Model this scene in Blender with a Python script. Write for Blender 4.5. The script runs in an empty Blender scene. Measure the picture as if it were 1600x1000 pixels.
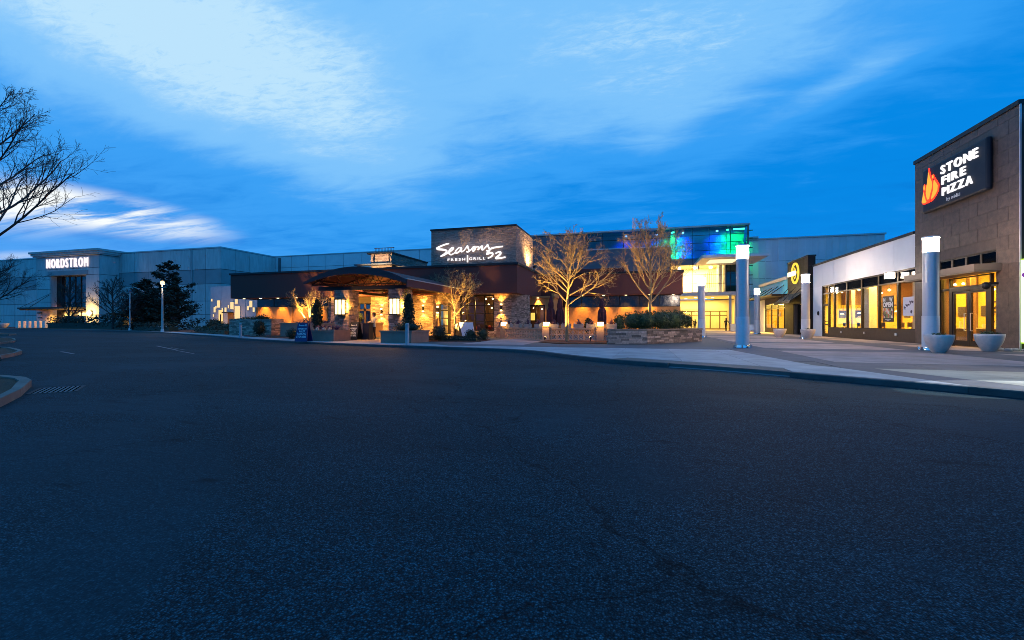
import bpy, math, random
from mathutils import Vector, Matrix

R = math.radians
sc = bpy.context.scene
col = sc.collection

# ------------------------------------------------------------------ camera
cam_d = bpy.data.cameras.new('camera')
cam = bpy.data.objects.new('camera', cam_d)
col.objects.link(cam)
YAW = math.atan(200 / 695.0)
cam.location = (0, 0, 1.27)
cam.rotation_euler = (R(90), 0, YAW)
cam_d.sensor_width = 36
cam_d.lens = 36 * 695 / 1600.0
cam_d.shift_y = 5 / 1600.0
cam_d.clip_start = 0.05
cam_d.clip_end = 3000
sc.camera = cam

# ------------------------------------------------------------------ render settings
sc.render.engine = 'CYCLES'
cy = sc.cycles
cy.use_denoising = True
cy.denoising_prefilter = 'NONE'
cy.filter_width = 0.9
sc.render.filter_size = 0.9
cy.max_bounces = 6
cy.diffuse_bounces = 3
cy.glossy_bounces = 3
cy.transmission_bounces = 4
cy.transparent_max_bounces = 16
cy.sample_clamp_indirect = 4.0
cy.caustics_reflective = False
cy.caustics_refractive = False
vs = sc.view_settings
vs.view_transform = 'Standard'
vs.look = 'None'
vs.exposure = 0.0
vs.gamma = 1.0
vs.use_curve_mapping = False

# ------------------------------------------------------------------ world: dusk sky with drifting cloud banks
SUN_AZ, SUN_EL = -61.0, 1.5
world = bpy.data.worlds.new('World')
sc.world = world
world.use_nodes = True
nt = world.node_tree
nt.nodes.clear()


def nd(t, typ, **kw):
    n = t.nodes.new(typ)
    for k, v in kw.items():
        setattr(n, k, v)
    return n


def setin(t, node, idx, v):
    if hasattr(v, 'is_output'):
        t.links.new(v, node.inputs[idx])
    else:
        node.inputs[idx].default_value = v


def mth(t, op, a, b=0.0, c=None, clamp=False):
    n = nd(t, 'ShaderNodeMath', operation=op, use_clamp=clamp)
    setin(t, n, 0, a)
    setin(t, n, 1, b)
    if c is not None:
        setin(t, n, 2, c)
    return n.outputs[0]


def vmth(t, op, a, b=None):
    n = nd(t, 'ShaderNodeVectorMath', operation=op)
    setin(t, n, 0, a)
    if b is not None:
        setin(t, n, 1, b)
    return n


def maprange(t, v, a, b, c, d, smooth=True):
    n = nd(t, 'ShaderNodeMapRange')
    n.interpolation_type = 'SMOOTHSTEP' if smooth else 'LINEAR'
    setin(t, n, 0, v)
    for i, x in enumerate((a, b, c, d)):
        n.inputs[i + 1].default_value = x
    return n.outputs[0]


def azel(az, el):
    a, e = R(az), R(el)
    return Vector((math.sin(a) * math.cos(e), math.cos(a) * math.cos(e), math.sin(e)))


tc = nd(nt, 'ShaderNodeTexCoord')
DIR = vmth(nt, 'NORMALIZE', tc.outputs['Generated']).outputs[0]
sep = nd(nt, 'ShaderNodeSeparateXYZ')
nt.links.new(DIR, sep.inputs[0])
dz = sep.outputs[2]
zc = mth(nt, 'ADD', mth(nt, 'MAXIMUM', dz, 0.0), 0.07)
cmb = nd(nt, 'ShaderNodeCombineXYZ')
setin(nt, cmb, 0, mth(nt, 'DIVIDE', sep.outputs[0], zc))
setin(nt, cmb, 1, mth(nt, 'DIVIDE', sep.outputs[1], zc))
Q = cmb.outputs[0]                                    # position on the cloud layer


def noise(t, vec, scale, detail=5, rough=0.55, dist=0.0, rot=0.0, sx=1, sy=1, loc=(0, 0, 0)):
    mp = nd(t, 'ShaderNodeMapping')
    mp.inputs['Rotation'].default_value = (0, 0, rot)
    mp.inputs['Scale'].default_value = (sx, sy, 1)
    mp.inputs['Location'].default_value = loc
    t.links.new(vec, mp.inputs[0])
    n = nd(t, 'ShaderNodeTexNoise')
    n.inputs['Scale'].default_value = scale
    n.inputs['Detail'].default_value = detail
    n.inputs['Roughness'].default_value = rough
    n.inputs['Distortion'].default_value = dist
    t.links.new(mp.outputs[0], n.inputs['Vector'])
    return n.outputs['Fac']


def bank(az, el, w, h, tilt, soft=0.0):
    """one cloud bank: an ellipse on the sky, w and h are half sizes in degrees"""
    c = azel(az, el)
    east = Vector((math.cos(R(az)), -math.sin(R(az)), 0))
    up = east.cross(c) * -1
    if up.z < 0:
        up = -up
    t1 = east * math.cos(R(tilt)) + up * math.sin(R(tilt))
    t2 = -east * math.sin(R(tilt)) + up * math.cos(R(tilt))
    df = vmth(nt, 'SUBTRACT', DIR, tuple(c)).outputs[0]
    a = mth(nt, 'DIVIDE', vmth(nt, 'DOT_PRODUCT', df, tuple(t1)).outputs['Value'], math.sin(R(w)))
    b = mth(nt, 'DIVIDE', vmth(nt, 'DOT_PRODUCT', df, tuple(t2)).outputs['Value'], math.sin(R(h)))
    r = mth(nt, 'SQRT', mth(nt, 'ADD', mth(nt, 'MULTIPLY', a, a), mth(nt, 'MULTIPLY', b, b)))
    return maprange(nt, r, 1.0, soft, 0.0, 1.0)


big = noise(nt, Q, 0.75, 4, 0.5, 0.3, 0.5, 1.0, 1.5)
mid = noise(nt, Q, 2.2, 6, 0.6, 0.5, 0.4, 1.0, 2.2)
rip = noise(nt, Q, 13.0, 6, 0.72, 0.5, -0.45, 1.0, 2.3)
SKY_BANKS = [
    # az,  el,   w,  h, tilt, weight
    (-54, 26.5, 40, 15.0, -12, 0.36),
    (-68, 30.0, 26, 12.0, 0, 0.24),
    (-40, 24.0, 36, 13.0, -18, 0.24),
    (-22, 34.0, 46, 20, 0, 0.38),
    (4, 28.0, 36, 15, 0, 0.36),
    (20, 33.0, 30, 13, 0, 0.20),
    (3, 22.5, 9, 3.4, 20, 0.14),
    (20, 23.0, 12, 2.2, 16, 0.16),
    (0, 50.0, 80, 26, 0, 0.12),
    (-100, 40, 60, 30, 0, 0.22),
    (70, 45, 60, 30, 0, 0.24),
    (150, 45, 75, 38, 0, 0.26),
    (-150, 40, 75, 36, 10, 0.28),
]
dens = None
for az, el, w, h, tilt, wt in SKY_BANKS:
    b = mth(nt, 'MULTIPLY', bank(az, el, w, h, tilt, 0.0), wt)
    dens = b if dens is None else mth(nt, 'ADD', dens, b)
tex = mth(nt, 'ADD', mth(nt, 'MULTIPLY', mth(nt, 'SUBTRACT', big, 0.5), 0.34),
          mth(nt, 'MULTIPLY', mth(nt, 'SUBTRACT', mid, 0.5), 0.36))
dens = mth(nt, 'ADD', dens, tex)
ripk = mth(nt, 'MULTIPLY', mth(nt, 'SUBTRACT', rip, 0.5), maprange(nt, dens, 0.35, 0.85, 0.06, 0.95))
dens = mth(nt, 'ADD', dens, ripk)
# air towards the horizon and towards the afterglow is a little lighter
glow_dot = vmth(nt, 'DOT_PRODUCT', DIR, tuple(azel(SUN_AZ, 6))).outputs['Value']
air = mth(nt, 'MULTIPLY', maprange(nt, glow_dot, 0.2, 1.0, 0.0, 1.0), 0.16)
hor = mth(nt, 'MULTIPLY', maprange(nt, dz, 0.22, 0.0, 0.0, 1.0), 0.05)
dens = mth(nt, 'ADD', mth(nt, 'ADD', mth(nt, 'ADD', dens, air), hor), 0.10)
ramp = nd(nt, 'ShaderNodeValToRGB')
cr = ramp.color_ramp
cr.interpolation = 'EASE'
cr.elements[0].position = 0.0
cr.elements[0].color = (0.0, 0.185, 0.66, 1)
cr.elements[1].position = 1.0
cr.elements[1].color = (0.50, 0.77, 0.98, 1)
for p, c in ((0.22, (0.0, 0.245, 0.79)), (0.42, (0.035, 0.345, 0.91)), (0.68, (0.20, 0.54, 0.97))):
    e = cr.elements.new(p)
    e.color = (*c, 1)
nt.links.new(maprange(nt, dens, -0.12, 1.0, 0.0, 1.0, False), ramp.inputs[0])
# bright breaks low over the set sun
streak = noise(nt, Q, 1.5, 7, 0.62, 0.5, -0.55, 0.45, 2.6, (1.3, 0.4, 0))
br = mth(nt, 'ADD', bank(-58.5, 10.4, 12.5, 2.5, -4, 0.2), mth(nt, 'MULTIPLY', bank(-66, 10.0, 9, 3.4, 0), 0.9))
br = mth(nt, 'ADD', br, mth(nt, 'MULTIPLY', bank(-62, 5.8, 7, 0.8, 4), 0.45))
br = mth(nt, 'MULTIPLY', br, maprange(nt, streak, 0.34, 0.60, 0.0, 1.10), clamp=False)
br = mth(nt, 'MINIMUM', br, 1.0)
glow_mix = nd(nt, 'ShaderNodeMix', data_type='RGBA')
nt.links.new(br, glow_mix.inputs[0])
nt.links.new(ramp.outputs[0], glow_mix.inputs[6])
glow_mix.inputs[7].default_value = (0.92, 0.98, 1.0, 1)
# clear twilight behind it all
sky = nd(nt, 'ShaderNodeTexSky')
sky.sky_type = 'NISHITA'
sky.sun_disc = False
sky.sun_elevation = R(SUN_EL)
sky.sun_rotation = R(SUN_AZ)
bg1 = nd(nt, 'ShaderNodeBackground')
bg1.inputs[1].default_value = 0.003
nt.links.new(sky.outputs[0], bg1.inputs[0])
bg2 = nd(nt, 'ShaderNodeBackground')
bg2.inputs[1].default_value = 1.0
nt.links.new(glow_mix.outputs[2], bg2.inputs[0])
addw = nd(nt, 'ShaderNodeAddShader')
nt.links.new(bg1.outputs[0], addw.inputs[0])
nt.links.new(bg2.outputs[0], addw.inputs[1])
wo = nd(nt, 'ShaderNodeOutputWorld')
nt.links.new(addw.outputs[0], wo.inputs[0])

# the sun is already below the cloud edge: a trace of soft light from the afterglow
sun_d = bpy.data.lights.new('sun', 'SUN')
sun_d.energy = 0.04
sun_d.angle = R(20)
sun_d.color = (1.0, 0.86, 0.78)
sun = bpy.data.objects.new('sun', sun_d)
col.objects.link(sun)
sun.rotation_euler = azel(SUN_AZ, 4).to_track_quat('Z', 'Y').to_euler()

# ------------------------------------------------------------------ materials
MATS = {}


def M(name, base, rough=0.7, metal=0.0, var=0.25, scale=3.0, bump=0.0, bscale=20.0, island=0.0, spec=0.5, stretch=None):
    m = bpy.data.materials.new(name)
    MATS[name] = m
    m.use_nodes = True
    t = m.node_tree
    p = t.nodes['Principled BSDF']
    p.inputs['Roughness'].default_value = rough
    p.inputs['Metallic'].default_value = metal
    p.inputs['Specular IOR Level'].default_value = spec
    geo = nd(t, 'ShaderNodeNewGeometry')
    pos = geo.outputs['Position']
    f = noise(t, pos, scale, 5, 0.6) if stretch is None else noise(t, pos, scale, 5, 0.6, 0, 0, stretch[0], stretch[1])
    k = maprange(t, f, 0.25, 0.75, 1 - var, 1 + var, False)
    if island:
        oi = nd(t, 'ShaderNodeObjectInfo')
        rnd = mth(t, 'FRACT', mth(t, 'ADD', geo.outputs['Random Per Island'], mth(t, 'MULTIPLY', oi.outputs['Random'], 3.7)))
        k = mth(t, 'MULTIPLY', k, maprange(t, rnd, 0, 1, 1 - island, 1 + island, False))
    mx = vmth(t, 'SCALE', (base[0], base[1], base[2]))
    t.links.new(k, mx.inputs['Scale'])
    t.links.new(mx.outputs[0], p.inputs['Base Color'])
    r2 = maprange(t, f, 0.2, 0.8, max(0.02, rough - 0.1), min(1, rough + 0.1), False)
    t.links.new(r2, p.inputs['Roughness'])
    if bump:
        bn = nd(t, 'ShaderNodeBump')
        bn.inputs['Strength'].default_value = bump
        bn.inputs['Distance'].default_value = 0.02
        t.links.new(noise(t, pos, bscale, 4, 0.65), bn.inputs['Height'])
        t.links.new(bn.outputs[0], p.inputs['Normal'])
    return m


def E(name, color, strength):
    m = bpy.data.materials.new(name)
    MATS[name] = m
    m.use_nodes = True
    t = m.node_tree
    t.nodes.clear()
    e = nd(t, 'ShaderNodeEmission')
    e.inputs[0].default_value = (*color, 1)
    e.inputs[1].default_value = strength
    o = nd(t, 'ShaderNodeOutputMaterial')
    t.links.new(e.outputs[0], o.inputs[0])
    return m


def GLASS(name, tint, refl=0.08, edge=0.5):
    m = bpy.data.materials.new(name)
    MATS[name] = m
    m.use_nodes = True
    t = m.node_tree
    t.nodes.clear()
    tr = nd(t, 'ShaderNodeBsdfTransparent')
    tr.inputs[0].default_value = (*tint, 1)
    gl = nd(t, 'ShaderNodeBsdfGlossy')
    gl.inputs['Roughness'].default_value = 0.03
    fr = nd(t, 'ShaderNodeFresnel')
    fr.inputs[0].default_value = 1.45
    mx = nd(t, 'ShaderNodeMixShader')
    t.links.new(mth(t, 'MULTIPLY_ADD', fr.outputs[0], edge, refl, True), mx.inputs[0])
    t.links.new(tr.outputs[0], mx.inputs[1])
    t.links.new(gl.outputs[0], mx.inputs[2])
    o = nd(t, 'ShaderNodeOutputMaterial')
    t.links.new(mx.outputs[0], o.inputs[0])
    return m


# --- asphalt: exposed aggregate, worn lanes, a smooth patch, oil spots
def asphalt(name):
    m = bpy.data.materials.new(name)
    MATS[name] = m
    m.use_nodes = True
    t = m.node_tree
    p = t.nodes['Principled BSDF']
    geo = nd(t, 'ShaderNodeNewGeometry')
    pos = geo.outputs['Position']
    v = nd(t, 'ShaderNodeTexVoronoi')
    v.inputs['Scale'].default_value = 98
    v.inputs['Randomness'].default_value = 1.0
    t.links.new(pos, v.inputs['Vector'])
    sp = nd(t, 'ShaderNodeSeparateColor')
    t.links.new(v.outputs['Color'], sp.inputs[0])
    stone = mth(t, 'POWER', sp.outputs[0], 2.2)
    gap = maprange(t, v.outputs['Distance'], 0.25, 0.65, 1.0, 0.35)
    fine = noise(t, pos, 240, 2, 0.6)
    patchn = noise(t, pos, 0.33, 3, 0.5, 0.6)
    patch = maprange(t, patchn, 0.53, 0.60, 0.0, 1.0)
    lane = noise(t, pos, 0.15, 5, 0.6, 0.8, 0.35, 0.45, 1.7)
    spots = noise(t, pos, 1.6, 4, 0.6, 0.4, 0.2, 0.6, 1.6, (3, 1, 0))
    oil = maprange(t, spots, 0.62, 0.71, 1.0, 0.45)
    k = mth(t, 'MULTIPLY_ADD', stone, 0.078, 0.020)
    k = mth(t, 'MULTIPLY', k, gap)
    smooth = mth(t, 'MULTIPLY_ADD', fine, 0.03, 0.014)
    mixk = nd(t, 'ShaderNodeMix')
    t.links.new(mth(t, 'MULTIPLY', patch, 0.6), mixk.inputs[0])
    t.links.new(k, mixk.inputs[2])
    t.links.new(smooth, mixk.inputs[3])
    k = mixk.outputs[0]
    k = mth(t, 'MULTIPLY', k, maprange(t, lane, 0.3, 0.7, 0.68, 1.30, False))
    k = mth(t, 'MULTIPLY', k, oil)
    coarse = noise(t, pos, 30, 3, 0.75)
    k = mth(t, 'MULTIPLY', k, maprange(t, coarse, 0.30, 0.70, 0.62, 1.38, False))
    drag = noise(t, pos, 5.0, 4, 0.7, 0.3, 0.35, 0.35, 1.6)
    k = mth(t, 'MULTIPLY', k, maprange(t, drag, 0.3, 0.7, 0.85, 1.15, False))
    # hairline cracks
    vc = nd(t, 'ShaderNodeTexVoronoi', feature='DISTANCE_TO_EDGE')
    vc.inputs['Scale'].default_value = 0.23
    wob = nd(t, 'ShaderNodeTexNoise')
    wob.inputs['Scale'].default_value = 1.3
    wob.inputs['Detail'].default_value = 5
    t.links.new(pos, wob.inputs['Vector'])
    wv = vmth(t, 'ADD', pos, vmth(t, 'SCALE', wob.outputs['Color']).outputs[0])
    t.links.new(wv.outputs[0], vc.inputs['Vector'])
    crack = maprange(t, vc.outputs['Distance'], 0.0015, 0.004, 0.45, 1.0)
    k = mth(t, 'MULTIPLY', k, crack)
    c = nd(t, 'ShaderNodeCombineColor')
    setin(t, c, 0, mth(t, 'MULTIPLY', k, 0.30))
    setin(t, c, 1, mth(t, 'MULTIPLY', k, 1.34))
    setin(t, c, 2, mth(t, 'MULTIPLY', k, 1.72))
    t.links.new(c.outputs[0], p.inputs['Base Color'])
    p.inputs['Roughness'].default_value = 0.82
    p.inputs['Specular IOR Level'].default_value = 0.10
    bn = nd(t, 'ShaderNodeBump')
    bn.inputs['Strength'].default_value = 0.55
    bn.inputs['Distance'].default_value = 0.006
    h = mth(t, 'ADD', mth(t, 'MULTIPLY', stone, 0.7), mth(t, 'MULTIPLY', mth(t, 'SUBTRACT', 1.0, v.outputs['Distance']), 0.6))
    t.links.new(mth(t, 'MULTIPLY', h, mth(t, 'SUBTRACT', 1.0, mth(t, 'MULTIPLY', patch, 0.6))), bn.inputs['Height'])
    t.links.new(bn.outputs[0], p.inputs['Normal'])
    return m


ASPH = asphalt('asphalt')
CONC_BASE = M('pavement_bedding', (0.12, 0.11, 0.105), 0.85, var=0.2, scale=0.8, bump=0.2, bscale=60)
CONC_LIGHT = M('sidewalk_concrete', (0.33, 0.325, 0.33), 0.8, var=0.34, scale=1.1, bump=0.15, bscale=70, island=0.10)
CONC_PINK = M('plaza_concrete', (0.36, 0.265, 0.245), 0.8, var=0.38, scale=0.9, bump=0.15, bscale=70, island=0.10)
CONC_DARK = M('band_paver', (0.105, 0.10, 0.115), 0.8, var=0.4, scale=1.1, bump=0.2, bscale=60, island=0.12)
CONC_BEIGE = M('apron_concrete', (0.36, 0.33, 0.27), 0.8, var=0.36, scale=1.0, bump=0.15, bscale=70, island=0.08)
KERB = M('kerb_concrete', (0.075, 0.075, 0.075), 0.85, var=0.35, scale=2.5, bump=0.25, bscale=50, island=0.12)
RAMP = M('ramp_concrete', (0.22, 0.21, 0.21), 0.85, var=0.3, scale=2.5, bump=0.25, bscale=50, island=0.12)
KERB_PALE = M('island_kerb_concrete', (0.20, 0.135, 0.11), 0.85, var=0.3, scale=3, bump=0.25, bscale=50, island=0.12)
MULCH = M('mulch', (0.13, 0.030, 0.008), 0.95, var=0.6, scale=14, bump=0.9, bscale=40)
PAINT = M('worn_road_paint', (0.15, 0.15, 0.15), 0.8, var=0.7, scale=4)
GRATE = M('worn_grate_bar', (0.17, 0.17, 0.17), 0.9, 0.0, spec=.2)
PIT_SHADE = M('painted_pit_shade', (0.006, 0.006, 0.006), 1.0, spec=0.0)
IRON = M('cast_iron', (0.045, 0.045, 0.045), 0.9, 0.0, var=0.3, scale=8)
PRECAST = M('precast_panel', (0.56, 0.53, 0.50), 0.8, var=0.20, scale=0.35, bump=0.05, bscale=6, island=0.10, stretch=(5, 5))
PRECAST_DK = M('precast_reveal', (0.32, 0.32, 0.32), 0.8, var=0.12, scale=0.5, island=0.08)
JOINT = M('joint_filler', (0.10, 0.10, 0.10), 0.9)
SIDING = M('grey_metal_siding', (0.72, 0.70, 0.69), 0.55, 0.1, var=0.08, scale=0.6, island=0.05)
SCRIM = M('pale_blue_scrim', (0.22, 0.36, 0.44), 0.7, var=0.1)
SIDING_DK = M('slate_metal_cladding', (0.13, 0.135, 0.15), 0.5, 0.25, var=0.08, scale=0.6, island=0.06)
METAL_LT = M('pale_metal_fascia', (0.50, 0.49, 0.47), 0.45, 0.3, var=0.08, scale=1)
DOORFR = M('bronze_door_frame', (0.16, 0.11, 0.06), 0.5, 0.2)
BURG = M('burgundy_stucco', (0.125, 0.038, 0.030), 0.85, var=0.12, scale=3, bump=0.1, bscale=60)
BURG_FAB = M('burgundy_awning_fabric', (0.115, 0.034, 0.036), 0.8, var=0.15, scale=4, bump=0.1, bscale=40)
CAPDK = M('dark_coping_metal', (0.025, 0.024, 0.026), 0.5, 0.4)
TAN = M('tan_stucco', (0.50, 0.25, 0.09), 0.85, var=0.12, scale=3, bump=0.1, bscale=60)
TAUPE = M('taupe_stucco', (0.31, 0.185, 0.14), 0.85, var=0.15, scale=3, bump=0.1, bscale=60)
STONE = M('ledgestone', (0.38, 0.265, 0.205), 0.85, var=0.4, scale=9, bump=0.5, bscale=30, island=0.55)
STONE_FINE = M('fine_ledgestone', (0.36, 0.25, 0.20), 0.85, var=0.25, scale=9, bump=0.4, bscale=30, island=0.30)
STONE_CAP = M('stone_cap', (0.27, 0.20, 0.15), 0.8, var=0.2, scale=5, bump=0.15, bscale=40)
STONE_BACK = M('stone_mortar', (0.05, 0.04, 0.03), 0.9)
DARKMET = M('bronze_frame_metal', (0.022, 0.018, 0.016), 0.4, 0.5)
DARKGLASS = M('dark_spandrel_glass', (0.012, 0.014, 0.02), 0.12, 0.0, spec=0.7)
WOOD = M('dark_wood', (0.07, 0.035, 0.018), 0.6, var=0.35, scale=10, stretch=(1, 6))
TILE = M('brown_slate_tile', (0.105, 0.070, 0.056), 0.55, var=0.5, scale=4.0, bump=0.25, bscale=20, island=0.10)
TILE_GAP = M('tile_grout', (0.12, 0.09, 0.075), 0.9)
WHITEWALL = M('white_wall_panel', (0.86, 0.86, 0.87), 0.55, var=0.04, scale=1, island=0.03)
BLACKPANEL = M('black_cladding', (0.011, 0.010, 0.009), 0.6, 0.0, spec=0.3, var=0.3, scale=2, stretch=(1, 0.3), island=0.15)
TURQ = M('turquoise_fascia', (0.035, 0.50, 0.66), 0.6, var=0.08, scale=2)
YELLOW = M('yellow_plaster', (0.85, 0.58, 0.06), 0.8, var=0.10, scale=1.5)
BROWNW = M('brown_plaster', (0.26, 0.13, 0.06), 0.8, var=0.12, scale=1.5)
CREAM = M('cream_wall', (0.80, 0.72, 0.52), 0.7, var=0.06, scale=1)
INTFLOOR = M('tiled_shop_floor', (0.30, 0.20, 0.12), 0.35, var=0.2, scale=3)
INTCEIL = M('dark_ceiling', (0.09, 0.07, 0.05), 0.8)
WHITEPAINT = M('white_paint', (0.80, 0.80, 0.80), 0.4, var=0.05, scale=3)
GREYPAINT = M('pale_grey_paint', (0.50, 0.50, 0.52), 0.6, var=0.12, scale=1)
STEEL = M('brushed_steel', (0.66, 0.66, 0.67), 0.42, 0.3, var=0.05, scale=2, stretch=(1, 12))
CHROME = M('chrome', (0.8, 0.8, 0.8), 0.12, 1.0, var=0.02)
POTC = M('cast_stone_pot', (0.82, 0.68, 0.60), 0.85, var=0.14, scale=7, bump=0.2, bscale=80)
BARK = M('pale_bark', (0.30, 0.195, 0.105), 0.85, var=0.3, scale=10, bump=0.4, bscale=40)
BARK_DK = M('dark_bark', (0.055, 0.045, 0.04), 0.9, var=0.3, scale=10)
LEAF_DK = M('evergreen_needles', (0.016, 0.026, 0.012), 0.7, var=0.4, scale=2, island=0.5)
LEAF = M('hedge_leaf', (0.050, 0.072, 0.022), 0.6, var=0.4, scale=4, island=0.55)
LEAF_CY = M('cypress_leaf', (0.020, 0.034, 0.014), 0.7, var=0.4, scale=4, island=0.5)
LEAF_RED = M('dried_ornamental_leaf', (0.10, 0.065, 0.03), 0.7, var=0.4, scale=5, island=0.5)
PURPLE = M('purple_cabbage_leaf', (0.10, 0.045, 0.10), 0.7, var=0.4, scale=9, island=0.55)
WHITEFL = M('white_bloom', (0.62, 0.58, 0.50), 0.7, var=0.2, scale=9, island=0.2)
IVY = M('ivy_leaf', (0.20, 0.19, 0.05), 0.5, var=0.4, scale=9, island=0.5)
UMB = M('maroon_canvas', (0.095, 0.022, 0.030), 0.85, var=0.25, scale=6, bump=0.2, bscale=25)
BLOCK = M('cement_block', (0.58, 0.37, 0.25), 0.85, var=0.15, scale=8, bump=0.2, bscale=60, island=0.1)
POSTST = M('post_stucco', (0.44, 0.31, 0.21), 0.85, var=0.12, scale=5, bump=0.15, bscale=60)
BOXGREY = M('window_box_stucco', (0.30, 0.27, 0.25), 0.8, var=0.15, scale=6)
NAVY = M('navy_sign_board', (0.012, 0.018, 0.11), 0.45, var=0.1)
BLACKB = M('black_sign_board', (0.012, 0.012, 0.018), 0.45, var=0.1)
SIGNTXT = M('white_sign_lettering', (0.72, 0.72, 0.72), 0.6, var=0.02)
PAPER = M('white_poster', (0.74, 0.72, 0.78), 0.6, var=0.05, scale=5)
INK = M('dark_poster_ink', (0.06, 0.035, 0.07), 0.7)
BOLLARD = M('pale_bollard_paint', (0.42, 0.42, 0.43), 0.6, var=0.1)
COAT = M('black_coat', (0.014, 0.013, 0.015), 0.85, var=0.2)
TROUS = M('dark_trousers', (0.020, 0.018, 0.020), 0.85, var=0.2)
SHIRT = M('pale_jacket', (0.62, 0.56, 0.45), 0.8, var=0.1)
SKIN = M('skin', (0.42, 0.24, 0.16), 0.55, var=0.06)
HAIR = M('dark_brown_hair', (0.035, 0.018, 0.010), 0.6)
ROCK = M('grey_rock', (0.33, 0.31, 0.30), 0.85, var=0.3, scale=9, bump=0.4, bscale=30, island=0.2)
CHAIRW = M('chair_wood', (0.035, 0.014, 0.008), 0.45, var=0.2, scale=8)
SIGNFACE = M('charcoal_sign_panel', (0.016, 0.020, 0.032), 0.5, 0.0, spec=0.25, var=0.1)
REDEDGE = E('red_neon_edge', (1.0, 0.03, 0.015), 3.2)
FLAME = E('orange_sign_face', (1.0, 0.36, 0.05), 1.5)
WHITE_E = E('lit_white_letter', (1.0, 0.97, 1.0), 1.25)
PINKW_E = E('lit_store_letter', (1.0, 0.88, 0.95), 1.15)
LANT_E = E('column_lantern_glow', (1.0, 0.77, 0.59), 140.0)
POST_E = E('post_lantern_glow', (1.0, 0.66, 0.28), 7.0)
PILLAR_E = E('lantern_pane_glow', (1.0, 0.80, 0.42), 2.6)
BULB_E = E('warm_bulb', (1.0, 0.66, 0.26), 14.0)
SODIUM_E = E('street_lamp_glow', (1.0, 0.60, 0.26), 3.2)
DOWN_E = E('downlight_lens', (1.0, 0.72, 0.36), 6.0)
YELLOW_E = E('yellow_sign_glow', (1.0, 0.66, 0.08), 1.3)
BARW_E = E('sign_bar_glow', (1.0, 0.90, 0.48), 2.4)
PINK_E = E('pink_neon', (1.0, 0.08, 0.42), 3.0)
PURP_E = E('purple_screen', (0.20, 0.04, 0.42), 1.0)
CYAN_E = E('cyan_letter', (0.55, 0.95, 1.0), 2.4)
BLUE_E = E('blue_letter_edge', (0.04, 0.10, 1.0), 2.0)
SLOT_E = E('lit_slot_window', (1.0, 0.70, 0.34), 1.1)
SLOT2_E = E('lit_door_glow', (1.0, 0.62, 0.22), 1.2)
GREEN_E = E('green_floodlamp', (0.10, 1.0, 0.45), 6.0)
BLUEF_E = E('blue_floodlamp', (0.25, 0.45, 1.0), 7.0)
CAB_E = E('sign_cabinet_face', (1.0, 1.0, 0.86), 1.6)
CABG_E = E('sign_cabinet_green_edge', (0.55, 1.0, 0.08), 1.0)
WARMW_E = E('lit_atrium_ceiling_lamp', (1.0, 0.86, 0.55), 8.0)
GLASS_C = GLASS('clear_shop_glass', (0.97, 0.97, 0.95), 0.01, 0.45)
GLASS_T = GLASS('tinted_facade_glass', (0.50, 0.64, 0.68), 0.06, 0.7)
GLASS_D = GLASS('dark_store_glass', (0.35, 0.40, 0.45), 0.04, 0.8)
GLASS_SP = M('blue_spandrel_glass', (0.03, 0.05, 0.08), 0.18, spec=0.7)

# ------------------------------------------------------------------ mesh building
OFF = {}


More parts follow.
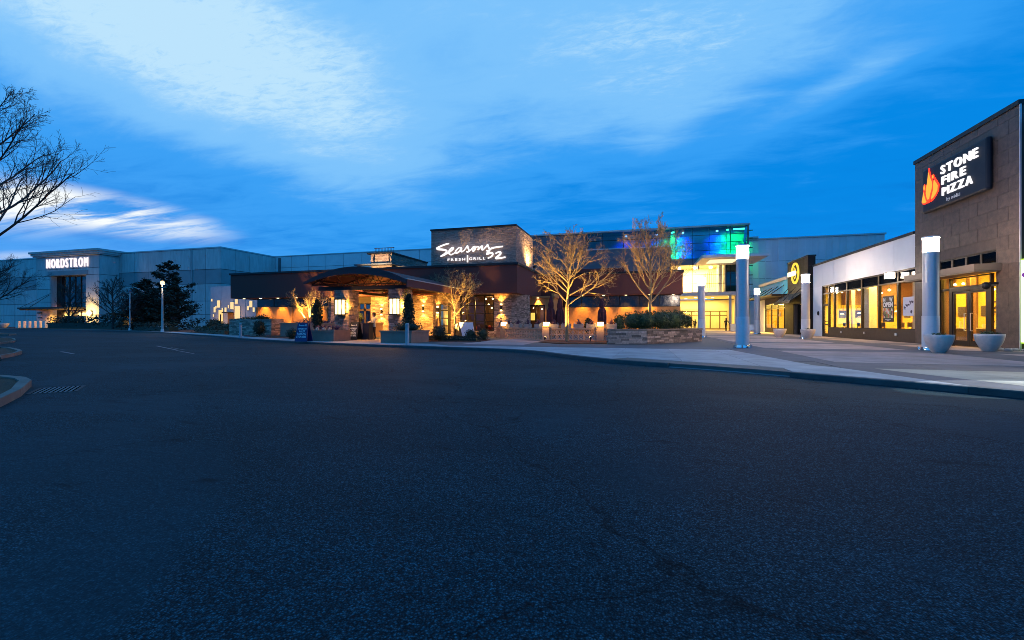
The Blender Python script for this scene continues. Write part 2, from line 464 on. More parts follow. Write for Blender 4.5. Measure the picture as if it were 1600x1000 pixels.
class MB:
    def __init__(self):
        self.v, self.f, self.mi = [], [], []
        self.m = 0

    def add(self, vs_, fs_):
        n = len(self.v)
        self.v.extend(vs_)
        for f in fs_:
            self.f.append(tuple(i + n for i in f))
            self.mi.append(self.m)

    def box(self, x0, x1, y0, y1, z0, z1):
        self.add([(x0, y0, z0), (x1, y0, z0), (x1, y1, z0), (x0, y1, z0), (x0, y0, z1), (x1, y0, z1), (x1, y1, z1), (x0, y1, z1)],
                 [(0, 3, 2, 1), (4, 5, 6, 7), (0, 1, 5, 4), (1, 2, 6, 5), (2, 3, 7, 6), (3, 0, 4, 7)])
        return self

    def obox(self, c, s, ang=0.0, tilt=0.0, taper=1.0):
        """box centred at c, size s, turned by ang about z (tilt about its own x first)"""
        mt = Matrix.Translation(c) @ Matrix.Rotation(ang, 4, 'Z') @ Matrix.Rotation(tilt, 4, 'X')
        a, b, h = s[0] / 2, s[1] / 2, s[2] / 2
        q = []
        for z, k in ((-h, 1.0), (h, taper)):
            for x, y in ((-a, -b), (a, -b), (a, b), (-a, b)):
                q.append(tuple(mt @ Vector((x * k, y * k, z))))
        self.add(q, [(0, 3, 2, 1), (4, 5, 6, 7), (0, 1, 5, 4), (1, 2, 6, 5), (2, 3, 7, 6), (3, 0, 4, 7)])
        return self

    def prism(self, poly, z0, z1):
        n = len(poly)
        a = sum(poly[i][0] * poly[(i + 1) % n][1] - poly[(i + 1) % n][0] * poly[i][1] for i in range(n))
        if a < 0:
            poly = poly[::-1]
        vs_ = [(x, y, z0) for x, y in poly] + [(x, y, z1) for x, y in poly]
        fs_ = [tuple(range(n - 1, -1, -1)), tuple(range(n, 2 * n))]
        fs_ += [(i, (i + 1) % n, n + (i + 1) % n, n + i) for i in range(n)]
        self.add(vs_, fs_)
        return self

    def quad(self, a, b, c, d):
        self.add([a, b, c, d], [(0, 1, 2, 3)])
        return self

    def lathe(self, cx, cy_, prof, n=24, cap=True):
        vs_, fs_ = [], []
        for r, z in prof:
            for i in range(n):
                a = 2 * math.pi * i / n
                vs_.append((cx + r * math.cos(a), cy_ + r * math.sin(a), z))
        for j in range(len(prof) - 1):
            for i in range(n):
                k = (i + 1) % n
                fs_.append((j * n + i, j * n + k, (j + 1) * n + k, (j + 1) * n + i))
        if cap:
            m = len(vs_)
            vs_ += vs_[:n] + vs_[(len(prof) - 1) * n:len(prof) * n]
            fs_.append(tuple(m + i for i in range(n - 1, -1, -1)))
            fs_.append(tuple(m + n + i for i in range(n)))
        self.add(vs_, fs_)
        return self

    def cyl(self, cx, cy_, z0, z1, r, n=16, r1=None):
        return self.lathe(cx, cy_, [(r, z0), (r if r1 is None else r1, z1)], n)

    def tube(self, pts, rads, n=6, cap=True):
        pts = [Vector(p) for p in pts]
        if not hasattr(rads, '__len__'):
            rads = [rads] * len(pts)
        vs_, fs_ = [], []
        ref = None
        for i, p in enumerate(pts):
            d = (pts[min(i + 1, len(pts) - 1)] - pts[max(i - 1, 0)])
            if d.length < 1e-9:
                d = Vector((0, 0, 1))
            d.normalize()
            if ref is None:
                ref = Vector((1, 0, 0)) if abs(d.x) < 0.8 else Vector((0, 1, 0))
            u = d.cross(ref).normalized()
            w = d.cross(u)
            ref = u.cross(d)
            for k in range(n):
                a = 2 * math.pi * k / n
                vs_.append(tuple(p + (u * math.cos(a) + w * math.sin(a)) * rads[i]))
        for j in range(len(pts) - 1):
            for k in range(n):
                k2 = (k + 1) % n
                fs_.append((j * n + k, j * n + k2, (j + 1) * n + k2, (j + 1) * n + k))
        if cap:
            fs_.append(tuple(range(n - 1, -1, -1)))
            fs_.append(tuple((len(pts) - 1) * n + k for k in range(n)))
        self.add(vs_, fs_)
        return self

    def ball(self, c, r, n=14, m=9):
        if not hasattr(r, '__len__'):
            r = (r, r, r)
        prof = []
        vs_, fs_ = [], []
        for j in range(m + 1):
            t = math.pi * j / m
            for i in range(n):
                a = 2 * math.pi * i / n
                s = max(math.sin(t), 0.02)
                vs_.append((c[0] + r[0] * s * math.cos(a), c[1] + r[1] * s * math.sin(a), c[2] - r[2] * math.cos(t)))
        for j in range(m):
            for i in range(n):
                k = (i + 1) % n
                fs_.append((j * n + i, j * n + k, (j + 1) * n + k, (j + 1) * n + i))
        self.add(vs_, fs_)
        return self

    def mesh(self, name, off=(0, 0, 0), smooth=False):
        me = bpy.data.meshes.new(name)
        ox, oy, oz = off
        me.from_pydata([(x - ox, y - oy, z - oz) for x, y, z in self.v], [], self.f)
        if smooth:
            me.polygons.foreach_set('use_smooth', [True] * len(me.polygons))
        me.update()
        return me

    def build(self, name, mats, parent=None, smooth=False, kind=None, label=None, bevel=0.0):
        off = OFF.get(parent.name, (0, 0, 0)) if parent else (0, 0, 0)
        me = self.mesh(name, off, smooth)
        if not isinstance(mats, (list, tuple)):
            mats = [mats]
        for m in mats:
            me.materials.append(m)
        if len(mats) > 1:
            me.polygons.foreach_set('material_index', self.mi)
        o = bpy.data.objects.new(name, me)
        col.objects.link(o)
        if parent:
            o.parent = parent
        OFF[o.name] = off
        if kind:
            o['kind'] = kind
        if label:
            o['label'] = label
        if bevel:
            b = o.modifiers.new('bevel', 'BEVEL')
            b.width = bevel
            b.segments = 2
            b.limit_method = 'ANGLE'
        return o


def tag(o, label, cat, group=None):
    o['label'] = label
    o['category'] = cat
    if group:
        o['group'] = group
    return o


def thing(name, label, cat, loc=(0, 0, 0), group=None):
    o = bpy.data.objects.new(name, None)
    o.empty_display_size = 0.3
    col.objects.link(o)
    o.location = loc
    OFF[o.name] = tuple(loc)
    return tag(o, label, cat, group)


def copy_tree(o, loc, label=None, rotz=None):
    c = o.copy()
    col.objects.link(c)
    c.location = loc
    OFF[c.name] = tuple(loc)
    if rotz is not None:
        c.rotation_euler = (0, 0, rotz)
    if label:
        c['label'] = label
    for ch in list(o.children):
        k = ch.copy()
        col.objects.link(k)
        k.parent = c
        for g in list(ch.children):
            q = g.copy()
            col.objects.link(q)
            q.parent = k
    return c


UNIT = {}


def piece(name, mat, parent, x0, x1, y0, y1, z0, z1):
    """one separate box-shaped piece; alike pieces share one mesh"""
    if mat.name not in UNIT:
        b = MB().box(-0.5, 0.5, -0.5, 0.5, -0.5, 0.5)
        me = b.mesh('unit_' + mat.name)
        me.materials.append(mat)
        UNIT[mat.name] = me
    o = bpy.data.objects.new(name, UNIT[mat.name])
    col.objects.link(o)
    off = OFF.get(parent.name, (0, 0, 0))
    o.parent = parent
    OFF[o.name] = off
    o.location = ((x0 + x1) / 2 - off[0], (y0 + y1) / 2 - off[1], (z0 + z1) / 2 - off[2])
    o.scale = (abs(x1 - x0), abs(y1 - y0), abs(z1 - z0))
    return o


def B(*a):
    return MB().box(*a)


def lamp(kind, loc, power, color, parent=None, target=None, angle=90, blend=0.6, size=0.08, sx=1.0, sy=1.0):
    d = bpy.data.lights.new(kind.lower() + '_light', kind)
    d.energy = power
    d.color = color
    if kind == 'AREA':
        d.shape = 'RECTANGLE'
        d.size, d.size_y = sx, sy
    else:
        d.shadow_soft_size = size
    if kind == 'SPOT':
        d.spot_size = R(angle)
        d.spot_blend = blend
    o = bpy.data.objects.new(kind.lower() + '_light', d)
    col.objects.link(o)
    if parent:
        o.parent = parent
        off = OFF.get(parent.name, (0, 0, 0))
    else:
        off = (0, 0, 0)
    o.location = (loc[0] - off[0], loc[1] - off[1], loc[2] - off[2])
    if target:
        o.rotation_euler = (Vector(target) - Vector(loc)).to_track_quat('-Z', 'Y').to_euler()
    return o


WARM = (1.0, 0.47, 0.065)
AMBER = (1.0, 0.44, 0.06)
PALEW = (1.0, 0.78, 0.45)

# ------------------------------------------------------------------ lettering
FONT_CACHE = {}


def glyph(ch, bold=0.0):
    key = (ch, bold)
    if key in FONT_CACHE:
        return FONT_CACHE[key]
    cu = bpy.data.curves.new('glyph', 'FONT')
    cu.body = ch
    cu.size = 1.0
    cu.offset = bold
    cu.extrude = 0.0
    cu.resolution_u = 3
    o = bpy.data.objects.new('glyph', cu)
    col.objects.link(o)
    dg = bpy.context.evaluated_depsgraph_get()
    dg.update()
    me = bpy.data.meshes.new_from_object(o.evaluated_get(dg))
    vs_ = [tuple(v.co) for v in me.vertices]
    fs_ = [tuple(p.vertices) for p in me.polygons]
    bpy.data.objects.remove(o)
    bpy.data.curves.remove(cu)
    xs = [v[0] for v in vs_] or [0, 0.3]
    FONT_CACHE[key] = (vs_, fs_, min(xs), max(xs))
    return FONT_CACHE[key]


CAP_H = None


def lettering(text, origin, ux, width, height, depth, mat, parent, up=(0, 0, 1), bold=0.0, gap=0.12, name='letter', joined=False):
    """letters standing on a plane: origin lower left, ux along the line, width in metres, height of a capital"""
    global CAP_H
    if CAP_H is None:
        CAP_H = max(v[1] for v in glyph('H')[0])
    ux, up = Vector(ux).normalized(), Vector(up).normalized()
    nrm = ux.cross(up)
    x = 0.0
    lay = []
    for ch in text:
        if ch == ' ':
            x += 0.30
            continue
        vs_, fs_, a, b = glyph(ch, bold)
        lay.append((vs_, fs_, x - a))
        x += (b - a) + gap
    x -= gap
    kx, ky = width / x, height / CAP_H
    o = Vector(origin)
    mbs = []
    for vs_, fs_, sx in lay:
        mb = MB()
        n = len(vs_)
        front = [tuple(o + ux * ((v[0] + sx) * kx) + up * (v[1] * ky) + nrm * depth) for v in vs_]
        back = [tuple(o + ux * ((v[0] + sx) * kx) + up * (v[1] * ky)) for v in vs_]
        edge = {}
        for f in fs_:
            for i in range(len(f)):
                e = (f[i], f[(i + 1) % len(f)])
                if (e[1], e[0]) in edge:
                    del edge[(e[1], e[0])]
                else:
                    edge[e] = 1
        mb.add(front + back, list(fs_) + [(a + n, b + n, b, a) for a, b in edge])
        mbs.append(mb)
    if joined:
        al = MB()
        for mb in mbs:
            al.add(mb.v, mb.f)
        return [al.build(name, mat, parent)]
    return [mb.build(name, mat, parent) for mb in mbs]


# ------------------------------------------------------------------ stone veneer
def stone_face(mb, a, b, z0, z1, rng, ch=0.085, lmin=0.16, lmax=0.5, proud=0.035):
    """a wall face of stacked ledgestone from a to b (outward side on the right hand of a->b)"""
    a, b = Vector((a[0], a[1], 0)), Vector((b[0], b[1], 0))
    L = (b - a).length
    t = (b - a) / L
    n = Vector((t.y, -t.x, 0))
    z = z0
    while z < z1 - 0.01:
        h = min(ch * rng.uniform(0.7, 1.35), z1 - z)
        s = 0.0
        while s < L - 0.01:
            w = min(rng.uniform(lmin, lmax), L - s)
            if L - s - w < lmin * 0.5:
                w = L - s
            o = rng.uniform(0.004, proud)
            p0, p1 = a + t * (s + 0.004), a + t * (s + w - 0.004)
            q0, q1 = p0 + n * o, p1 + n * o
            zl, zh = z + 0.004, z + h - 0.004
            mb.add([(p0.x, p0.y, zl), (p1.x, p1.y, zl), (p1.x, p1.y, zh), (p0.x, p0.y, zh),
                    (q0.x, q0.y, zl), (q1.x, q1.y, zl), (q1.x, q1.y, zh), (q0.x, q0.y, zh)],
                   [(4, 5, 6, 7), (0, 1, 5, 4), (3, 7, 6, 2), (0, 4, 7, 3), (1, 2, 6, 5)])
            s += w
        z += h


# ------------------------------------------------------------------ foliage and trees
def leaves(mb, rng, n, where, size):
    """n leaf-sized faces; where() gives a point"""
    for _ in range(n):
        p = where()
        if p is None:
            continue
        s = size * rng.uniform(0.6, 1.3)
        a, b = rng.uniform(0, 6.283), rng.uniform(-1, 1)
        u = Vector((math.cos(a), math.sin(a), b * 0.8)).normalized()
        w = u.cross(Vector((rng.uniform(-1, 1), rng.uniform(-1, 1), rng.uniform(-1, 1)))).normalized()
        p = Vector(p)
        u, w = u * s * 0.5, w * s * 0.28
        mb.add([tuple(p - u), tuple(p - w), tuple(p + u), tuple(p + w)], [(0, 1, 2, 3)])
    return mb


def clump(rng, c, r, k=0.55):
    """random point near the skin of an uneven ellipsoid"""
    while True:
        d = Vector((rng.gauss(0, 1), rng.gauss(0, 1), rng.gauss(0, 1)))
        if d.length > 0.1:
            break
    d.normalize()
    q = rng.uniform(k, 1.0) * (1 + 0.10 * math.sin(d.x * 7 + c[0]) * math.cos(d.z * 6 + c[1]))
    return (c[0] + d.x * r[0] * q, c[1] + d.y * r[1] * q, c[2] + d.z * r[2] * q)


def grow(rng, out, p, d, L, r, lvl, cfg):
    n = cfg['seg'][lvl]
    pts, rad = [p.copy()], [r]
    d = d.normalized()
    dirs = []
    for i in range(n):
        j = cfg['jit'][lvl]
        d = (d + Vector((rng.gauss(0, j), rng.gauss(0, j), rng.gauss(0, j))) + Vector((0, 0, cfg['up'][lvl]))).normalized()
        p = p + d * (L / n)
        pts.append(p.copy())
        dirs.append(d.copy())
        rad.append(max(cfg['rmin'], r * (1 - 0.62 * (i + 1) / n)))
    out.append((lvl, pts, rad))
    if lvl + 1 < len(cfg['seg']):
        k = cfg['kids'][lvl]
        for i in range(k):
            t = cfg['t0'][lvl] + (1 - cfg['t0'][lvl]) * (i + rng.random()) / k
            x = t * n
            a = min(int(x), n - 1)
            q = pts[a].lerp(pts[a + 1], x - a)
            base = dirs[a]
            perp = base.cross(Vector((rng.gauss(0, 1), rng.gauss(0, 1), rng.gauss(0, 1)))).normalized()
            ang = R(cfg['ang'][lvl] * rng.uniform(0.65, 1.3))
            nd_ = base * math.cos(ang) + perp * math.sin(ang)
            grow(rng, out, q, nd_, L * cfg['len'][lvl] * rng.uniform(0.6, 1.15) * (1.15 - 0.5 * t),
                 max(cfg['rmin'], rad[a] * cfg['rk']), lvl + 1, cfg)


def limbs(segs, name, mat, parent, lo, hi, sides=(8, 6, 4, 3, 3, 3)):
    mb = MB()
    for lvl, pts, rad in segs:
        if lo <= lvl <= hi:
            mb.tube(pts, rad, sides[lvl], cap=False)
    return mb.build(name, mat, parent, smooth=True)


def bare_tree(label, loc, seed, cfg, group=None, mat=None, cat='tree', name='bare_tree'):
    rng = random.Random(seed)
    t = thing(name, label, cat, loc, group)
    out = []
    base = Vector(loc)
    if cfg.get('stems'):
        for k in range(cfg['stems']):
            a = 2 * math.pi * (k + rng.random() * 0.5) / cfg['stems']
            lean = rng.uniform(0.3, 0.75)
            grow(rng, out, base + Vector((math.cos(a), math.sin(a), 0)) * 0.06, Vector((math.cos(a) * lean, math.sin(a) * lean, 1)),
                 cfg['L'][0] * rng.uniform(0.85, 1.1), cfg['r'], 0, cfg)
    else:
        out.append((0, [base, base + Vector((0.01, 0.02, cfg['fork'] * 0.5)), base + Vector((0.02, 0, cfg['fork']))],
                    [cfg['r'] * 1.25, cfg['r'], cfg['r'] * 0.92]))
        top = base + Vector((0.02, 0, cfg['fork']))
        if cfg.get('leader'):
            sub = dict(cfg)
            ld = []
            q = top.copy()
            rr = cfg['r'] * 0.85
            pts, rad = [q.copy()], [rr]
            for i in range(6):
                q = q + Vector((rng.gauss(0, 0.05), rng.gauss(0, 0.05), cfg['leader'] / 6))
                pts.append(q.copy())
                rad.append(rr * (1 - 0.85 * (i + 1) / 6))
            out.append((0, pts, rad))
            for i in range(cfg['side']):
                f = (i + 0.3) / cfg['side'] * 0.92
                x = f * 6
                a = int(x)
                p = pts[a].lerp(pts[a + 1], x - a)
                an = i * 2.399 + rng.uniform(-0.4, 0.4)
                lean = cfg['lean'] * (1 - 0.45 * f)
                grow(rng, out, p, Vector((math.cos(an) * lean, math.sin(an) * lean, 1)), cfg['L'][1] * (1.05 - 0.62 * f),
                     cfg['r'] * 0.55 * (1.0 - 0.5 * f), 1, sub)
        else:
            for i in range(cfg['side']):
                an = 2 * math.pi * (i + rng.uniform(-0.25, 0.25)) / cfg['side']
                lean = cfg['lean'] * rng.uniform(0.5, 1.2)
                grow(rng, out, top - Vector((0, 0, rng.uniform(0, 0.25))), Vector((math.cos(an) * lean, math.sin(an) * lean, 1)),
                     cfg['L'][1] * rng.uniform(0.8, 1.1), cfg['r'] * 0.55, 1, cfg)
    m = mat or BARK
    limbs(out, 'trunk', m, t, 0, 1)
    limbs(out, 'crown', m, t, 2, 5)
    return t

# ================================================================== GROUND
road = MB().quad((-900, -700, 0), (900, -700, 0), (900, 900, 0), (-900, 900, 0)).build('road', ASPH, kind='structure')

KP = [(-260, 92), (-190, 74), (-128, 59.7), (-102, 57.0), (-80, 51.2), (-61.4, 43.5), (-45, 35.4), (-36.5, 31.2), (-31.6, 28.4), (-27.1, 26.0),
      (-19.8, 22.9), (-14.9, 21.3), (-10.95, 20.4), (-6.8, 19.4), (-5.0, 18.7), (-3.7, 17.55), (-2.6, 16.2), (-1.2, 14.8), (0, 13.95),
      (1.5, 13.15), (2.4, 12.6), (3.1, 12.1), (4.05, 11.35), (5.3, 10.35), (6.2, 9.55), (8.2, 7.7), (11, 4.6), (14, 0.5), (17, -6)]


def resample(pts, step):
    out = [Vector((pts[0][0], pts[0][1], 0))]
    dense = []
    P_ = [Vector((x, y, 0)) for x, y in pts]
    for i in range(len(P_) - 1):
        p0, p1, p2, p3 = P_[max(i - 1, 0)], P_[i], P_[i + 1], P_[min(i + 2, len(P_) - 1)]
        k = max(2, int((p2 - p1).length / 0.2))
        for j in range(k):
            t = j / k
            # monotone enough: blend of line and Catmull-Rom
            c = 0.5 * ((2 * p1) + (p2 - p0) * t + (2 * p0 - 5 * p1 + 4 * p2 - p3) * t * t + (-p0 + 3 * p1 - 3 * p2 + p3) * t ** 3)
            l = p1.lerp(p2, t)
            m = max((p1 - p0).length, (p2 - p1).length) / max(0.01, min((p1 - p0).length or 1, (p2 - p1).length))
            dense.append(c if m < 2.2 else l)
    dense.append(P_[-1])
    acc = 0.0
    for i in range(1, len(dense)):
        acc += (dense[i] - dense[i - 1]).length
        if acc >= step:
            out.append(dense[i])
            acc = 0.0
    return out


def offset(pts, dist):
    o = []
    for i, p in enumerate(pts):
        t = (pts[min(i + 1, len(pts) - 1)] - pts[max(i - 1, 0)]).normalized()
        o.append(p + Vector((-t.y, t.x, 0)) * dist)
    return o


kc = resample(KP, 0.9)
kin = offset(kc, 0.17)
far_edge = [(60, -6), (200, 40), (200, 320), (-330, 320), (-330, 110)]
pave = MB().prism([(p.x, p.y) for p in offset(kc, 0.10)] + far_edge, -0.3, 0.112).build('pavement', CONC_BASE, kind='structure')

# kerb stones; the run in front of the crossing drops to the road as a ramp
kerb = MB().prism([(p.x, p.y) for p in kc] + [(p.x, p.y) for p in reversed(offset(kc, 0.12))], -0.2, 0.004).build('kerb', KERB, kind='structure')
rngk = random.Random(5)
i = 0
while i < len(kc) - 3:
    j = min(i + 3, len(kc) - 1)
    x = kc[i].x
    if x > 12 or x < -70:
        i = j
        continue
    ramp_here = -1.4 < x < 2.7
    w = 0.95 if ramp_here else 0.17
    seg = kc[i:j + 1]
    ins = offset(kc, w)[i:j + 1]
    mb = MB()
    n = len(seg)
    zt = rngk.uniform(0.119, 0.125)
    zo = 0.020 if ramp_here else zt
    gap = 0.006
    A = [s.copy() for s in seg]
    C_ = [s.copy() for s in ins]
    td = (A[-1] - A[-2]).normalized()
    A[-1] -= td * gap
    C_[-1] -= td * gap
    vs_ = []
    for a, c in zip(A, C_):
        inl = a + (c - a) * 0.10
        vs_ += [(a.x, a.y, -0.1), (a.x, a.y, zo - 0.018), (inl.x, inl.y, zo), (c.x, c.y, zt), (c.x, c.y, -0.1)]
    fs_ = []
    for q in range(n - 1):
        for e in range(4):
            fs_.append((q * 5 + e, (q + 1) * 5 + e, (q + 1) * 5 + e + 1, q * 5 + e + 1))
    fs_ += [(0, 1, 2, 3, 4), tuple((n - 1) * 5 + e for e in (4, 3, 2, 1, 0))]
    mb.add(vs_, fs_)
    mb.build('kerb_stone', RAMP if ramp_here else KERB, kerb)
    i = j

# pale sidewalk slabs along the kerb
walk_in = []
for a in kc:
    if a.x < -11.5:
        w = 2.1
    else:
        w = max(0.6, 21.05 - a.y)
    walk_in.append(w)
i = 0
sl_i = 0
while i < len(kc) - 3:
    j = min(i + 2, len(kc) - 1)
    a, b = kc[i], kc[j]
    if not (-62 < a.x < 2.9):
        i = j
        continue
    if a.x >= -11.5:
        ramp_here = -1.4 < a.x < 2.7
        k0 = offset(kc, 0.955 if ramp_here else 0.176)
        p0, p1 = k0[i], k0[j]
        q0, q1 = (a.x + (21.05 - a.y) * 0.03 + 0.2, 21.05), (b.x + (21.05 - b.y) * 0.03 + 0.2, 21.05)
        if b.x >= 2.9:
            q1 = (3.72, 21.05)
    else:
        ins = offset(kc, 2.1)
        k0 = offset(kc, 0.176)
        p0, p1 = k0[i], k0[j]
        q0, q1 = (ins[i].x, ins[i].y), (ins[j].x, ins[j].y)
        if b.x > -11.5:
            q1 = (b.x + 0.25, 21.05)
    g = 0.008
    t = Vector((p1.x - p0.x, p1.y - p0.y)).normalized() * g
    low = [(p0.x + t.x, p0.y + t.y), (p1.x - t.x, p1.y - t.y)]
    if a.x >= -11.5 and -1.4 < a.x < 2.7:
        e0 = offset(kc, 0.176)
        if not -1.4 < kc[i - 2].x < 2.7:
            low.insert(0, (e0[i].x + t.x, e0[i].y + t.y))
    MB().prism(low + [(q1[0] - g, q1[1]), (q0[0] + g, q0[1])], 0.05, 0.122).build('sidewalk_slab', CONC_LIGHT, pave)
    i = j


def slab_grid(x0, x1, y0, y1, nx, ny, mat, name, g=0.013, z=0.121):
    for a in range(nx):
        for b in range(ny):
            xa, xb = x0 + (x1 - x0) * a / nx + g, x0 + (x1 - x0) * (a + 1) / nx - g
            ya, yb = y0 + (y1 - y0) * b / ny + g, y0 + (y1 - y0) * (b + 1) / ny - g
            piece(name, mat, pave, xa, xb, ya, yb, 0.05, z)


# dark paver bands on the column lines, paler slabs between
BX = [(3.75, 5.55), (11.05, 12.85)]
BY = [(13.4, 15.3), (21.1, 22.95), (28.7, 30.4), (37.3, 39.0), (44.8, 46.5), (51.6, 53.4)]
for k, (y0, y1) in enumerate(BY):
    xs = -9.5 if k == 1 else (5.0 if k == 0 else 5.0)
    slab_grid(xs, 15.25 if k else 15.9, y0, y1, int((15.25 - xs) / 1.8), 1, CONC_DARK, 'band_paver')
for x0, x1 in BX:
    ys = [15.3] + [b for a in BY[1:] for b in a] + [59]
    for q in range(0, len(ys) - 1, 2):
        n = max(1, int((ys[q + 1] - ys[q]) / 1.9))
        if x0 < 5 and q >= 2:
            x0_, x1_ = 5.0, 5.55
        else:
            x0_, x1_ = x0, x1
        if x0 < 5 and q == 0:
            # the slant of the pale sidewalk cuts this band
            MB().prism([(3.80, 21.08), (5.54, 21.08), (5.54, 15.32), (3.62, 15.32)], 0.05, 0.121).build('band_paver', CONC_DARK, pave)
            continue
        slab_grid(x0_, x1_, ys[q], ys[q + 1], 1, n, CONC_DARK, 'band_paver')
ys = [15.3] + [b for a in BY[1:] for b in a] + [59]
for q in range(0, len(ys) - 1, 2):
    n = max(2, int((ys[q + 1] - ys[q]) / 2.6))
    slab_grid(5.55, 11.05, ys[q], ys[q + 1], 2, n, CONC_PINK, 'plaza_slab')
    slab_grid(12.85, 15.25, ys[q], ys[q + 1], 1, n, CONC_PINK, 'plaza_slab')
# entrance forecourt and the beige apron near the kerb
slab_grid(3.8, 15.2, 59, 74.6, 6, 7, CONC_PINK, 'plaza_slab')
kerb_in = offset(kc, 0.176)
edge = [p for p in kerb_in if 2.95 < p.x < 11]
cuts = [0, 3, 5, 8, 11, len(edge) - 1]
tops = [(3.62, 15.30), (4.95, 13.38), (5.7, 13.38), (7.4, 13.38), (9.6, 13.38), (14.5, 13.38)]
for q in range(len(cuts) - 1):
    run = edge[cuts[q]:cuts[q + 1] + 1]
    poly = [(p.x, p.y) for p in run] + [(tops[q + 1][0] - 0.012, tops[q + 1][1]), (tops[q][0] + 0.012, tops[q][1])]
    MB().prism(poly, 0.05, 0.1215).build('apron_slab', CONC_DARK if q == 1 else CONC_BEIGE if q else CONC_LIGHT, pave)

# walk to the patio and the covered entrance walk
slab_grid(-9.5, -7.3, 22.98, 31.5, 1, 4, CONC_PINK, 'plaza_slab')
slab_grid(-7.3, -6.0, 22.98, 28.6, 1, 3, CONC_PINK, 'plaza_slab')
slab_grid(-18.5, -15.0, 23.2, 35.0, 2, 6, CONC_PINK, 'plaza_slab')

# planting beds
bedm = MB()
for poly in ([(-5.9, 26.3), (-4.4, 24.5), (-1.75, 25.1), (-1.75, 29.0), (-5.9, 28.95)],
             [(-15.6, 26.6), (-13.6, 25.4), (-9.6, 26.3), (-9.9, 29.0), (-11.0, 30.6), (-15.6, 30.6)],
             [(-33.0, 30.6), (-20.7, 25.3), (-20.4, 30.2), (-32, 33)],
             [(-31.5, 26.0 + 4.9), (-34, 33.2), (-47, 45), (-92, 62), (-125, 71), (-160, 79), (-160, 82), (-60, 56), (-37.6, 38)],
             [(-160, 70.5), (-128, 62.3), (-104, 59.7), (-83, 54.6), (-63, 46.2), (-46.5, 38.2), (-34.5, 32.2), (-37.5, 37.8), (-62, 54.5), (-92, 61.5), (-125, 70.5), (-160, 78.8)],
             [(-330, 112), (-200, 80.3), (-161, 70.8), (-161, 79), (-200, 82.2), (-330, 118)]):
    bedm.prism(poly, 0.0, 0.150 + 0.003 * len(bedm.v) / 8 % 0.02)
bedm.build('planting_bed', MULCH, kind='structure')

# painted marks and the tar seam
mk = MB()
for (x0, y0), (x1, y1), w in (((-24.8, 13.5), (-22.6, 12.7), 0.12), ((-25.9, 18.35), (-21.1, 15.85), 0.11), ((-23.4, 17.3), (-20.6, 15.9), 0.05), ((-20.8, 15.6), (-17.8, 14.1), 0.07)):
    d = Vector((x1 - x0, y1 - y0, 0)).normalized()
    n = Vector((-d.y, d.x, 0)) * w / 2
    mk.quad((x0 + n.x, y0 + n.y, .004), (x0 - n.x, y0 - n.y, .004), (x1 - n.x, y1 - n.y, .004), (x1 + n.x, y1 + n.y, .004))
mk.build('road_marking', PAINT, kind='structure')


gl = MB()
rgl = random.Random(3)
kc_l = offset(kc, -0.12)
for k in range(520):
    i_ = rgl.randrange(len(kc_l) // 3, len(kc_l) - 4)
    p = kc_l[i_].lerp(kc_l[i_ + 1], rgl.random())
    q = p + Vector((rgl.gauss(0, .10), -abs(rgl.gauss(0, .13)), 0))
    s_ = rgl.uniform(.012, .035)
    a_ = rgl.uniform(0, 6.28)
    u_ = Vector((math.cos(a_), math.sin(a_), 0)) * s_
    w_ = Vector((-u_.y, u_.x, 0)) * .6
    gl.add([tuple(q - u_ + Vector((0, 0, .006))), tuple(q - w_ + Vector((0, 0, .012))), tuple(q + u_ + Vector((0, 0, .005))), tuple(q + w_ + Vector((0, 0, .016)))], [(0, 1, 2, 3)])
tag(gl.build('leaf_litter', M('dead_leaf', (.13, .085, .05), .9, var=.5, scale=30), kind='stuff'), 'dry leaves and grit caught in the gutter along the kerb', 'leaf litter')


# parking islands on the left
def island(poly, name):
    pts = [Vector((x, y, 0)) for x, y in poly]
    n = len(pts)
    cen = sum(pts, Vector()) / n
    inner = [p + (cen - p).normalized() * 0.17 for p in pts]
    base = MB().prism([(p.x, p.y) for p in inner], -0.1, 0.105).build(name, MULCH, kind='structure')
    for k in range(n):
        a, b = pts[k], pts[(k + 1) % n]
        c, d = inner[(k + 1) % n], inner[k]
        m = max(1, int((b - a).length / 1.6))
        for q in range(m):
            t0, t1 = q / m, (q + 1) / m - 0.01
            MB().prism([tuple(a.lerp(b, t0))[:2], tuple(a.lerp(b, t1))[:2], tuple(d.lerp(c, t1))[:2], tuple(d.lerp(c, t0))[:2]], -0.1, 0.135).build('kerb_stone', KERB_PALE, base)
    return base


island([(-9.15, 4.22), (-10.3, 5.05), (-11.25, 5.62), (-11.75, 5.92), (-12.5, 6.2), (-13.4, 6.3), (-15.5, 6.2), (-20, 4.6), (-19, 1.6), (-12, 0.4), (-8.9, 2.2), (-8.6, 3.4)], 'parking_island')
island([(-20.4, 9.5), (-21.9, 10.2), (-23.0, 11.1), (-24.6, 12.1), (-26.2, 12.8), (-28.5, 13.6), (-31, 13.8), (-36, 12.6), (-34, 9.5), (-26, 7.4)], 'parking_island')
island([(-36.4, 16.9), (-38.4, 18.3), (-40.5, 19.6), (-46, 22.2), (-51, 23.4), (-58, 23), (-57, 19), (-44, 15.6)], 'parking_island')
island([(-62, 29.5), (-66, 32), (-74, 34.5), (-88, 35.5), (-88, 31), (-70, 28)], 'parking_island')

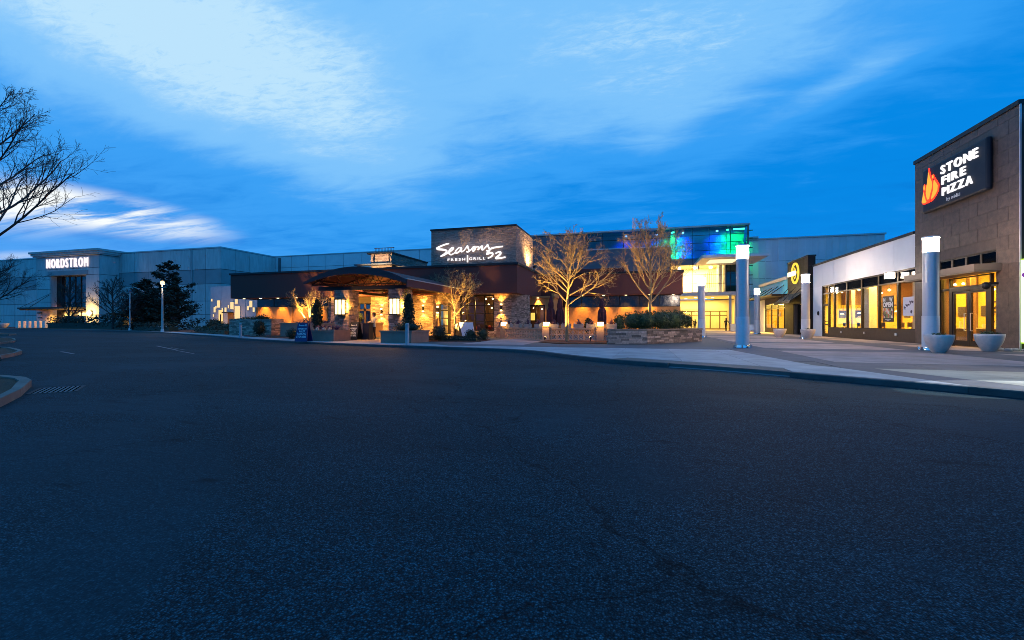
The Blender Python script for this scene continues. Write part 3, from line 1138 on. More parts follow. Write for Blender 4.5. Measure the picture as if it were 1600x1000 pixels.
# storm drain grate in the gutter
g = thing('storm_drain', 'square iron storm drain grate in the asphalt beside the nearest planted kerb island', 'drain', (-10.65, 5.75, 0))
ax, ay = Vector((-0.80, -0.60, 0)).normalized() * -1, Vector((-0.55, 0.83, 0)).normalized()
o0 = Vector((-10.50, 5.20, 0))
ux_, uy_ = Vector((-0.72, 0.50, 0)), Vector((0.55, 0.42, 0))
ux_, uy_ = Vector((-0.68, 0.52, 0)), Vector((0.36, 0.40, 0))
def gpt(u, v, z):
    p = o0 + ux_ * u * 1.15 + uy_ * v * 1.25
    return (p.x, p.y, z)
fr = MB()
for u0, u1, v0, v1 in ((0, 1, 0, .08), (0, 1, .92, 1), (0, .05, .08, .92), (.95, 1, .08, .92)):
    fr.add([gpt(u0, v0, -.02), gpt(u1, v0, -.02), gpt(u1, v1, -.02), gpt(u0, v1, -.02), gpt(u0, v0, .007), gpt(u1, v0, .007), gpt(u1, v1, .007), gpt(u0, v1, .007)],
           [(4, 5, 6, 7), (0, 1, 5, 4), (1, 2, 6, 5), (2, 3, 7, 6), (3, 0, 4, 7)])
fr.build('frame', IRON, g)
MB().quad(gpt(.03, .05, .004), gpt(.97, .05, .004), gpt(.97, .95, .004), gpt(.03, .95, .004)).build('pit_shade_sheet', PIT_SHADE, g)  # flat sheet flush with the road; its black paints the shade of the shaft
for k in range(8):
    v0 = 0.10 + 0.80 * (k + 0.22) / 8
    v1 = v0 + 0.052
    b = MB()
    b.add([gpt(.05, v0, .005), gpt(.95, v0, .005), gpt(.95, v1, .005), gpt(.05, v1, .005), gpt(.05, v0, .0065), gpt(.95, v0, .0065), gpt(.95, v1, .0065), gpt(.05, v1, .0065)],
          [(4, 5, 6, 7), (0, 1, 5, 4), (1, 2, 6, 5), (2, 3, 7, 6), (3, 0, 4, 7)])
    b.build('grate_bar', GRATE, g)

# ================================================================== DEPARTMENT STORE (far left)
ds = thing('department_store', 'far pale precast concrete department store with tall entrance tower', 'department store', (-140, 82, 0))
MAINY, RX, BACKY = 82.4, -95.7, 98.8
core = MB().box(-230, RX - 0.25, MAINY + 0.25, 130, 0, 19.2)
core.build('wall', JOINT, ds)
rows = [(0.1, 3.4, PRECAST), (3.4, 6.6, PRECAST), (6.6, 10.7, PRECAST), (10.7, 14.2, PRECAST_DK), (14.2, 19.2, PRECAST)]
x = RX
k = 0
while x > -190:
    x2 = x - 4.7
    if not (x < -130 and x2 > -152.5):
        for z0, z1, m in rows:
            piece('wall_panel', m, ds, max(x2, -190) + 0.05, x - 0.05, MAINY + (0.06 if m is PRECAST_DK else 0), MAINY + 0.25, z0 + 0.05, z1 - 0.05)
    x = x2
y = MAINY
for k in range(4):
    for z0, z1, m in rows:
        piece('wall_panel', m, ds, RX - 0.25, RX - (0.06 if m is PRECAST_DK else 0), y + 0.05, y + 4.05, z0 + 0.05, z1 - 0.05)
    y += 4.1
MB().box(-230, RX + 0.1, MAINY - 0.12, MAINY + 0.5, 19.2, 19.5).box(RX - 0.5, RX + 0.1, MAINY + 0.5, BACKY, 19.2, 19.5).build('coping', METAL_LT, ds)
MB().box(-104.9, -104.5, MAINY - 0.04, MAINY, 0.1, 19.2).build('downpipe', PRECAST_DK, ds)
# tower: pieces round the tall opening
TX0, TX1, TY = -152.9, -129.4, 78.0
OX0, OX1, OZ = -147.35, -134.2, 13.5
tw = MB()
tw.box(TX0 + 0.2, OX0 - 0.2, TY + 0.2, MAINY + 0.2, 0, 19.0).box(OX1 + 0.2, TX1 - 0.2, TY + 0.2, MAINY + 0.2, 0, 19.0).box(OX0 - 0.2, OX1 + 0.2, TY + 0.2, MAINY + 0.2, OZ + 0.2, 19.0)
tw.build('tower', JOINT, ds)
for (xa, xb, n) in ((TX0, OX0, 1), (OX1, TX1, 1)):
    for z0, z1 in ((0.1, 3.4), (3.4, 6.6), (6.6, 10.1), (10.1, 13.5)):
        piece('wall_panel', PRECAST, ds, xa + 0.04, xb - 0.04, TY, TY + 0.2, z0 + 0.05, z1 - 0.05)
for q in range(5):
    xa = TX0 + (TX1 - TX0) * q / 5
    xb = TX0 + (TX1 - TX0) * (q + 1) / 5
    for z0, z1 in ((13.5, 15.2), (15.2, 18.4)):
        piece('wall_panel', PRECAST, ds, xa + 0.04, xb - 0.04, TY, TY + 0.2, z0 + 0.05, z1 - 0.05)
for z0, z1 in ((0.1, 3.4), (3.4, 6.6), (6.6, 10.1), (10.1, 13.5), (13.5, 18.4)):
    piece('wall_panel', PRECAST, ds, TX1 - 0.2, TX1, TY + 0.2, MAINY, z0 + 0.05, z1 - 0.05)
B(OX0 - 0.2, OX0, TY + .21, TY + 1.7, 0.1, OZ).build('reveal', PRECAST, ds)
B(OX1, OX1 + 0.2, TY + .21, TY + 1.7, 0.1, OZ).build('reveal', PRECAST, ds)
MB().box(OX0 - 0.9, OX1 + 0.9, TY - 0.15, TY, OZ + 0.05, OZ + 1.2).build('lintel', PRECAST_DK, ds)
MB().box(TX0 - 0.5, TX1 + 0.5, TY - 0.5, MAINY + 0.5, 18.45, 18.8).box(TX0 - 0.8, TX1 + 0.8, TY - 0.8, MAINY + 0.8, 18.8, 19.3).box(TX0 - 1.1, TX1 + 1.1, TY - 1.1, MAINY + 1.1, 19.3, 19.8).build('cornice', PRECAST, ds)
GY = TY + 1.6
for q in range(6):
    xa = OX0 + (OX1 - OX0) * q / 6
    xb = OX0 + (OX1 - OX0) * (q + 1) / 6
    for z0, z1, m in ((9.2, 13.4, GLASS_D), (6.6, 9.2, GLASS_SP), (4.6, 6.6, GLASS_D)):
        w = piece('window', DARKMET, ds, xa, xb, GY, GY + 0.02, z0 - 0.06, z0 + 0.06)
        p = piece('pane', m, ds, xa + 0.1, xb - 0.1, GY + 0.03, GY + 0.06, z0 + 0.08, z1 - 0.05)
    MB().box(xa - 0.08, xa + 0.08, GY - 0.12, GY + 0.1, 3.2, 13.4).build('mullion', DARKMET, ds)
    if q not in (0,):
        d = MB().box(xa + 0.08, xb - 0.08, GY + 0.0, GY + 0.06, 0.12, 0.4).box(xa + 0.08, xa + 0.22, GY, GY + 0.06, 0.4, 3.0).box(xb - 0.22, xb - 0.08, GY, GY + 0.06, 0.4, 3.0).box(xa + 0.08, xb - 0.08, GY, GY + 0.06, 3.0, 3.2).build('door', DARKMET, ds)
        B(xa + 0.22, xb - 0.22, GY + 0.02, GY + 0.04, 0.4, 3.0).build('pane', GLASS_D, d)
B(OX0, OX0 + 2.0, GY - 0.3, GY - 0.02, 0.12, 13.4).build('dark_pier', DARKMET, ds)
room = MB().box(OX0, OX1, GY + 5, GY + 5.2, 0.1, 13.4).box(OX0, OX1, GY + 0.3, GY + 5, 4.2, 4.5).box(OX0 - .2, OX0, GY + 0.1, GY + 5, .1, 13.4).box(OX1, OX1 + .2, GY + .1, GY + 5, .1, 13.4)
room.build('interior_wall', CREAM, ds)
for q in range(7):
    b = B(OX0 + 2.6 + q * 1.5, OX0 + 3.3 + q * 1.5, GY + 3.8, GY + 4.2, 0.12, 1.7 + 0.5 * (q % 3)).build('display_stand', WOOD, ds)
lamp('AREA', (-140.5, GY + 2.5, 4.1), 4500, (1, 0.66, 0.26), ds, (-140.5, GY + 2.5, 0), sx=9, sy=3)
lamp('AREA', (-139.5, GY + 2.5, 12.8), 700, (0.85, 0.62, 0.75), ds, (-139.5, GY + 4, 6), sx=9, sy=3)
MB().ball((-144.3, GY + 2, 11.1), .16).ball((-138.7, GY + 2, 10.1), .2).ball((-135.8, GY + 1.6, 10.6), .2).ball((-135.4, GY + 1.6, 9.9), .2).ball((-138.9, GY + 1.5, 5.2), .18).ball((-135.8, GY + 1.5, 5.3), .2).build('hanging_lamp', BULB_E, ds)
# awning on tie rods
aw = MB().box(-152.0, -134.4, TY - 4.2, TY - 0.1, 4.85, 5.25).build('awning', DARKMET, ds)
MB().tube([(-147.9, TY - 3.9, 5.25), (-147.9, TY, 8.6)], 0.07, 5).tube([(-151.6, TY - 3.9, 5.2), (-147.4, TY, 9)], 0.05, 5).build('tie_rod', DARKMET, ds)
for q in range(9):
    piece('awning_rib', WOOD, aw, -151.6 + q * 2.1, -151.3 + q * 2.1, TY - 4.0, TY - 0.2, 4.6, 4.84)
B(-152.2, -150.6, TY - .25, TY - .02, 3.8, 4.1).build('wall_plaque', DARKMET, ds)
B(-151.9, -150.5, TY - .25, TY - .02, 2.6, 2.8).build('wall_plaque', DARKMET, ds)
for q in (-145.5, -141, -137.5):
    lamp('SPOT', (q, TY - 2.0, 4.5), 2600, WARM, ds, (q, TY - 0.8, 0), 130)
# sign
sg = thing('store_sign', 'row of lit white capital letters high on the far entrance tower', 'sign', (-141, TY - 0.1, 15.6))
lettering('NORDSTROM', (-148.6, TY - 0.02, 15.55), (1, 0, 0), 15.4, 2.3, 0.28, PINKW_E, sg, bold=0.0, gap=0.30)
sn = thing('wall_lamp', 'glaring yellow wall lamp right of the far department store doors', 'lamp', (-132.1, TY - 0.1, 3.5))
MB().box(-132.5, -131.7, TY - 0.1, TY - 0.02, 3.2, 4.4).build('bracket', DARKMET, sn)
MB().ball((-132.1, TY - 0.55, 3.8), (.5, .42, .62)).build('lamp_globe', E('wall_lamp_glow', (1, .72, .22), 16), sn)
lamp('POINT', (-132.1, TY - 1.5, 3.8), 1400, (1, .62, .16), sn, size=.4)

# bollard blocks and bowls by the far doors
for k in range(6):
    xx = -147.2 + k * 1.95
    ob = MB().obox((xx, 71.9, 0.95), (1.0, 1.0, 1.7), 0, 0, 0.94).build('stone_bollard', POTC)
    tag(ob, ['leftmost', 'second from left', 'third from left', 'third from right', 'second from right', 'rightmost'][k] + ' of the square stone bollards before the far store doors', 'bollard', 'stone bollards before the department store')
for q in (-146.2, -142.3, -138.4):
    lamp('POINT', (q, 73.8, 0.9), 160, WARM, ds, size=.2)


def bowl_mesh(R0, h, lip=0.06):
    prof = []
    for k in range(9):
        t = k / 8
        r = R0 * (0.42 + 0.58 * math.sin(t * math.pi / 2) ** 0.9)
        prof.append((r, h * t))
    prof += [(R0 - lip, h), (R0 - lip - 0.01, h - 0.10), (0.01, h - 0.10)]
    return MB().lathe(0, 0, prof, 32, False)


def bowl(label, loc, R0, h, seed, plants=0, group=None):
    t = thing('planter_bowl', label, 'planter', loc, group)
    m = bowl_mesh(R0, h)
    m.v = [(x + loc[0], y + loc[1], z + loc[2]) for x, y, z in m.v]
    m.build('bowl', POTC, t, True)
    MB().cyl(loc[0], loc[1], loc[2] + h - 0.09, loc[2] + h - 0.05, R0 - 0.07, 24).build('soil', MULCH, t)
    if plants:
        rg = random.Random(seed)
        mb = MB()
        leaves(mb, rg, plants, lambda: clump(rg, (loc[0], loc[1], loc[2] + h - 0.02), (R0 - 0.1, R0 - 0.1, 0.13), 0.2), 0.10)
        mb.build('plants', LEAF, t)
    return t


bowl('white planter bowl left of the far stone bollards', (-152.5, 71.5, 0.12), 1.0, 1.15, 3)
bowl('white planter bowl right of the far stone bollards', (-133.5, 71.0, 0.12), 0.9, 1.2, 4)

# ================================================================== MALL BACK WALL
mw = thing('mall_wall', 'long plain grey mall wall behind the restaurant roof', 'building', (-70, 99, 0))
B(RX - 0.2, -20, BACKY + 0.25, 125, 0, 19.4).build('wall', JOINT, mw)
x = RX
while x < -22:
    for z0, z1 in ((0.1, 6.5), (6.5, 12.9), (12.9, 16.3), (16.3, 19.3)):
        piece('wall_panel', SIDING, mw, x + 0.05, x + 5.4, BACKY, BACKY + 0.25, z0 + 0.04, z1 - 0.04)
    x += 5.45
B(RX - 0.2, -20, BACKY - 0.1, BACKY + 0.5, 19.3, 19.55).build('coping', METAL_LT, mw)
MB().box(RX + 1.2, RX + 1.9, BACKY - 0.2, BACKY - 0.02, 6, 19.0).build('downpipe', SIDING_DK, mw)

# white slotted tenant front
sw = thing('slotted_storefront', 'white storefront pierced by scattered glowing slots beyond the restaurant', 'building', (-62, 56, 0))
MB().box(-67.2, -48, 56.06, 72, 0.1, 7.2).build('wall', GREYPAINT, sw)
for k in range(8):
    piece('wall_panel', GREYPAINT, sw, -67.2 + k * 2.4 + .02, -64.84 + k * 2.4, 56.0, 56.06, 0.12, 7.2)
slots = [(-66.43, -66.03, 3.03, 3.87), (-66.09, -65.83, 3.65, 4.07), (-65.73, -65.13, 3.80, 4.95), (-66.96, -66.69, 4.81, 5.22), (-64.76, -64.50, 3.33, 3.75), (-64.17, -63.78, 2.97, 3.79),
         (-63.48, -63.28, 3.68, 4.20), (-62.99, -62.34, 3.52, 4.65), (-62.02, -61.50, 4.38, 5.10), (-59.65, -59.26, 3.34, 3.95), (-59.17, -58.60, 3.79, 4.80), (-58.51, -58.13, 3.03, 3.74),
         (-66.59, -66.39, 2.31, 2.73), (-64.76, -64.50, 2.20, 2.51), (-62.08, -61.05, 2.0, 3.98)]
for a in slots:
    w = B(a[0] - .05, a[1] + .05, 55.93, 55.998, a[2] - .05, a[3] + .05).build('window', METAL_LT, sw)
    B(a[0], a[1], 55.92, 55.928, a[2], a[3]).build('pane', SLOT_E, w)
d = B(-65.5, -64.4, 55.93, 55.998, 0.12, 3.5).build('door', METAL_LT, sw)
B(-65.4, -64.5, 55.92, 55.928, 0.2, 3.4).build('pane', SLOT2_E, d)
B(-65.1, -64.85, 55.90, 55.918, 1.6, 2.7).build('handle', DARKMET, d)
d = B(-63.5, -62.35, 55.90, 55.998, 0.12, 2.9).build('door', BROWNW, sw)
MB().box(-63.6, -62.3, 54.9, 55.9, 2.9, 3.05).build('door_canopy', DARKMET, sw)
sl = thing('store_letter', 'cyan lit letter of a half hidden wall sign at the restaurant roof edge', 'sign', (-56.9, 55.9, 5.5))
lettering('L', (-57.3, 55.98, 5.45), (1, 0, 0), .85, 1.05, .14, CYAN_E, sl, bold=0.03)
lettering('L', (-57.36, 55.995, 5.40), (1, 0, 0), .97, 1.15, .05, BLUE_E, sl, bold=0.05, name='letter_edge')
lamp('POINT', (-62, 54.4, 2.8), 90, WARM, sw, size=.3)
lamp('POINT', (-65, 54.4, 1.4), 60, WARM, sw, size=.3)

# ================================================================== MALL ENTRANCE (glass box)
me_ = thing('mall_entrance', 'glass fronted mall entrance with green and blue lit upper panes', 'building', (6, 75, 0))
GY = 75.0
# slate clad volume on the left with the ribbon window
MB().box(-30, 4.7, GY + 0.12, GY + 22, 4.0, 13.5).box(-30, -8.6, GY + 0.12, GY + 22, 13.5, 16.3).box(-30, 4.7, GY + 7, GY + 22, 13.5, 16.3).build('clad_wall', JOINT, me_)
xs = [-30 + 3.45 * k for k in range(11)]
for k in range(10):
    for z0, z1 in ((5.6, 9.5), (9.5, 11.6), (11.6, 13.5)) + (((13.5, 16.2),) if xs[k] < -9 else ()):
        piece('clad_panel', SIDING_DK, me_, xs[k] + .03, min(xs[k + 1], -8.6 if z0 > 13 else 4.7) - .03, GY, GY + 0.12, z0 + .03, z1 - .03)
MB().box(-30.1, 16.05, GY - 0.25, GY + 0.3, 16.25, 16.5).box(-8.7, 4.7, GY - 0.1, GY + 0.1, 13.42, 13.6).build('roof_edge', METAL_LT, me_)
MB().box(-30, 15.9, GY + 0.3, GY + 22, 16.3, 16.42).build('roof', DARKMET, me_)
rx = [-8.54, -5.91, -2.6, 0.3, 2.57, 4.7]
for k in range(5):
    f = MB().box(rx[k] - .05, rx[k] + .05, GY - 0.04, GY + 0.08, 13.6, 16.2).box(rx[k] + .05, rx[k + 1] - .05, GY - 0.03, GY + 0.06, 14.85, 14.95).build('window', DARKMET, me_)
    for z0, z1 in ((13.62, 14.85), (14.95, 16.2)):
        B(rx[k] + .06, rx[k + 1] - .06, GY + 0.0, GY + 0.03, z0, z1).build('pane', GLASS_T, f)
MB().box(-8.6, 4.7, GY + 3.8, GY + 4.0, 13.5, 16.3).build('ribbon_back_wall', SIDING, me_)
# glass box panes
gx = [4.70, 5.43, 7.88, 10.32, 12.74, 13.38, 15.9]
gz = [11.40, 12.60, 13.80, 15.0, 16.2]
for k in range(6):
    for j in range(4):
        B(gx[k] + .05, gx[k + 1] - .05, GY, GY + 0.03, gz[j] + .04, gz[j + 1] - .04).build('pane', GLASS_T, me_)
    B(gx[k] + .04, gx[k + 1] - .04, GY + 0.0, GY + 0.05, 10.46, 11.36).build('spandrel_panel', SIDING_DK, me_)
    az = [6.1, 7.45, 8.85, 10.42]
    for j in range(3):
        B(gx[k] + .05, gx[k + 1] - .05, GY, GY + 0.03, az[j] + .03, az[j + 1] - .03).build('pane', GLASS_C if k < 4 else GLASS_T, me_)
fr = MB()
for xq in gx:
    fr.box(xq - .04, xq + .04, GY - 0.06, GY + 0.10, 6.1, 16.25)
for zq in gz + [10.42, 7.45, 8.85, 6.1]:
    fr.box(4.7, 15.9, GY - 0.035, GY + 0.06, zq - .03, zq + .03)
fr.build('curtain_wall_frame', DARKMET, me_)
for z in (7.2, 8.6, 10.0, 11.4, 12.8, 14.2, 15.4):
    piece('glass_bracket', DARKMET, me_, 15.9, 16.45, GY - .05, GY + .05, z - .06, z + .06)
fl = [(15.75, 15.93)]
B(15.7, 15.95, GY - 0.12, GY + 0.2, 0.1, 16.25).build('corner_fin', SIDING_DK, me_)
# upper interior: pale back wall washed by coloured lamps
MB().box(4.7, 15.7, GY + 2.2, GY + 2.3, 11.3, 16.2).box(4.7, 15.7, GY + 0.3, GY + 2.2, 11.25, 11.38).build('upper_back_wall', SCRIM, me_)
for xq, c, zf in ((5.15, 'g', 15.75), (14.7, 'g', 15.75), (2.6, 'b', 15.5), (-2.2, 'b', 15.5), (6.6, 'b', 15.6), (11.6, 'b', 15.6), (4.9, 'g', 15.7), (13.1, 'g', 15.7)):
    MB().box(xq - (.8 if xq > 14 else .16), xq + (.8 if xq > 14 else .16), GY + .7, GY + .95, zf, zf + 0.22).build('flood_lamp', GREEN_E if c == 'g' else BLUEF_E, me_)
    g_ = c == 'g'
    for dzz in (0.0, 2.2):
        lamp('SPOT', (xq, GY + .55, zf - .1 - dzz), 1500 if g_ else 2000, (0.005, 1.0, 0.14) if g_ else (0.005, 0.04, 1.0), me_, (xq, GY + 2.2, zf - 1.8 - dzz), 105, 1.0)
lamp('AREA', (9.5, GY + 1.0, 16.0), 240, (0.02, 0.35, 0.8), me_, (9.5, GY + 1.5, 11), sx=10, sy=1.4)
# atrium
MB().box(4.7, 12.6, GY + 9.0, GY + 9.2, 5.9, 11.3).box(4.5, 4.7, GY + 0.2, GY + 9, 5.9, 11.3).box(12.55, 12.75, GY + 0.2, GY + 9, 5.9, 11.3).build('atrium_wall', CREAM, me_)
B(4.7, 12.6, GY + 0.3, GY + 9, 10.9, 11.2).build('atrium_ceiling', CREAM, me_)
B(4.5, 15.8, GY + 0.12, GY + 9, 5.75, 6.0).build('atrium_floor', CREAM, me_)
for k in range(9):
    piece('atrium_louvre', BROWNW, me_, 10.7 + 0.2 * k, 10.78 + 0.2 * k, GY + 8.9 - 0.65 * k, GY + 9.0 - 0.65 * k, 7.3, 9.9)
MB().cyl(12.1, GY + 1.2, 6.0, 11.2, 0.35, 14).build('atrium_column', SIDING, me_)
B(13.0, 15.6, GY + 1.2, GY + 1.3, 6.0, 10.9).build('green_screen', M('green_glazed_screen', (.04, .22, .13), .4), me_)
lamp('AREA', (8.3, GY + 4.5, 10.8), 5200, (1.0, 0.72, 0.28), me_, (8.3, GY + 4.5, 0), sx=7, sy=6)
for q in (6.2, 8.6, 11):
    MB().ball((q, GY + 3, 10.3), .25).build('atrium_lamp', WARMW_E, me_)
# fascia band, soffit, vestibule
B(3.9, 15.9, GY - 1.6, GY + 0.05, 5.47, 6.04).build('entrance_canopy', METAL_LT, me_)
B(3.9, 15.9, GY + 0.06, GY + 9.0, 5.47, 5.7).build('soffit', CREAM, me_)
VY = GY + 8.5
MB().box(3.9, 16, VY + 4.0, VY + 4.2, 0.1, 5.5).box(3.6, 3.9, GY - 0.5, VY + 4, 0.1, 5.5).box(14.0, 16.2, GY + 0.3, GY + 0.6, 0.1, 5.46).box(15.9, 16.2, GY + .6, VY + 4, 0.1, 5.46).build('vestibule_wall', CREAM, me_)
B(3.9, 15.9, GY - 0.2, VY + 4, 0.10, 0.16).build('vestibule_floor', CREAM, me_)
dx = [4.2, 5.7, 7.2, 8.7, 10.2, 11.7, 13.2, 14.4]
for k in range(7):
    d = MB().box(dx[k], dx[k] + .1, VY, VY + .1, .16, 3.4).box(dx[k + 1] - .1, dx[k + 1], VY, VY + .1, .16, 3.4).box(dx[k] + .1, dx[k + 1] - .1, VY, VY + .1, 2.5, 2.65).box(dx[k] + .1, dx[k + 1] - .1, VY, VY + .1, .16, .4).box(dx[k] + .1, dx[k + 1] - .1, VY, VY + .1, 3.25, 3.4).build('door', DOORFR, me_)
    B(dx[k] + .1, dx[k + 1] - .1, VY + .04, VY + .06, .4, 2.5).build('pane', GLASS_C, d)
    B(dx[k] + .1, dx[k + 1] - .1, VY + .04, VY + .06, 2.65, 3.25).build('transom_pane', GLASS_C, d)
MB().box(4, 14.4, VY - .1, VY + .2, 3.4, 3.75).build('door_header', CREAM, me_)
for xq, yq in ((6.0, 77), (8.7, 78), (11.4, 79), (13.6, 77), (7.5, 81), (10.6, 81.5)):
    MB().cyl(xq, yq, 5.40, 5.465, .22, 12).build('downlight', DOWN_E, me_)
lamp('AREA', (9.5, GY + 4, 5.40), 1150, (1.0, 0.66, 0.16), me_, (9.5, GY + 4, 0), sx=9, sy=6)
lamp('AREA', (9.5, VY + 2, 5.2), 800, (1.0, 0.66, 0.16), me_, (9.5, VY + 2.5, 0), sx=9, sy=2)
MB().cyl(13.1, GY - 1.2, 0.12, 5.47, .2, 14).build('canopy_post', METAL_LT, me_)
# thin steel blade canopy above
bl = MB().box(8.1, 16.3, GY - 9.6, GY - 1.0, 10.15, 10.55).box(8.4, 16.2, GY - 9.3, GY - 1.0, 10.55, 10.62).build('blade_canopy', SIDING, me_)
MB().box(9.4, 13.0, GY - 7.5, GY - 3.5, 10.1, 10.148).build('canopy_light_panel', E('canopy_light', (1, .82, .45), 1.3), me_)
MB().box(8.6, 8.8, GY - 1.0, GY - .05, 9.6, 10.5).box(15.0, 15.2, GY - 1.0, GY - .05, 9.6, 10.5).build('canopy_beam', SIDING, me_)

# ribbed grey metal box behind the shops
sb = thing('metal_clad_hall', 'plain grey ribbed metal hall rising behind the shop roofs', 'building', (25, 77, 0))
B(16.1, 34.1, 77.14, 110, 0, 14.2).build('wall', JOINT, sb)
x = 15.98
while x < 34.1:
    for z0, z1 in ((0.1, 5.6), (5.6, 8.2), (8.2, 10.85), (10.85, 14.2)):
        piece('siding_panel', SIDING, sb, x + .02, min(x + .86, 34.15), 77.06, 77.14, z0 + .025, z1 - .025)
    piece('siding_rib', SIDING, sb, x - .045, x + .018, 77.0, 77.14, .1, 14.2)
    x += 0.9
B(15.9, 34.3, 76.9, 77.5, 14.2, 14.42).build('coping', METAL_LT, sb)
B(16.0, 17.6, 76.6, 78, 14.42, 14.7).build('roof_vent', METAL_LT, sb)

# ================================================================== RIGHT-HAND SHOPS (facade on x = 15.3)
FX = 15.3
# ---- pizza restaurant
pz = thing('pizza_restaurant', 'tall brown tiled pizza restaurant with glass doors', 'restaurant', (20, 27.5, 0))
Y0, Y1, PH = 23.8, 31.2, 10.45
EY0, EY1 = 25.1, 29.1
MB().box(FX + .03, FX + .35, Y0 + .02, EY0, .1, PH).box(FX + .03, FX + .35, EY1, Y1, .1, PH).box(FX + .03, FX + .35, EY0, EY1, 4.58, PH).box(FX + .35, 27, Y0 + .02, Y0 + .3, .1, PH).box(FX + .35, 27, Y1 - .3, Y1, 4.6, PH).box(26.7, 27, Y0 + .3, Y1 - .3, .1, PH).build('wall', TILE_GAP, pz)
B(FX + .35, 26.7, Y0 + .3, Y1 - .3, PH - .2, PH - .05).build('roof', DARKMET, pz)
tz = 0.13
row = 0
TH = 0.62
while tz < PH - .05:
    th = min(TH, PH - tz)
    ty = Y0 - (0.61 if row % 2 else 0.0)
    while ty < Y1 - .02:
        a, b = max(ty, Y0), min(ty + 1.22, Y1)
        segs = [(a, b)]
        if tz < 4.55 and a < EY1 and b > EY0:
            segs = [s for s in ((a, min(b, EY0)), (max(a, EY1), b)) if s[1] - s[0] > .05]
        top = tz + th
        for s in segs:
            piece('tile', TILE, pz, FX, FX + .03, s[0] + .006, s[1] - .006, tz + .006, min(top, PH) - .006)
        ty += 1.22
    tz += th
    row += 1
MB().box(FX - .06, FX + .5, Y0 - .02, Y1 + .05, PH, PH + .2).build('coping', CAPDK, pz)
MB().box(FX - .025, FX + .03, Y0 - .05, Y0 - .002, .12, PH).build('corner_trim', STEEL, pz)
# clerestory, canopy, storefront
for k in range(4):
    a, b = EY0 + 1.0 * k, EY0 + 1.0 * (k + 1)
    w = MB().box(FX + .05, FX + .12, a, a + .07, 3.95, 4.56).box(FX + .05, FX + .12, b - .07, b, 3.95, 4.56).box(FX + .05, FX + .12, a + .07, b - .07, 4.49, 4.56).box(FX + .05, FX + .12, a + .07, b - .07, 3.95, 4.02).build('window', DARKMET, pz)
    B(FX + .08, FX + .10, a + .07, b - .07, 4.02, 4.49).build('pane', GLASS_D, w)
MB().box(FX - 1.0, FX - .001, 24.75, 30.2, 3.62, 3.92).box(FX - .96, FX - .001, 24.8, 30.15, 3.56, 3.62).build('entrance_canopy', M('taupe_canopy_metal', (.20, .15, .115), .5, .2, var=.1), pz)
pan = [(25.1, 25.62), (28.3, 29.1)]
for a, b in pan:
    w = MB().box(FX + .08, FX + .2, a, a + .09, .12, 3.56).box(FX + .08, FX + .2, b - .09, b, .12, 3.56).box(FX + .08, FX + .2, a + .09, b - .09, .12, .3).box(FX + .08, FX + .2, a + .09, b - .09, 2.95, 3.05).build('window', DARKMET, pz)
    B(FX + .13, FX + .15, a + .09, b - .09, .3, 2.95).build('pane', GLASS_C, w)
    B(FX + .13, FX + .15, a + .09, b - .09, 3.05, 3.56).build('transom_pane', GLASS_C, w)
MB().box(FX + .08, FX + .2, 25.62, 28.3, 2.88, 3.1).box(FX + .08, FX + .2, 25.62, 25.75, .12, 2.88).box(FX + .08, FX + .2, 28.17, 28.3, .12, 2.88).box(FX + .08, FX + .2, 25.62, 28.3, 3.5, 3.56).build('door_frame', DARKMET, pz)
for a, b in ((25.62, 26.96), (26.96, 28.3)):
    B(FX + .13, FX + .15, a + .04, b - .04, 3.1, 3.5).build('transom_pane', GLASS_C, pz)
for a, b, s in ((25.76, 26.95, 1), (26.97, 28.16, -1)):
    d = MB().box(FX + .10, FX + .17, a, a + .13, .14, 2.87).box(FX + .10, FX + .17, b - .13, b, .14, 2.87).box(FX + .10, FX + .17, a + .13, b - .13, .14, .42).box(FX + .10, FX + .17, a + .13, b - .13, 2.74, 2.87).build('door', DARKMET, pz)
    B(FX + .125, FX + .145, a + .13, b - .13, .42, 2.74).build('pane', GLASS_C, d)
    yh = b - .2 if s > 0 else a + .2
    MB().tube([(FX + .10, yh, .9), (FX + .02, yh, .9), (FX + .02, yh, 1.75), (FX + .10, yh, 1.75)], .018, 6).build('handle', STEEL, d)
MB().box(FX - .45, FX - .002, 24.95, 25.06, 3.0, 3.1).ball((FX - .42, 25.0, 2.95), (.16, .16, .17)).build('wall_camera', CAPDK, pz)
# inside
MB().box(20.5, 20.6, Y0 + .3, Y1 + 15.6, .12, 4.6).box(FX + .4, 20.5, Y0 + .3, Y0 + .4, .12, 4.6).build('interior_wall', YELLOW, pz)
B(18.6, 19.0, 28.5, 37.5, .13, .95).build('counter', WOOD, pz)
B(18.5, 19.1, 28.4, 37.6, .952, 1.0).build('counter_top', CREAM, pz)
B(16.4, 16.65, 30.6, 30.9, .13, 4.3).build('interior_post', BROWNW, pz)
B(16.4, 16.65, 28.65, 28.95, .13, 4.3).build('interior_post', BROWNW, pz)
for k in range(9):
    MB().cyl(18.8, 28.9 + k * .95, 1.0, 1.22 + .08 * (k % 3), .07, 8).build('counter_jar', [BULB_E, WOOD, CREAM][k % 3] if k % 3 else CREAM, pz)
B(FX + .2, 20.5, Y0 + .4, Y1, .11, .13).build('interior_floor', INTFLOOR, pz)
B(FX + .36, 20.5, Y0 + .4, Y1, 4.3, 4.5).build('interior_ceiling', INTCEIL, pz)
mbx = MB().obox((16.9, 29.5, 1.55), (.06, .95, .95), R(-30), 0).tube([(16.9, 29.5, .14), (16.9, 29.5, 1.1)], .03, 6).build('menu_stand', CHAIRW, pz)
pend = MB()
for a, b, z in ((18.0, 32.0, 3.56), (18.0, 32.7, 3.56), (18.0, 29.7, 3.07), (18.4, 34.0, 3.3), (18.4, 35.6, 3.3)):
    pend.ball((a, b, z), .075)
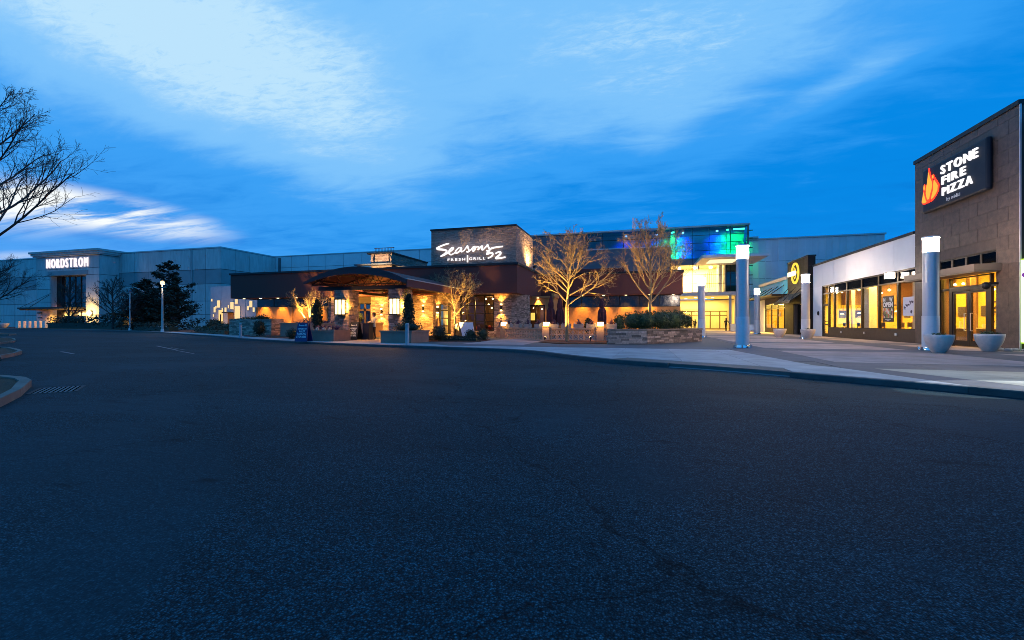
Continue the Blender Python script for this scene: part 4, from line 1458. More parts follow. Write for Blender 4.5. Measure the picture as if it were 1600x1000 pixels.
pend.build('pendant_lamp', BULB_E, pz)
pl = MB()
rq = random.Random(8)
for k in range(16):
    pl.obox((20.42, 33.1 + rq.uniform(0, 1.1), 1.2 + rq.uniform(0, 1.5)), (.03, .18, .10), 0)
pl.build('wall_plaque', CHAIRW, pz)
lamp('AREA', (18.2, 27.4, 4.2), 1350, (1.0, 0.60, 0.09), pz, (18.8, 27.4, 0), sx=3, sy=5)
# ---- sign
sg = thing('pizza_sign', 'charcoal sign board with three lines of lit white letters and orange flame', 'sign', (FX - .2, 27.6, 8.4))
b = MB().box(FX - .26, FX - .02, 25.2, 30.0, 7.30, 9.72).build('board', SIGNFACE, sg, bevel=.1)
fx = FX - .262
for txt, ya, yb, z, h in (('STONE', 28.32, 25.72, 8.98, .50), ('FIRE', 28.26, 26.52, 8.43, .46), ('PIZZA', 28.22, 26.06, 7.86, .46)):
    lettering(txt, (fx, ya, z), (0, -1, 0), ya - yb, h * .84, .07, WHITE_E, sg, bold=0.020, gap=0.20)
lettering('by midici', (fx, 27.95, 7.52), (0, -1, 0), 1.0, .17, .01, SIGNTXT, sg, gap=.08)


def flame(pts, mat, d, name):
    mb = MB()
    n = len(pts)
    v = [(fx - d, 29.98 - p[0] * .92, 7.8 + p[1]) for p in pts] + [(fx, 29.98 - p[0] * .92, 7.8 + p[1]) for p in pts]
    mb.add(v, [tuple(range(n))] + [(i, (i + 1) % n, n + (i + 1) % n, n + i) for i in range(n)])
    return mb.build(name, mat, sg)


def inset(pts, k):
    cx_, cz_ = sum(p[0] for p in pts) / len(pts), sum(p[1] for p in pts) / len(pts)
    return [(cx_ + (p[0] - cx_) * k, cz_ + (p[1] - cz_) * (k + .03)) for p in pts]


tongues = [
    [(.02, .18), (.12, .40), (.20, .72), (.26, .50), (.34, .34), (.42, .18), (.52, .05), (.30, .02), (.12, .06)],
    [(.40, .52), (.42, .82), (.55, 1.10), (.62, 1.42), (.68, 1.74), (.80, 1.42), (1.00, 1.10), (1.06, .86), (.98, .62), (.84, .38), (.72, .10), (.58, .08), (.46, .30)],
    [(1.14, .90), (1.20, 1.14), (1.40, .92), (1.56, .72), (1.52, .44), (1.30, .24), (1.06, .10), (.88, .06), (.98, .30), (1.12, .56)],
    [(.22, .86), (.26, 1.08), (.31, .96), (.31, .82), (.26, .74)],
    [(1.04, 1.26), (1.08, 1.40), (1.14, 1.30), (1.12, 1.20), (1.07, 1.18)]]
for tg in tongues:
    flame(inset(tg, 1.10), REDEDGE, .03, 'flame_edge')
    flame(inset(tg, .84), FLAME, .06, 'flame')

# ---- white shop
ws = thing('white_shop', 'white panelled corner restaurant with long yellow lit windows', 'restaurant', (19, 39, 0))
WY0, WY1, WH = 31.2, 47.0, 6.45
SY1 = 44.97
MB().box(FX + .04, FX + .3, WY0, WY1, 4.52, WH).box(FX + .04, FX + .3, SY1, WY1, .1, 4.52).box(FX + .3, 25, WY1 - .3, WY1, .1, WH).build('wall', JOINT, ws)
py = WY0
while py < WY1 - .1:
    b = min(py + 2.26, WY1)
    piece('wall_panel', WHITEWALL, ws, FX, FX + .04, py + .004, b - .004, 4.525, WH)
    py = b
piece('wall_panel', WHITEWALL, ws, FX, FX + .04, SY1 + .004, WY1, .12, 4.517)
B(FX + .3, 25, WY0, WY1 - .3, WH - .3, WH - .15).build('roof', DARKMET, ws)
B(FX - .06, FX + .5, WY0 + .06, WY1 + .02, WH, WH + .16).build('coping', CAPDK, ws)
mull = [31.24, 33.13, 35.45, 37.84, 40.21, 42.55, 43.65, SY1]
for k in range(len(mull) - 1):
    a, b = mull[k], mull[k + 1]
    dr = k == len(mull) - 2
    zb = .12 if dr else .87
    w = MB().box(FX + .06, FX + .2, a, a + .08, zb, 4.51).box(FX + .06, FX + .2, b - .08, b, zb, 4.51).box(FX + .06, FX + .2, a + .08, b - .08, 3.77, 3.86).box(FX + .06, FX + .2, a + .08, b - .08, 4.44, 4.51)
    if dr:
        w.box(FX + .06, FX + .2, a + .08, b - .08, 2.75, 2.9)
        w.build('window', DARKMET, ws)
        d = MB().box(FX + .08, FX + .16, a + .1, a + .2, .14, 2.74).box(FX + .08, FX + .16, b - .2, b - .1, .14, 2.74).box(FX + .08, FX + .16, a + .2, b - .2, .14, .4).box(FX + .08, FX + .16, a + .2, b - .2, 1.1, 1.2).box(FX + .08, FX + .16, a + .2, b - .2, 1.4, 1.46).build('door', DARKMET, ws)
        B(FX + .11, FX + .13, a + .2, b - .2, .4, 1.1).build('pane', GLASS_C, d)
        B(FX + .11, FX + .13, a + .2, b - .2, 1.46, 2.74).build('pane', GLASS_C, d)
        B(FX + .11, FX + .13, a + .08, b - .08, 2.9, 3.77).build('pane', GLASS_C, ws)
    else:
        w.box(FX + .06, FX + .2, a + .08, b - .08, .87, .94)
        w = w.build('window', DARKMET, ws)
        B(FX + .11, FX + .13, a + .08, b - .08, .94, 3.77).build('pane', GLASS_C, w)
    B(FX + .11, FX + .13, a + .08, b - .08, 3.86, 4.44).build('transom_pane', GLASS_D if k < 5 else GLASS_C, ws)
B(FX + .02, FX + .25, 31.22, 43.65, .1, .868).build('kick_wall', M('brown_kick_panel', (.055, .035, .028), .5, var=.15), ws)
MB().box(FX - .04, FX + .018, 33.1, 33.28, .50, .66).box(FX - .04, FX + .018, 37.2, 37.34, .52, .66).box(FX - .04, FX + .018, 41.0, 41.1, .50, .64).build('outlet_box', SIDING, ws)
MB().ball((FX - .05, 45.6, 2.15), (.09, .12, .2)).build('door_intercom', CAPDK, ws)
# inside of the white shop
MB().box(20.5, 20.6, WY0 + 15.62, WY1 - .3, .12, 4.6).box(FX + .4, 20.5, WY1 - .42, WY1 - .3, .12, 4.6).build('interior_wall', YELLOW, ws)
B(17.4, 20.45, 45.9, 46.55, 2.9, 4.4).build('hanging_bulkhead', BROWNW, ws)
B(19.3, 20.45, 41.5, 45.85, 2.7, 4.4).build('hanging_bulkhead', BROWNW, ws)
for k in range(6):
    piece('wall_pilaster', BROWNW, ws, 20.38, 20.49, 33.0 + 2.1 * k, 33.35 + 2.1 * k, .13, 4.4)
for k in range(5):
    f = piece('picture_frame', CHAIRW, ws, 20.42, 20.49, 34.0 + 2.1 * k, 34.75 + 2.1 * k, 1.7, 2.35)
for k in range(3):
    piece('picture_frame', CHAIRW, ws, 17.2 + 1.1 * k, 17.8 + 1.1 * k, 46.5, 46.57, 1.75, 2.4)
MB().box(16.3, 16.6, 33.1, 33.5, .12, 4.3).box(16.35, 16.85, 39.1, 40.0, .12, 4.3).box(16.9, 17.1, 43.2, 43.4, .12, 4.3).build('column', WHITEPAINT, ws)
B(FX + .2, 20.5, WY0, WY1 - .4, .11, .13).build('interior_floor', INTFLOOR, ws)
B(FX + .31, 20.5, WY0, WY1 - .4, 4.42, 4.5).build('interior_ceiling', INTCEIL, ws)
for q in (33.5, 38.0, 42.5):
    lamp('AREA', (18.0, q, 4.35), 1350, (1.0, 0.60, 0.09), ws, (18.9, q, 0), sx=3, sy=3.6)
lamp('POINT', (18.0, 44.6, 1.6), 400, (1.0, 0.82, 0.4), ws, size=.3)
LB = [(16.8, 37.3), (16.8, 41.8), (17.2, 46.0), (17.2, 39.2)]
for k, (a, b) in enumerate(LB):
    z = (3.6, 3.93, 4.0, 3.5)[k]
    t = thing('pendant_lamp', ['bright pendant bulb above the now open poster', 'bright pendant bulb left of the white interior column', 'small pendant bulb near the glass shop door', 'small pendant bulb hanging just left of the now open poster'][k], 'lamp', (a, b, z), 'pendant bulbs inside the white restaurant')
    MB().ball((a, b, z), .085 if k < 2 else .06).build('bulb', BULB_E, t)
    MB().tube([(a, b, z + .08), (a, b, 4.42)], .01, 4).build('cord', CAPDK, t)
for k, (a, b) in enumerate(((16.8, 45.0), (16.8, 41.8), (16.8, 36.4), (16.8, 34.7))):
    t = thing('arc_lamp', 'curved arc lamp ' + ['nearest the shop door', 'left of the white interior column', 'just right of the now open poster', 'behind the white paper poster'][k] + ' inside the white restaurant', 'lamp', (a, b, 2.1), 'arc lamps inside the white restaurant')
    pts = [(a, b + .55 * math.cos(x_), 2.15 + .42 * math.sin(x_)) for x_ in [math.pi * q / 8 for q in range(9)]]
    MB().tube(pts, .014, 5).tube([(a, b, 2.57), (a, b, 4.42)], .01, 4).build('arm', CAPDK, t)
    MB().cyl(a, b - .1, 2.03, 2.13, .16, 12, .1).build('lamp_shade', DOWN_E, t)


def cafe_chair(label, x, y, rot=0.0, first=None):
    if first:
        return copy_tree(first, (x, y, .13), label, rot)
    t = thing('cafe_chair', label, 'chair', (x, y, .13), 'wooden chairs behind the shop windows')
    MB().box(x - .22, x + .22, y - .24, y + .24, .56, .62).build('seat', CHAIRW, t)
    MB().box(x + .18, x + .22, y - .26, y + .26, 1.02, 1.32).box(x + .18, x + .22, y - .24, y + .24, .82, .90).build('backrest', CHAIRW, t)
    for sx in (-1, 1):
        for sy in (-1, 1):
            MB().box(x + sx * .2 - .02, x + sx * .2 + .02, y + sy * .22 - .02, y + sy * .22 + .02, .13, 1.02 if sx > 0 else .56).build('leg', CHAIRW, t)
    return t


spots = [(16.5, 44.2, 'dark wooden chair seen through the pane nearest the shop door'), (16.5, 41.6, 'dark wooden chair left of the white interior column'),
         (16.5, 40.7, 'dark wooden chair touching the white interior column from the left'), (16.5, 37.9, 'dark wooden chair just left of the now open poster'),
         (16.5, 35.5, 'dark wooden chair under the right edge of the now open poster'), (16.5, 34.6, 'dark wooden chair below the white paper poster')]
c0 = None
for x, y, l in spots:
    c = cafe_chair(l, x, y, 0.0, c0)
    c0 = c0 or c
for k, (y, l) in enumerate(((36.4, 'dark dining table behind the now open poster'), (43.0, 'dark dining table between chairs near the shop door'))):
    t = thing('dining_table', l, 'table', (16.7, y, .13))
    MB().box(16.3, 17.1, y - .4, y + .4, .86, .91).build('tabletop', CHAIRW, t)
    MB().cyl(16.7, y, .13, .86, .05, 10).build('leg', CAPDK, t)
# posters
t = thing('now_open_poster', 'dark NOW OPEN poster with food pictures on the shop window', 'poster', (FX + .03, 34.2, 1.4))
B(FX + .02, FX + .05, 33.52, 34.83, 1.36, 3.02).build('sheet', BLACKB, t)
lettering('N', (FX + .018, 34.72, 2.66), (0, -1, 0), .24, .24, .004, SIGNTXT, t, bold=.05)
lettering('W', (FX + .018, 34.02, 2.66), (0, -1, 0), .40, .24, .004, SIGNTXT, t, bold=.05)
lettering('OPEN', (FX + .018, 34.76, 2.33), (0, -1, 0), 1.18, .27, .004, SIGNTXT, t, bold=.06, gap=.05)


def photo_mat():
    m = bpy.data.materials.new('printed_food_photo')
    m.use_nodes = True
    q = m.node_tree
    p = q.nodes['Principled BSDF']
    g_ = nd(q, 'ShaderNodeNewGeometry')
    v = nd(q, 'ShaderNodeTexVoronoi')
    v.inputs['Scale'].default_value = 5
    q.links.new(g_.outputs['Position'], v.inputs['Vector'])
    s = nd(q, 'ShaderNodeSeparateColor')
    q.links.new(v.outputs['Color'], s.inputs[0])
    r = nd(q, 'ShaderNodeValToRGB')
    r.color_ramp.interpolation = 'CONSTANT'
    for k, c in enumerate(((.55, .13, .07), (.62, .55, .50), (.20, .24, .08), (.60, .33, .12), (.10, .05, .04), (.66, .60, .58))):
        e = r.color_ramp.elements[k] if k < 2 else r.color_ramp.elements.new(k / 6)
        e.position = k / 6
        e.color = (*c, 1)
    q.links.new(s.outputs[0], r.inputs[0])
    q.links.new(r.outputs[0], p.inputs['Base Color'])
    return m


B(FX + .012, FX + .018, 33.58, 34.77, 1.60, 2.26).build('food_photo', photo_mat(), t)
mb = MB()
for z, a, b in ((1.50, 33.8, 34.5), (1.43, 34.0, 34.3)):
    mb.box(FX + .014, FX + .018, a, b, z, z + .035)
mb.build('small_print', SIGNTXT, t)
t = thing('paper_poster', 'white paper poster with dark slanting shapes beside the tiled corner', 'poster', (FX - .02, 31.8, 1.7))
B(FX - .03, FX - .01, 31.25, 32.36, 1.70, 2.83).build('sheet', PAPER, t)
mb = MB()
for k in range(5):
    y_, z_ = 32.18 - k * .185, 2.18 + k * .085 + (.05 if k % 2 else 0)
    mb.obox((FX - .033, y_, z_), (.004, .06, .24), 0, R(-25 - 30 * (k % 3)))
    mb.obox((FX - .034, y_ - .07, z_ + .02), (.004, .16, .06), 0, R(20 + 25 * (k % 2)))
mb.lathe(0, 0, [(.001, 0)], 3, False)
mb.obox((FX - .033, 31.5, 1.95), (.004, .16, .17), 0, R(30))
mb.build('print', INK, t)
# wall lantern above the transom
t = thing('wall_lantern', 'boxy white lit wall lantern above the now open poster', 'lamp', (FX - .3, 33.4, 4.1))
MB().box(FX - .42, FX - .08, 33.12, 33.62, 4.08, 4.42).build('lamp_box', E('wall_lantern_glow', (1, .82, .62), 16), t)
MB().box(FX - .08, FX + .055, 33.3, 33.5, 4.15, 4.40).box(FX - .45, FX - .06, 33.08, 33.66, 4.42, 4.46).build('bracket', DARKMET, t)

# ---- black clad shop with ring sign
bs = thing('black_shop', 'narrow black clad shop tower between the white and turquoise fronts', 'shop', (16, 50.3, 0))
BX_ = 15.0
TY0, TY1, BH = 47.3, 53.3, 7.5
MB().box(BX_ + .05, BX_ + .6, TY0 + .05, 48.6, .1, BH).box(BX_ + .05, BX_ + .6, 51.4, TY1, .1, BH).box(BX_ + .05, BX_ + .6, 48.6, 51.4, 3.2, BH).build('wall', JOINT, bs)
k = 0
for z0, z1 in ((.12, 3.2), (3.2, 5.3), (5.3, BH)):
    for q in range(5):
        a, b = TY0 + 1.2 * q, TY0 + 1.2 * (q + 1)
        if z0 < 1 and q in (1, 2, 3):
            if q == 3:
                a = 51.4
            elif q == 1:
                b = 48.6
            else:
                continue
            if b - a < .05:
                continue
        piece('clad_panel', BLACKPANEL, bs, BX_, BX_ + .05, a + .006, b - .006, z0 + .006, z1 - .006)
for z0, z1 in ((6.65, BH), (4.5, 6.65), (.12, 4.5)):
    piece('clad_panel', BLACKPANEL, bs, BX_ + .05, BX_ + .6, TY0, TY0 + .05, z0 + .006, z1 - .006)
B(BX_ - .05, BX_ + .65, TY0 - .05, TY1 + .05, BH, BH + .12).build('coping', CAPDK, bs)
B(BX_ + .05, BX_ + .7, 53.3, 54.3, .1, 3.4).build('side_panel', BLACKPANEL, bs)
d = MB().box(BX_ + .3, BX_ + .38, 48.6, 49.0, .12, 3.2).box(BX_ + .3, BX_ + .38, 50.0, 50.15, .12, 3.2).box(BX_ + .3, BX_ + .38, 51.2, 51.4, .12, 3.2).build('door', DARKMET, bs)
B(BX_ + .33, BX_ + .35, 50.15, 51.2, .2, 3.1).build('pane', GLASS_D, d)
B(BX_ + .33, BX_ + .35, 49.0, 50.0, .2, 3.1).build('pane', GLASS_D, d)
B(BX_ + .5, BX_ + .55, 49.05, 49.4, 2.0, 3.0).build('neon_panel', PINK_E, bs)
B(BX_ + .56, BX_ + .6, 50.2, 51.1, 2.2, 3.0).build('screen', PURP_E, bs)
B(BX_ + 1.2, BX_ + 1.3, 48.6, 51.4, .1, 3.2).build('interior_wall', BROWNW, bs)
lamp('POINT', (BX_ + .9, 49.0, 1.6), 25, WARM, bs)
aw = MB()
aw.add([(BX_ - 1.2, 48.3, 3.36), (BX_ - 1.2, 53.4, 3.36), (BX_ - .02, 53.4, 4.2), (BX_ - .02, 48.3, 4.2), (BX_ - 1.2, 48.3, 3.46), (BX_ - 1.2, 53.4, 3.46), (BX_ - .02, 53.4, 4.3), (BX_ - .02, 48.3, 4.3)],
       [(0, 3, 2, 1), (4, 5, 6, 7), (0, 1, 5, 4), (1, 2, 6, 5), (2, 3, 7, 6), (3, 0, 4, 7)])
aw.box(BX_ - 1.25, BX_ - 1.15, 48.3, 53.4, 3.2, 3.36)
aw.build('awning', BLACKPANEL, bs)
MB().tube([(BX_ - 1.15, 48.6, 3.46), (BX_, 48.6, 4.9)], .03, 5).tube([(BX_ - 1.15, 50.8, 3.46), (BX_, 50.8, 4.9)], .03, 5).tube([(BX_ - 1.15, 53.1, 3.46), (BX_, 53.1, 4.9)], .03, 5).build('tie_rod', DARKMET, bs)
for q in (48.6, 49.8, 51, 52.2):
    lamp('SPOT', (BX_ - .25, q, 4.45), 30, PALEW, bs, (BX_, q, 5.2), 110)
sg = thing('ring_sign', 'glowing yellow ring sign crossed by a bright bar on black tower', 'sign', (BX_ - .1, 50.6, 6.25))
CY_, CZ_ = 50.62, 6.26
for r0, r1, nm, m in ((1.06, .86, 'ring', YELLOW_E),):
    mb = MB()
    n = 40
    for i_ in range(n):
        a = 2 * math.pi * i_ / n
        for rr in (r0, r1):
            for dxx in (0, .12):
                mb.v.append((BX_ - .03 - dxx, CY_ + rr * math.cos(a) * 1.02, CZ_ + rr * math.sin(a)))
    for i_ in range(n):
        j_ = (i_ + 1) % n
        o_, p_ = i_ * 4, j_ * 4
        for q in ((0, 1), (1, 3), (3, 2), (2, 0)):
            mb.f.append((o_ + q[0], p_ + q[0], p_ + q[1], o_ + q[1]))
            mb.mi.append(0)
    mb.build(nm, m, sg)
dm = MB()
for s in (1, -1):
    dm.tube([(BX_ - .12, CY_ - .30, CZ_ + s * .26), (BX_ - .12, CY_, CZ_ + s * .56), (BX_ - .12, CY_ + .30, CZ_ + s * .26)], .035, 6)
dm.build('diamond', YELLOW_E, sg)
B(BX_ - .28, BX_ - .16, 50.1, 52.3, CZ_ - .22, CZ_ + .22).build('bar', BARW_E, sg)
B(BX_ - .22, BX_ - .16, 49.35, 49.75, CZ_ - .1, CZ_ + .1).build('bar_tip', YELLOW_E, sg)

# ---- turquoise shop
ts = thing('turquoise_shop', 'shop with turquoise fascia and glowing windows beyond the black tower', 'shop', (18, 60, 0))
QY0, QY1 = 54.3, 65.9
MB().box(FX + .04, FX + .3, QY0, QY1, 3.55, 6.0).box(FX + .3, 25, QY1 - .3, QY1, .1, 6.0).box(FX + .04, FX + .3, 63.55, QY1, .1, 3.55).build('wall', JOINT, ts)
for q in range(4):
    piece('fascia_panel', TURQ, ts, FX, FX + .04, QY0 + 2.9 * q + .01, QY0 + 2.9 * (q + 1) - .01, 4.5, 6.0)
piece('wall_panel', WHITEPAINT, ts, FX, FX + .04, 63.56, QY1, .12, 4.3)
B(FX - .12, FX + .5, QY0 + .02, QY1 + .1, 6.0, 6.35).build('coping', METAL_LT, ts)
B(FX + .3, 25, QY0, QY1 - .3, 5.7, 5.8).build('roof', DARKMET, ts)
MB().box(FX - 1.5, FX - .002, QY0 + .2, QY1, 4.25, 4.45).build('awning', DARKMET, ts)
rods = MB()
for q in range(5):
    yy = QY0 + 1.2 + q * 2.4
    rods.tube([(FX - 1.4, yy, 4.45), (FX, yy, 5.5)], .04, 5)
rods.build('tie_rod', DARKMET, ts)
sm = [54.35, 55.81, 58.31, 60.90, 63.55]
for k in range(4):
    a, b = sm[k], sm[k + 1]
    w = MB().box(FX + .06, FX + .2, a, a + .08, .72, 3.55).box(FX + .06, FX + .2, b - .08, b, .72, 3.55).box(FX + .06, FX + .2, a + .08, b - .08, 2.95, 3.03).build('window', DARKMET, ts)
    B(FX + .11, FX + .13, a + .08, b - .08, .72, 2.95).build('pane', GLASS_C, w)
    B(FX + .11, FX + .13, a + .08, b - .08, 3.03, 3.55).build('transom_pane', GLASS_T, w)
B(FX + .02, FX + .25, QY0, 63.55, .1, .718).build('kick_wall', DARKMET, ts)
MB().box(19.5, 19.6, QY0, QY1 - .3, .1, 3.9).box(FX + .3, 19.5, QY1 - .42, QY1 - .31, .1, 3.9).box(FX + .3, 19.5, QY0 - .4, QY0 - .3, .1, 3.9).build('interior_wall', YELLOW, ts)
B(FX + .3, 19.5, QY0, QY1 - .4, .1, .13).build('interior_floor', INTFLOOR, ts)
B(FX + .3, 19.5, QY0, QY1 - .4, 3.8, 3.9).build('interior_ceiling', CREAM, ts)
lamp('AREA', (17.3, 60, 3.75), 4600, (1.0, 0.60, 0.10), ts, (17.6, 60, 0), sx=3, sy=9)
t = thing('window_decal', 'small dark round emblem on the turquoise shop window', 'sign', (FX + .06, 57.2, 2.2))
MB().obox((FX + .05, 57.3, 2.2), (.02, .9, .28), 0, 0).obox((FX + .05, 57.2, 2.3), (.021, .5, .5), 0, R(45)).build('emblem', INK, t)

# ---- neighbouring dark front at the right edge with its lit cabinet
nb = thing('dark_shop', 'dark plum coloured shop front at the right edge of the view', 'shop', (18, 20, 0))
MB().box(FX + .25, FX + .6, 10, 23.74, .1, 9.9).box(FX + .6, 27, 23.5, 23.74, .1, 9.9).build('wall', M('plum_cladding', (.035, .022, .04), .6, var=.15), nb)
t = thing('sign_cabinet', 'tall narrow white lit sign cabinet with green edge at frame edge', 'sign', (FX - .1, 23.3, .4))
B(FX - .06, FX + .24, 22.2, 23.68, .42, 3.95).build('cabinet', CABG_E, t, bevel=.03)
B(FX - .085, FX - .064, 22.26, 23.62, .48, 3.89).build('face', CAB_E, t)
mb = MB().obox((FX - .09, 23.35, 3.15), (.01, .5, .14), 0, R(40)).obox((FX - .09, 23.1, 3.3), (.012, .16, .5), 0, R(-20)).build('graphic', PURP_E, t)
# bright spill on the apron from a shielded wall floodlight on that front
t = thing('wall_floodlight', 'shielded floodlight on the dark shop front', 'lamp', (FX + .1, 12.2, 4.6))
MB().box(FX - .15, FX + .24, 12.0, 12.5, 4.5, 4.75).build('housing', DARKMET, t)
lamp('SPOT', (FX - .2, 12.25, 4.48), 9000, (0.82, 0.92, 1.0), t, (6.95, 10.45, 0.12), 10, 0.10, .03)
lamp('SPOT', (FX - .2, 12.3, 4.46), 2600, (1.0, 0.88, 0.62), t, (7.2, 12.2, 0.12), 52, 0.9, .05)

# ================================================================== COLUMN LANTERNS
def column(label, x, y, first=None):
    if first:
        return copy_tree(first, (x, y, .12), label)
    t = thing('lantern_column', label, 'lamp post', (x, y, .12), 'lantern columns on the plaza')
    MB().cyl(x, y, .13, 1.58, .29, 28).build('sleeve', WHITEPAINT, t, True)
    MB().lathe(x, y, [(.36, .12), (.36, .15), (.31, .20), (.30, .24)], 24).build('base_ring', CHROME, t, True)
    for k in range(6):
        a = k * math.pi / 3 + .3
        piece('anchor_bolt', CHROME, t, x + .40 * math.cos(a) - .035, x + .40 * math.cos(a) + .035, y + .40 * math.sin(a) - .035, y + .40 * math.sin(a) + .035, .12, .26)
    for k, (z0, z1) in enumerate(((1.58, 3.0), (3.004, 4.3))):
        MB().cyl(x, y, z0, z1, .275, 28).build('shaft', STEEL, t, True)
    MB().cyl(x, y, 4.3, 4.90, .26, 24).build('lantern', LANT_E, t, True)
    MB().lathe(x, y, [(.30, 4.90), (.30, 4.96), (.05, 4.99)], 24).build('cap', STEEL, t)
    return t


c0 = column('nearer lantern column standing alone before the mall entrance', 4.65, 23.2)
column('tall lantern column beside planter bowl at the pizza restaurant', 11.93, 23.2, c0)
column('lantern column just right of the stone hedge planter', 4.75, 38.6, c0)
column('lantern column in front of the black shop tower', 11.95, 38.2, c0)
column('farthest lantern column at the turquoise shop corner', 11.9, 52.4, c0)
b0 = bowl('nearest pale stone bowl planter left of the glass doors', (11.22, 21.31, .12), .455, .70, 11, 60)
bowl('pale stone bowl planter right before the glass doors with trailing greens', (13.71, 22.85, .12), .455, .71, 12, 420)
bowl('pale stone bowl planter left of the black shop door', (10.95, 40.9, .12), .48, .70, 13, 60)
bowl('pale stone bowl planter at foot of the column before the black tower', (11.9, 37.6, .12), .48, .70, 14, 60)
rg = random.Random(77)
mb = MB()
for k in range(8):
    mb2 = MB().ball((14.35 + rg.uniform(0, 1.0), 23.05 + rg.uniform(-.15, .55), .16), (rg.uniform(.10, .2), rg.uniform(.08, .16), rg.uniform(.06, .11)), 8, 5)
    ob = mb2.build('river_rock', ROCK, smooth=True)
    tag(ob, 'smooth grey rock in the small heap at the foot of the tiled corner', 'rock', 'rocks at the tiled corner')

# ================================================================== RESTAURANT (centre)
rs = thing('stone_restaurant', 'low burgundy and ledgestone restaurant with arched entrance awning', 'restaurant', (-22, 36, 0))
rng = random.Random(21)
FY = 34.7
# fascia: main block and the patio wing
MB().prism([(-39.05, FY), (-9.55, FY), (-9.55, 43.8), (3.8, 43.8), (3.8, 58), (-39.05, 58)], 4.05, 6.02).box(-39.05, -9.55, FY, 43.8, 3.72, 4.05).box(-9.55, 3.8, 43.8, 46, 4.0, 4.05).build('fascia', BURG, rs)
MB().prism([(-39.15, FY - .1), (-9.45, FY - .1), (-9.45, 43.7), (3.9, 43.7), (3.9, 58.1), (-39.15, 58.1)], 6.03, 6.2).build('coping', CAPDK, rs)
MB().box(-8, -1.5, 45.2, 45.6, 6.2, 6.75).build('parapet', BURG, rs)
B(-9.55, -7.4, 39.8, 43.79, 3.6, 3.75).build('soffit', TAN, rs)
# left wing wall: dark clerestory over lit tan wall
WY = 35.9
B(-37, -28.6, WY, WY + .3, .1, 2.87).build('tan_wall', TAN, rs)
for k in range(4):
    a, b = -37 + 2.1 * k, -37 + 2.1 * (k + 1)
    w = B(a, b, WY + .02, WY + .25, 2.87, 3.72).build('window', DARKMET, rs)
    B(a + .06, b - .06, WY, WY + .018, 2.93, 3.66).build('pane', DARKGLASS, w)
for k in range(3):
    piece('tan_pier', TAN, rs, -37.05 + 4.1 * k, -36.75 + 4.1 * k, WY - .12, WY - .001, .1, 2.86)
# stone entrance walls
sv = MB()
MB().box(-28.6, -25.3, WY, WY + .4, .1, 3.9).box(-23.9, -17.0, WY, WY + .4, .1, 3.9).box(-15.9, -15.0, WY, WY + .4, .1, 3.9).box(-17.0, -15.9, WY, WY + .4, 3.0, 3.9).box(-15.0, -11.9, WY, WY + .4, 3.66, 3.9).box(-15.0, -11.9, WY, WY + .4, .1, .62).box(-25.3, -23.9, WY, WY + .4, 3.1, 3.9).build('stone_backing', STONE_BACK, rs)
for a, b in ((-28.6, -25.3), (-23.9, -17.0), (-15.9, -15.0)):
    stone_face(sv, (a, WY), (b, WY), .12, 3.72, rng)
stone_face(sv, (-17.0, WY), (-15.9, WY), 3.0, 3.72, rng)
stone_face(sv, (-15.0, WY), (-11.9, WY), .12, .62, rng)
# projecting stone piers flanking the doors
for a, b in ((-27.6, -26.4), (-22.9, -21.4), (-19.2, -17.2)):
    MB().box(a + .06, b - .06, WY - .75, WY - .06, .1, 3.7).build('stone_pier_core', STONE_BACK, rs)
    stone_face(sv, (a, WY - .8), (b, WY - .8), .12, 3.7, rng)
    stone_face(sv, (b, WY - .8), (b, WY - .04), .12, 3.7, rng)
    stone_face(sv, (a, WY - .04), (a, WY - .8), .12, 3.7, rng)
# curved stone corner
cp = []
for k in range(9):
    t_ = k / 8 * math.pi / 2
    cp.append((-11.9 + 2.55 * math.sin(t_), WY + 2.2 * (1 - math.cos(t_))))
core = MB()
for k in range(8):
    stone_face(sv, cp[k], cp[k + 1], .12, 3.74, rng, lmax=.36)
    core.prism([cp[k], cp[k + 1], (cp[k + 1][0] - .1, cp[k + 1][1] + .3), (cp[k][0] - .1, cp[k][1] + .3)], .1, 3.72)
core.build('curved_wall', STONE_BACK, rs)
sv.build('stone_veneer', STONE, rs, kind='stuff')
# entrance doors
d = MB().box(-25.3, -25.15, WY + .1, WY + .2, .12, 3.05).box(-24.05, -23.9, WY + .1, WY + .2, .12, 3.05).box(-24.7, -24.5, WY + .1, WY + .2, .12, 3.05).box(-25.15, -24.05, WY + .1, WY + .2, 2.4, 2.6).build('door', WOOD, rs)
B(-25.15, -24.7, WY + .14, WY + .16, .2, 2.4).build('pane', GLASS_D, d)
B(-24.5, -24.05, WY + .14, WY + .16, .2, 2.4).build('pane', GLASS_D, d)
# slit window
w = MB().box(-17.0, -16.9, WY + .05, WY + .15, .3, 3.0).box(-16.2, -15.9, WY + .05, WY + .15, .3, 3.0)
for z in (.3, .98, 1.66, 2.34, 2.9):
    w.box(-16.9, -16.2, WY + .05, WY + .15, z, z + .1)
w = w.build('window', DARKMET, rs)
for z in (.4, 1.08, 1.76, 2.44):
    B(-16.9, -16.2, WY + .09, WY + .11, z, z + .55).build('pane', GLASS_C, w)
B(-17.2, -15.7, WY + 1.2, WY + 1.3, .1, 3.2).build('lit_alcove_wall', CREAM, rs)
lamp('POINT', (-16.5, WY + .7, 1.7), 55, (1, .55, .12), rs, size=.1)
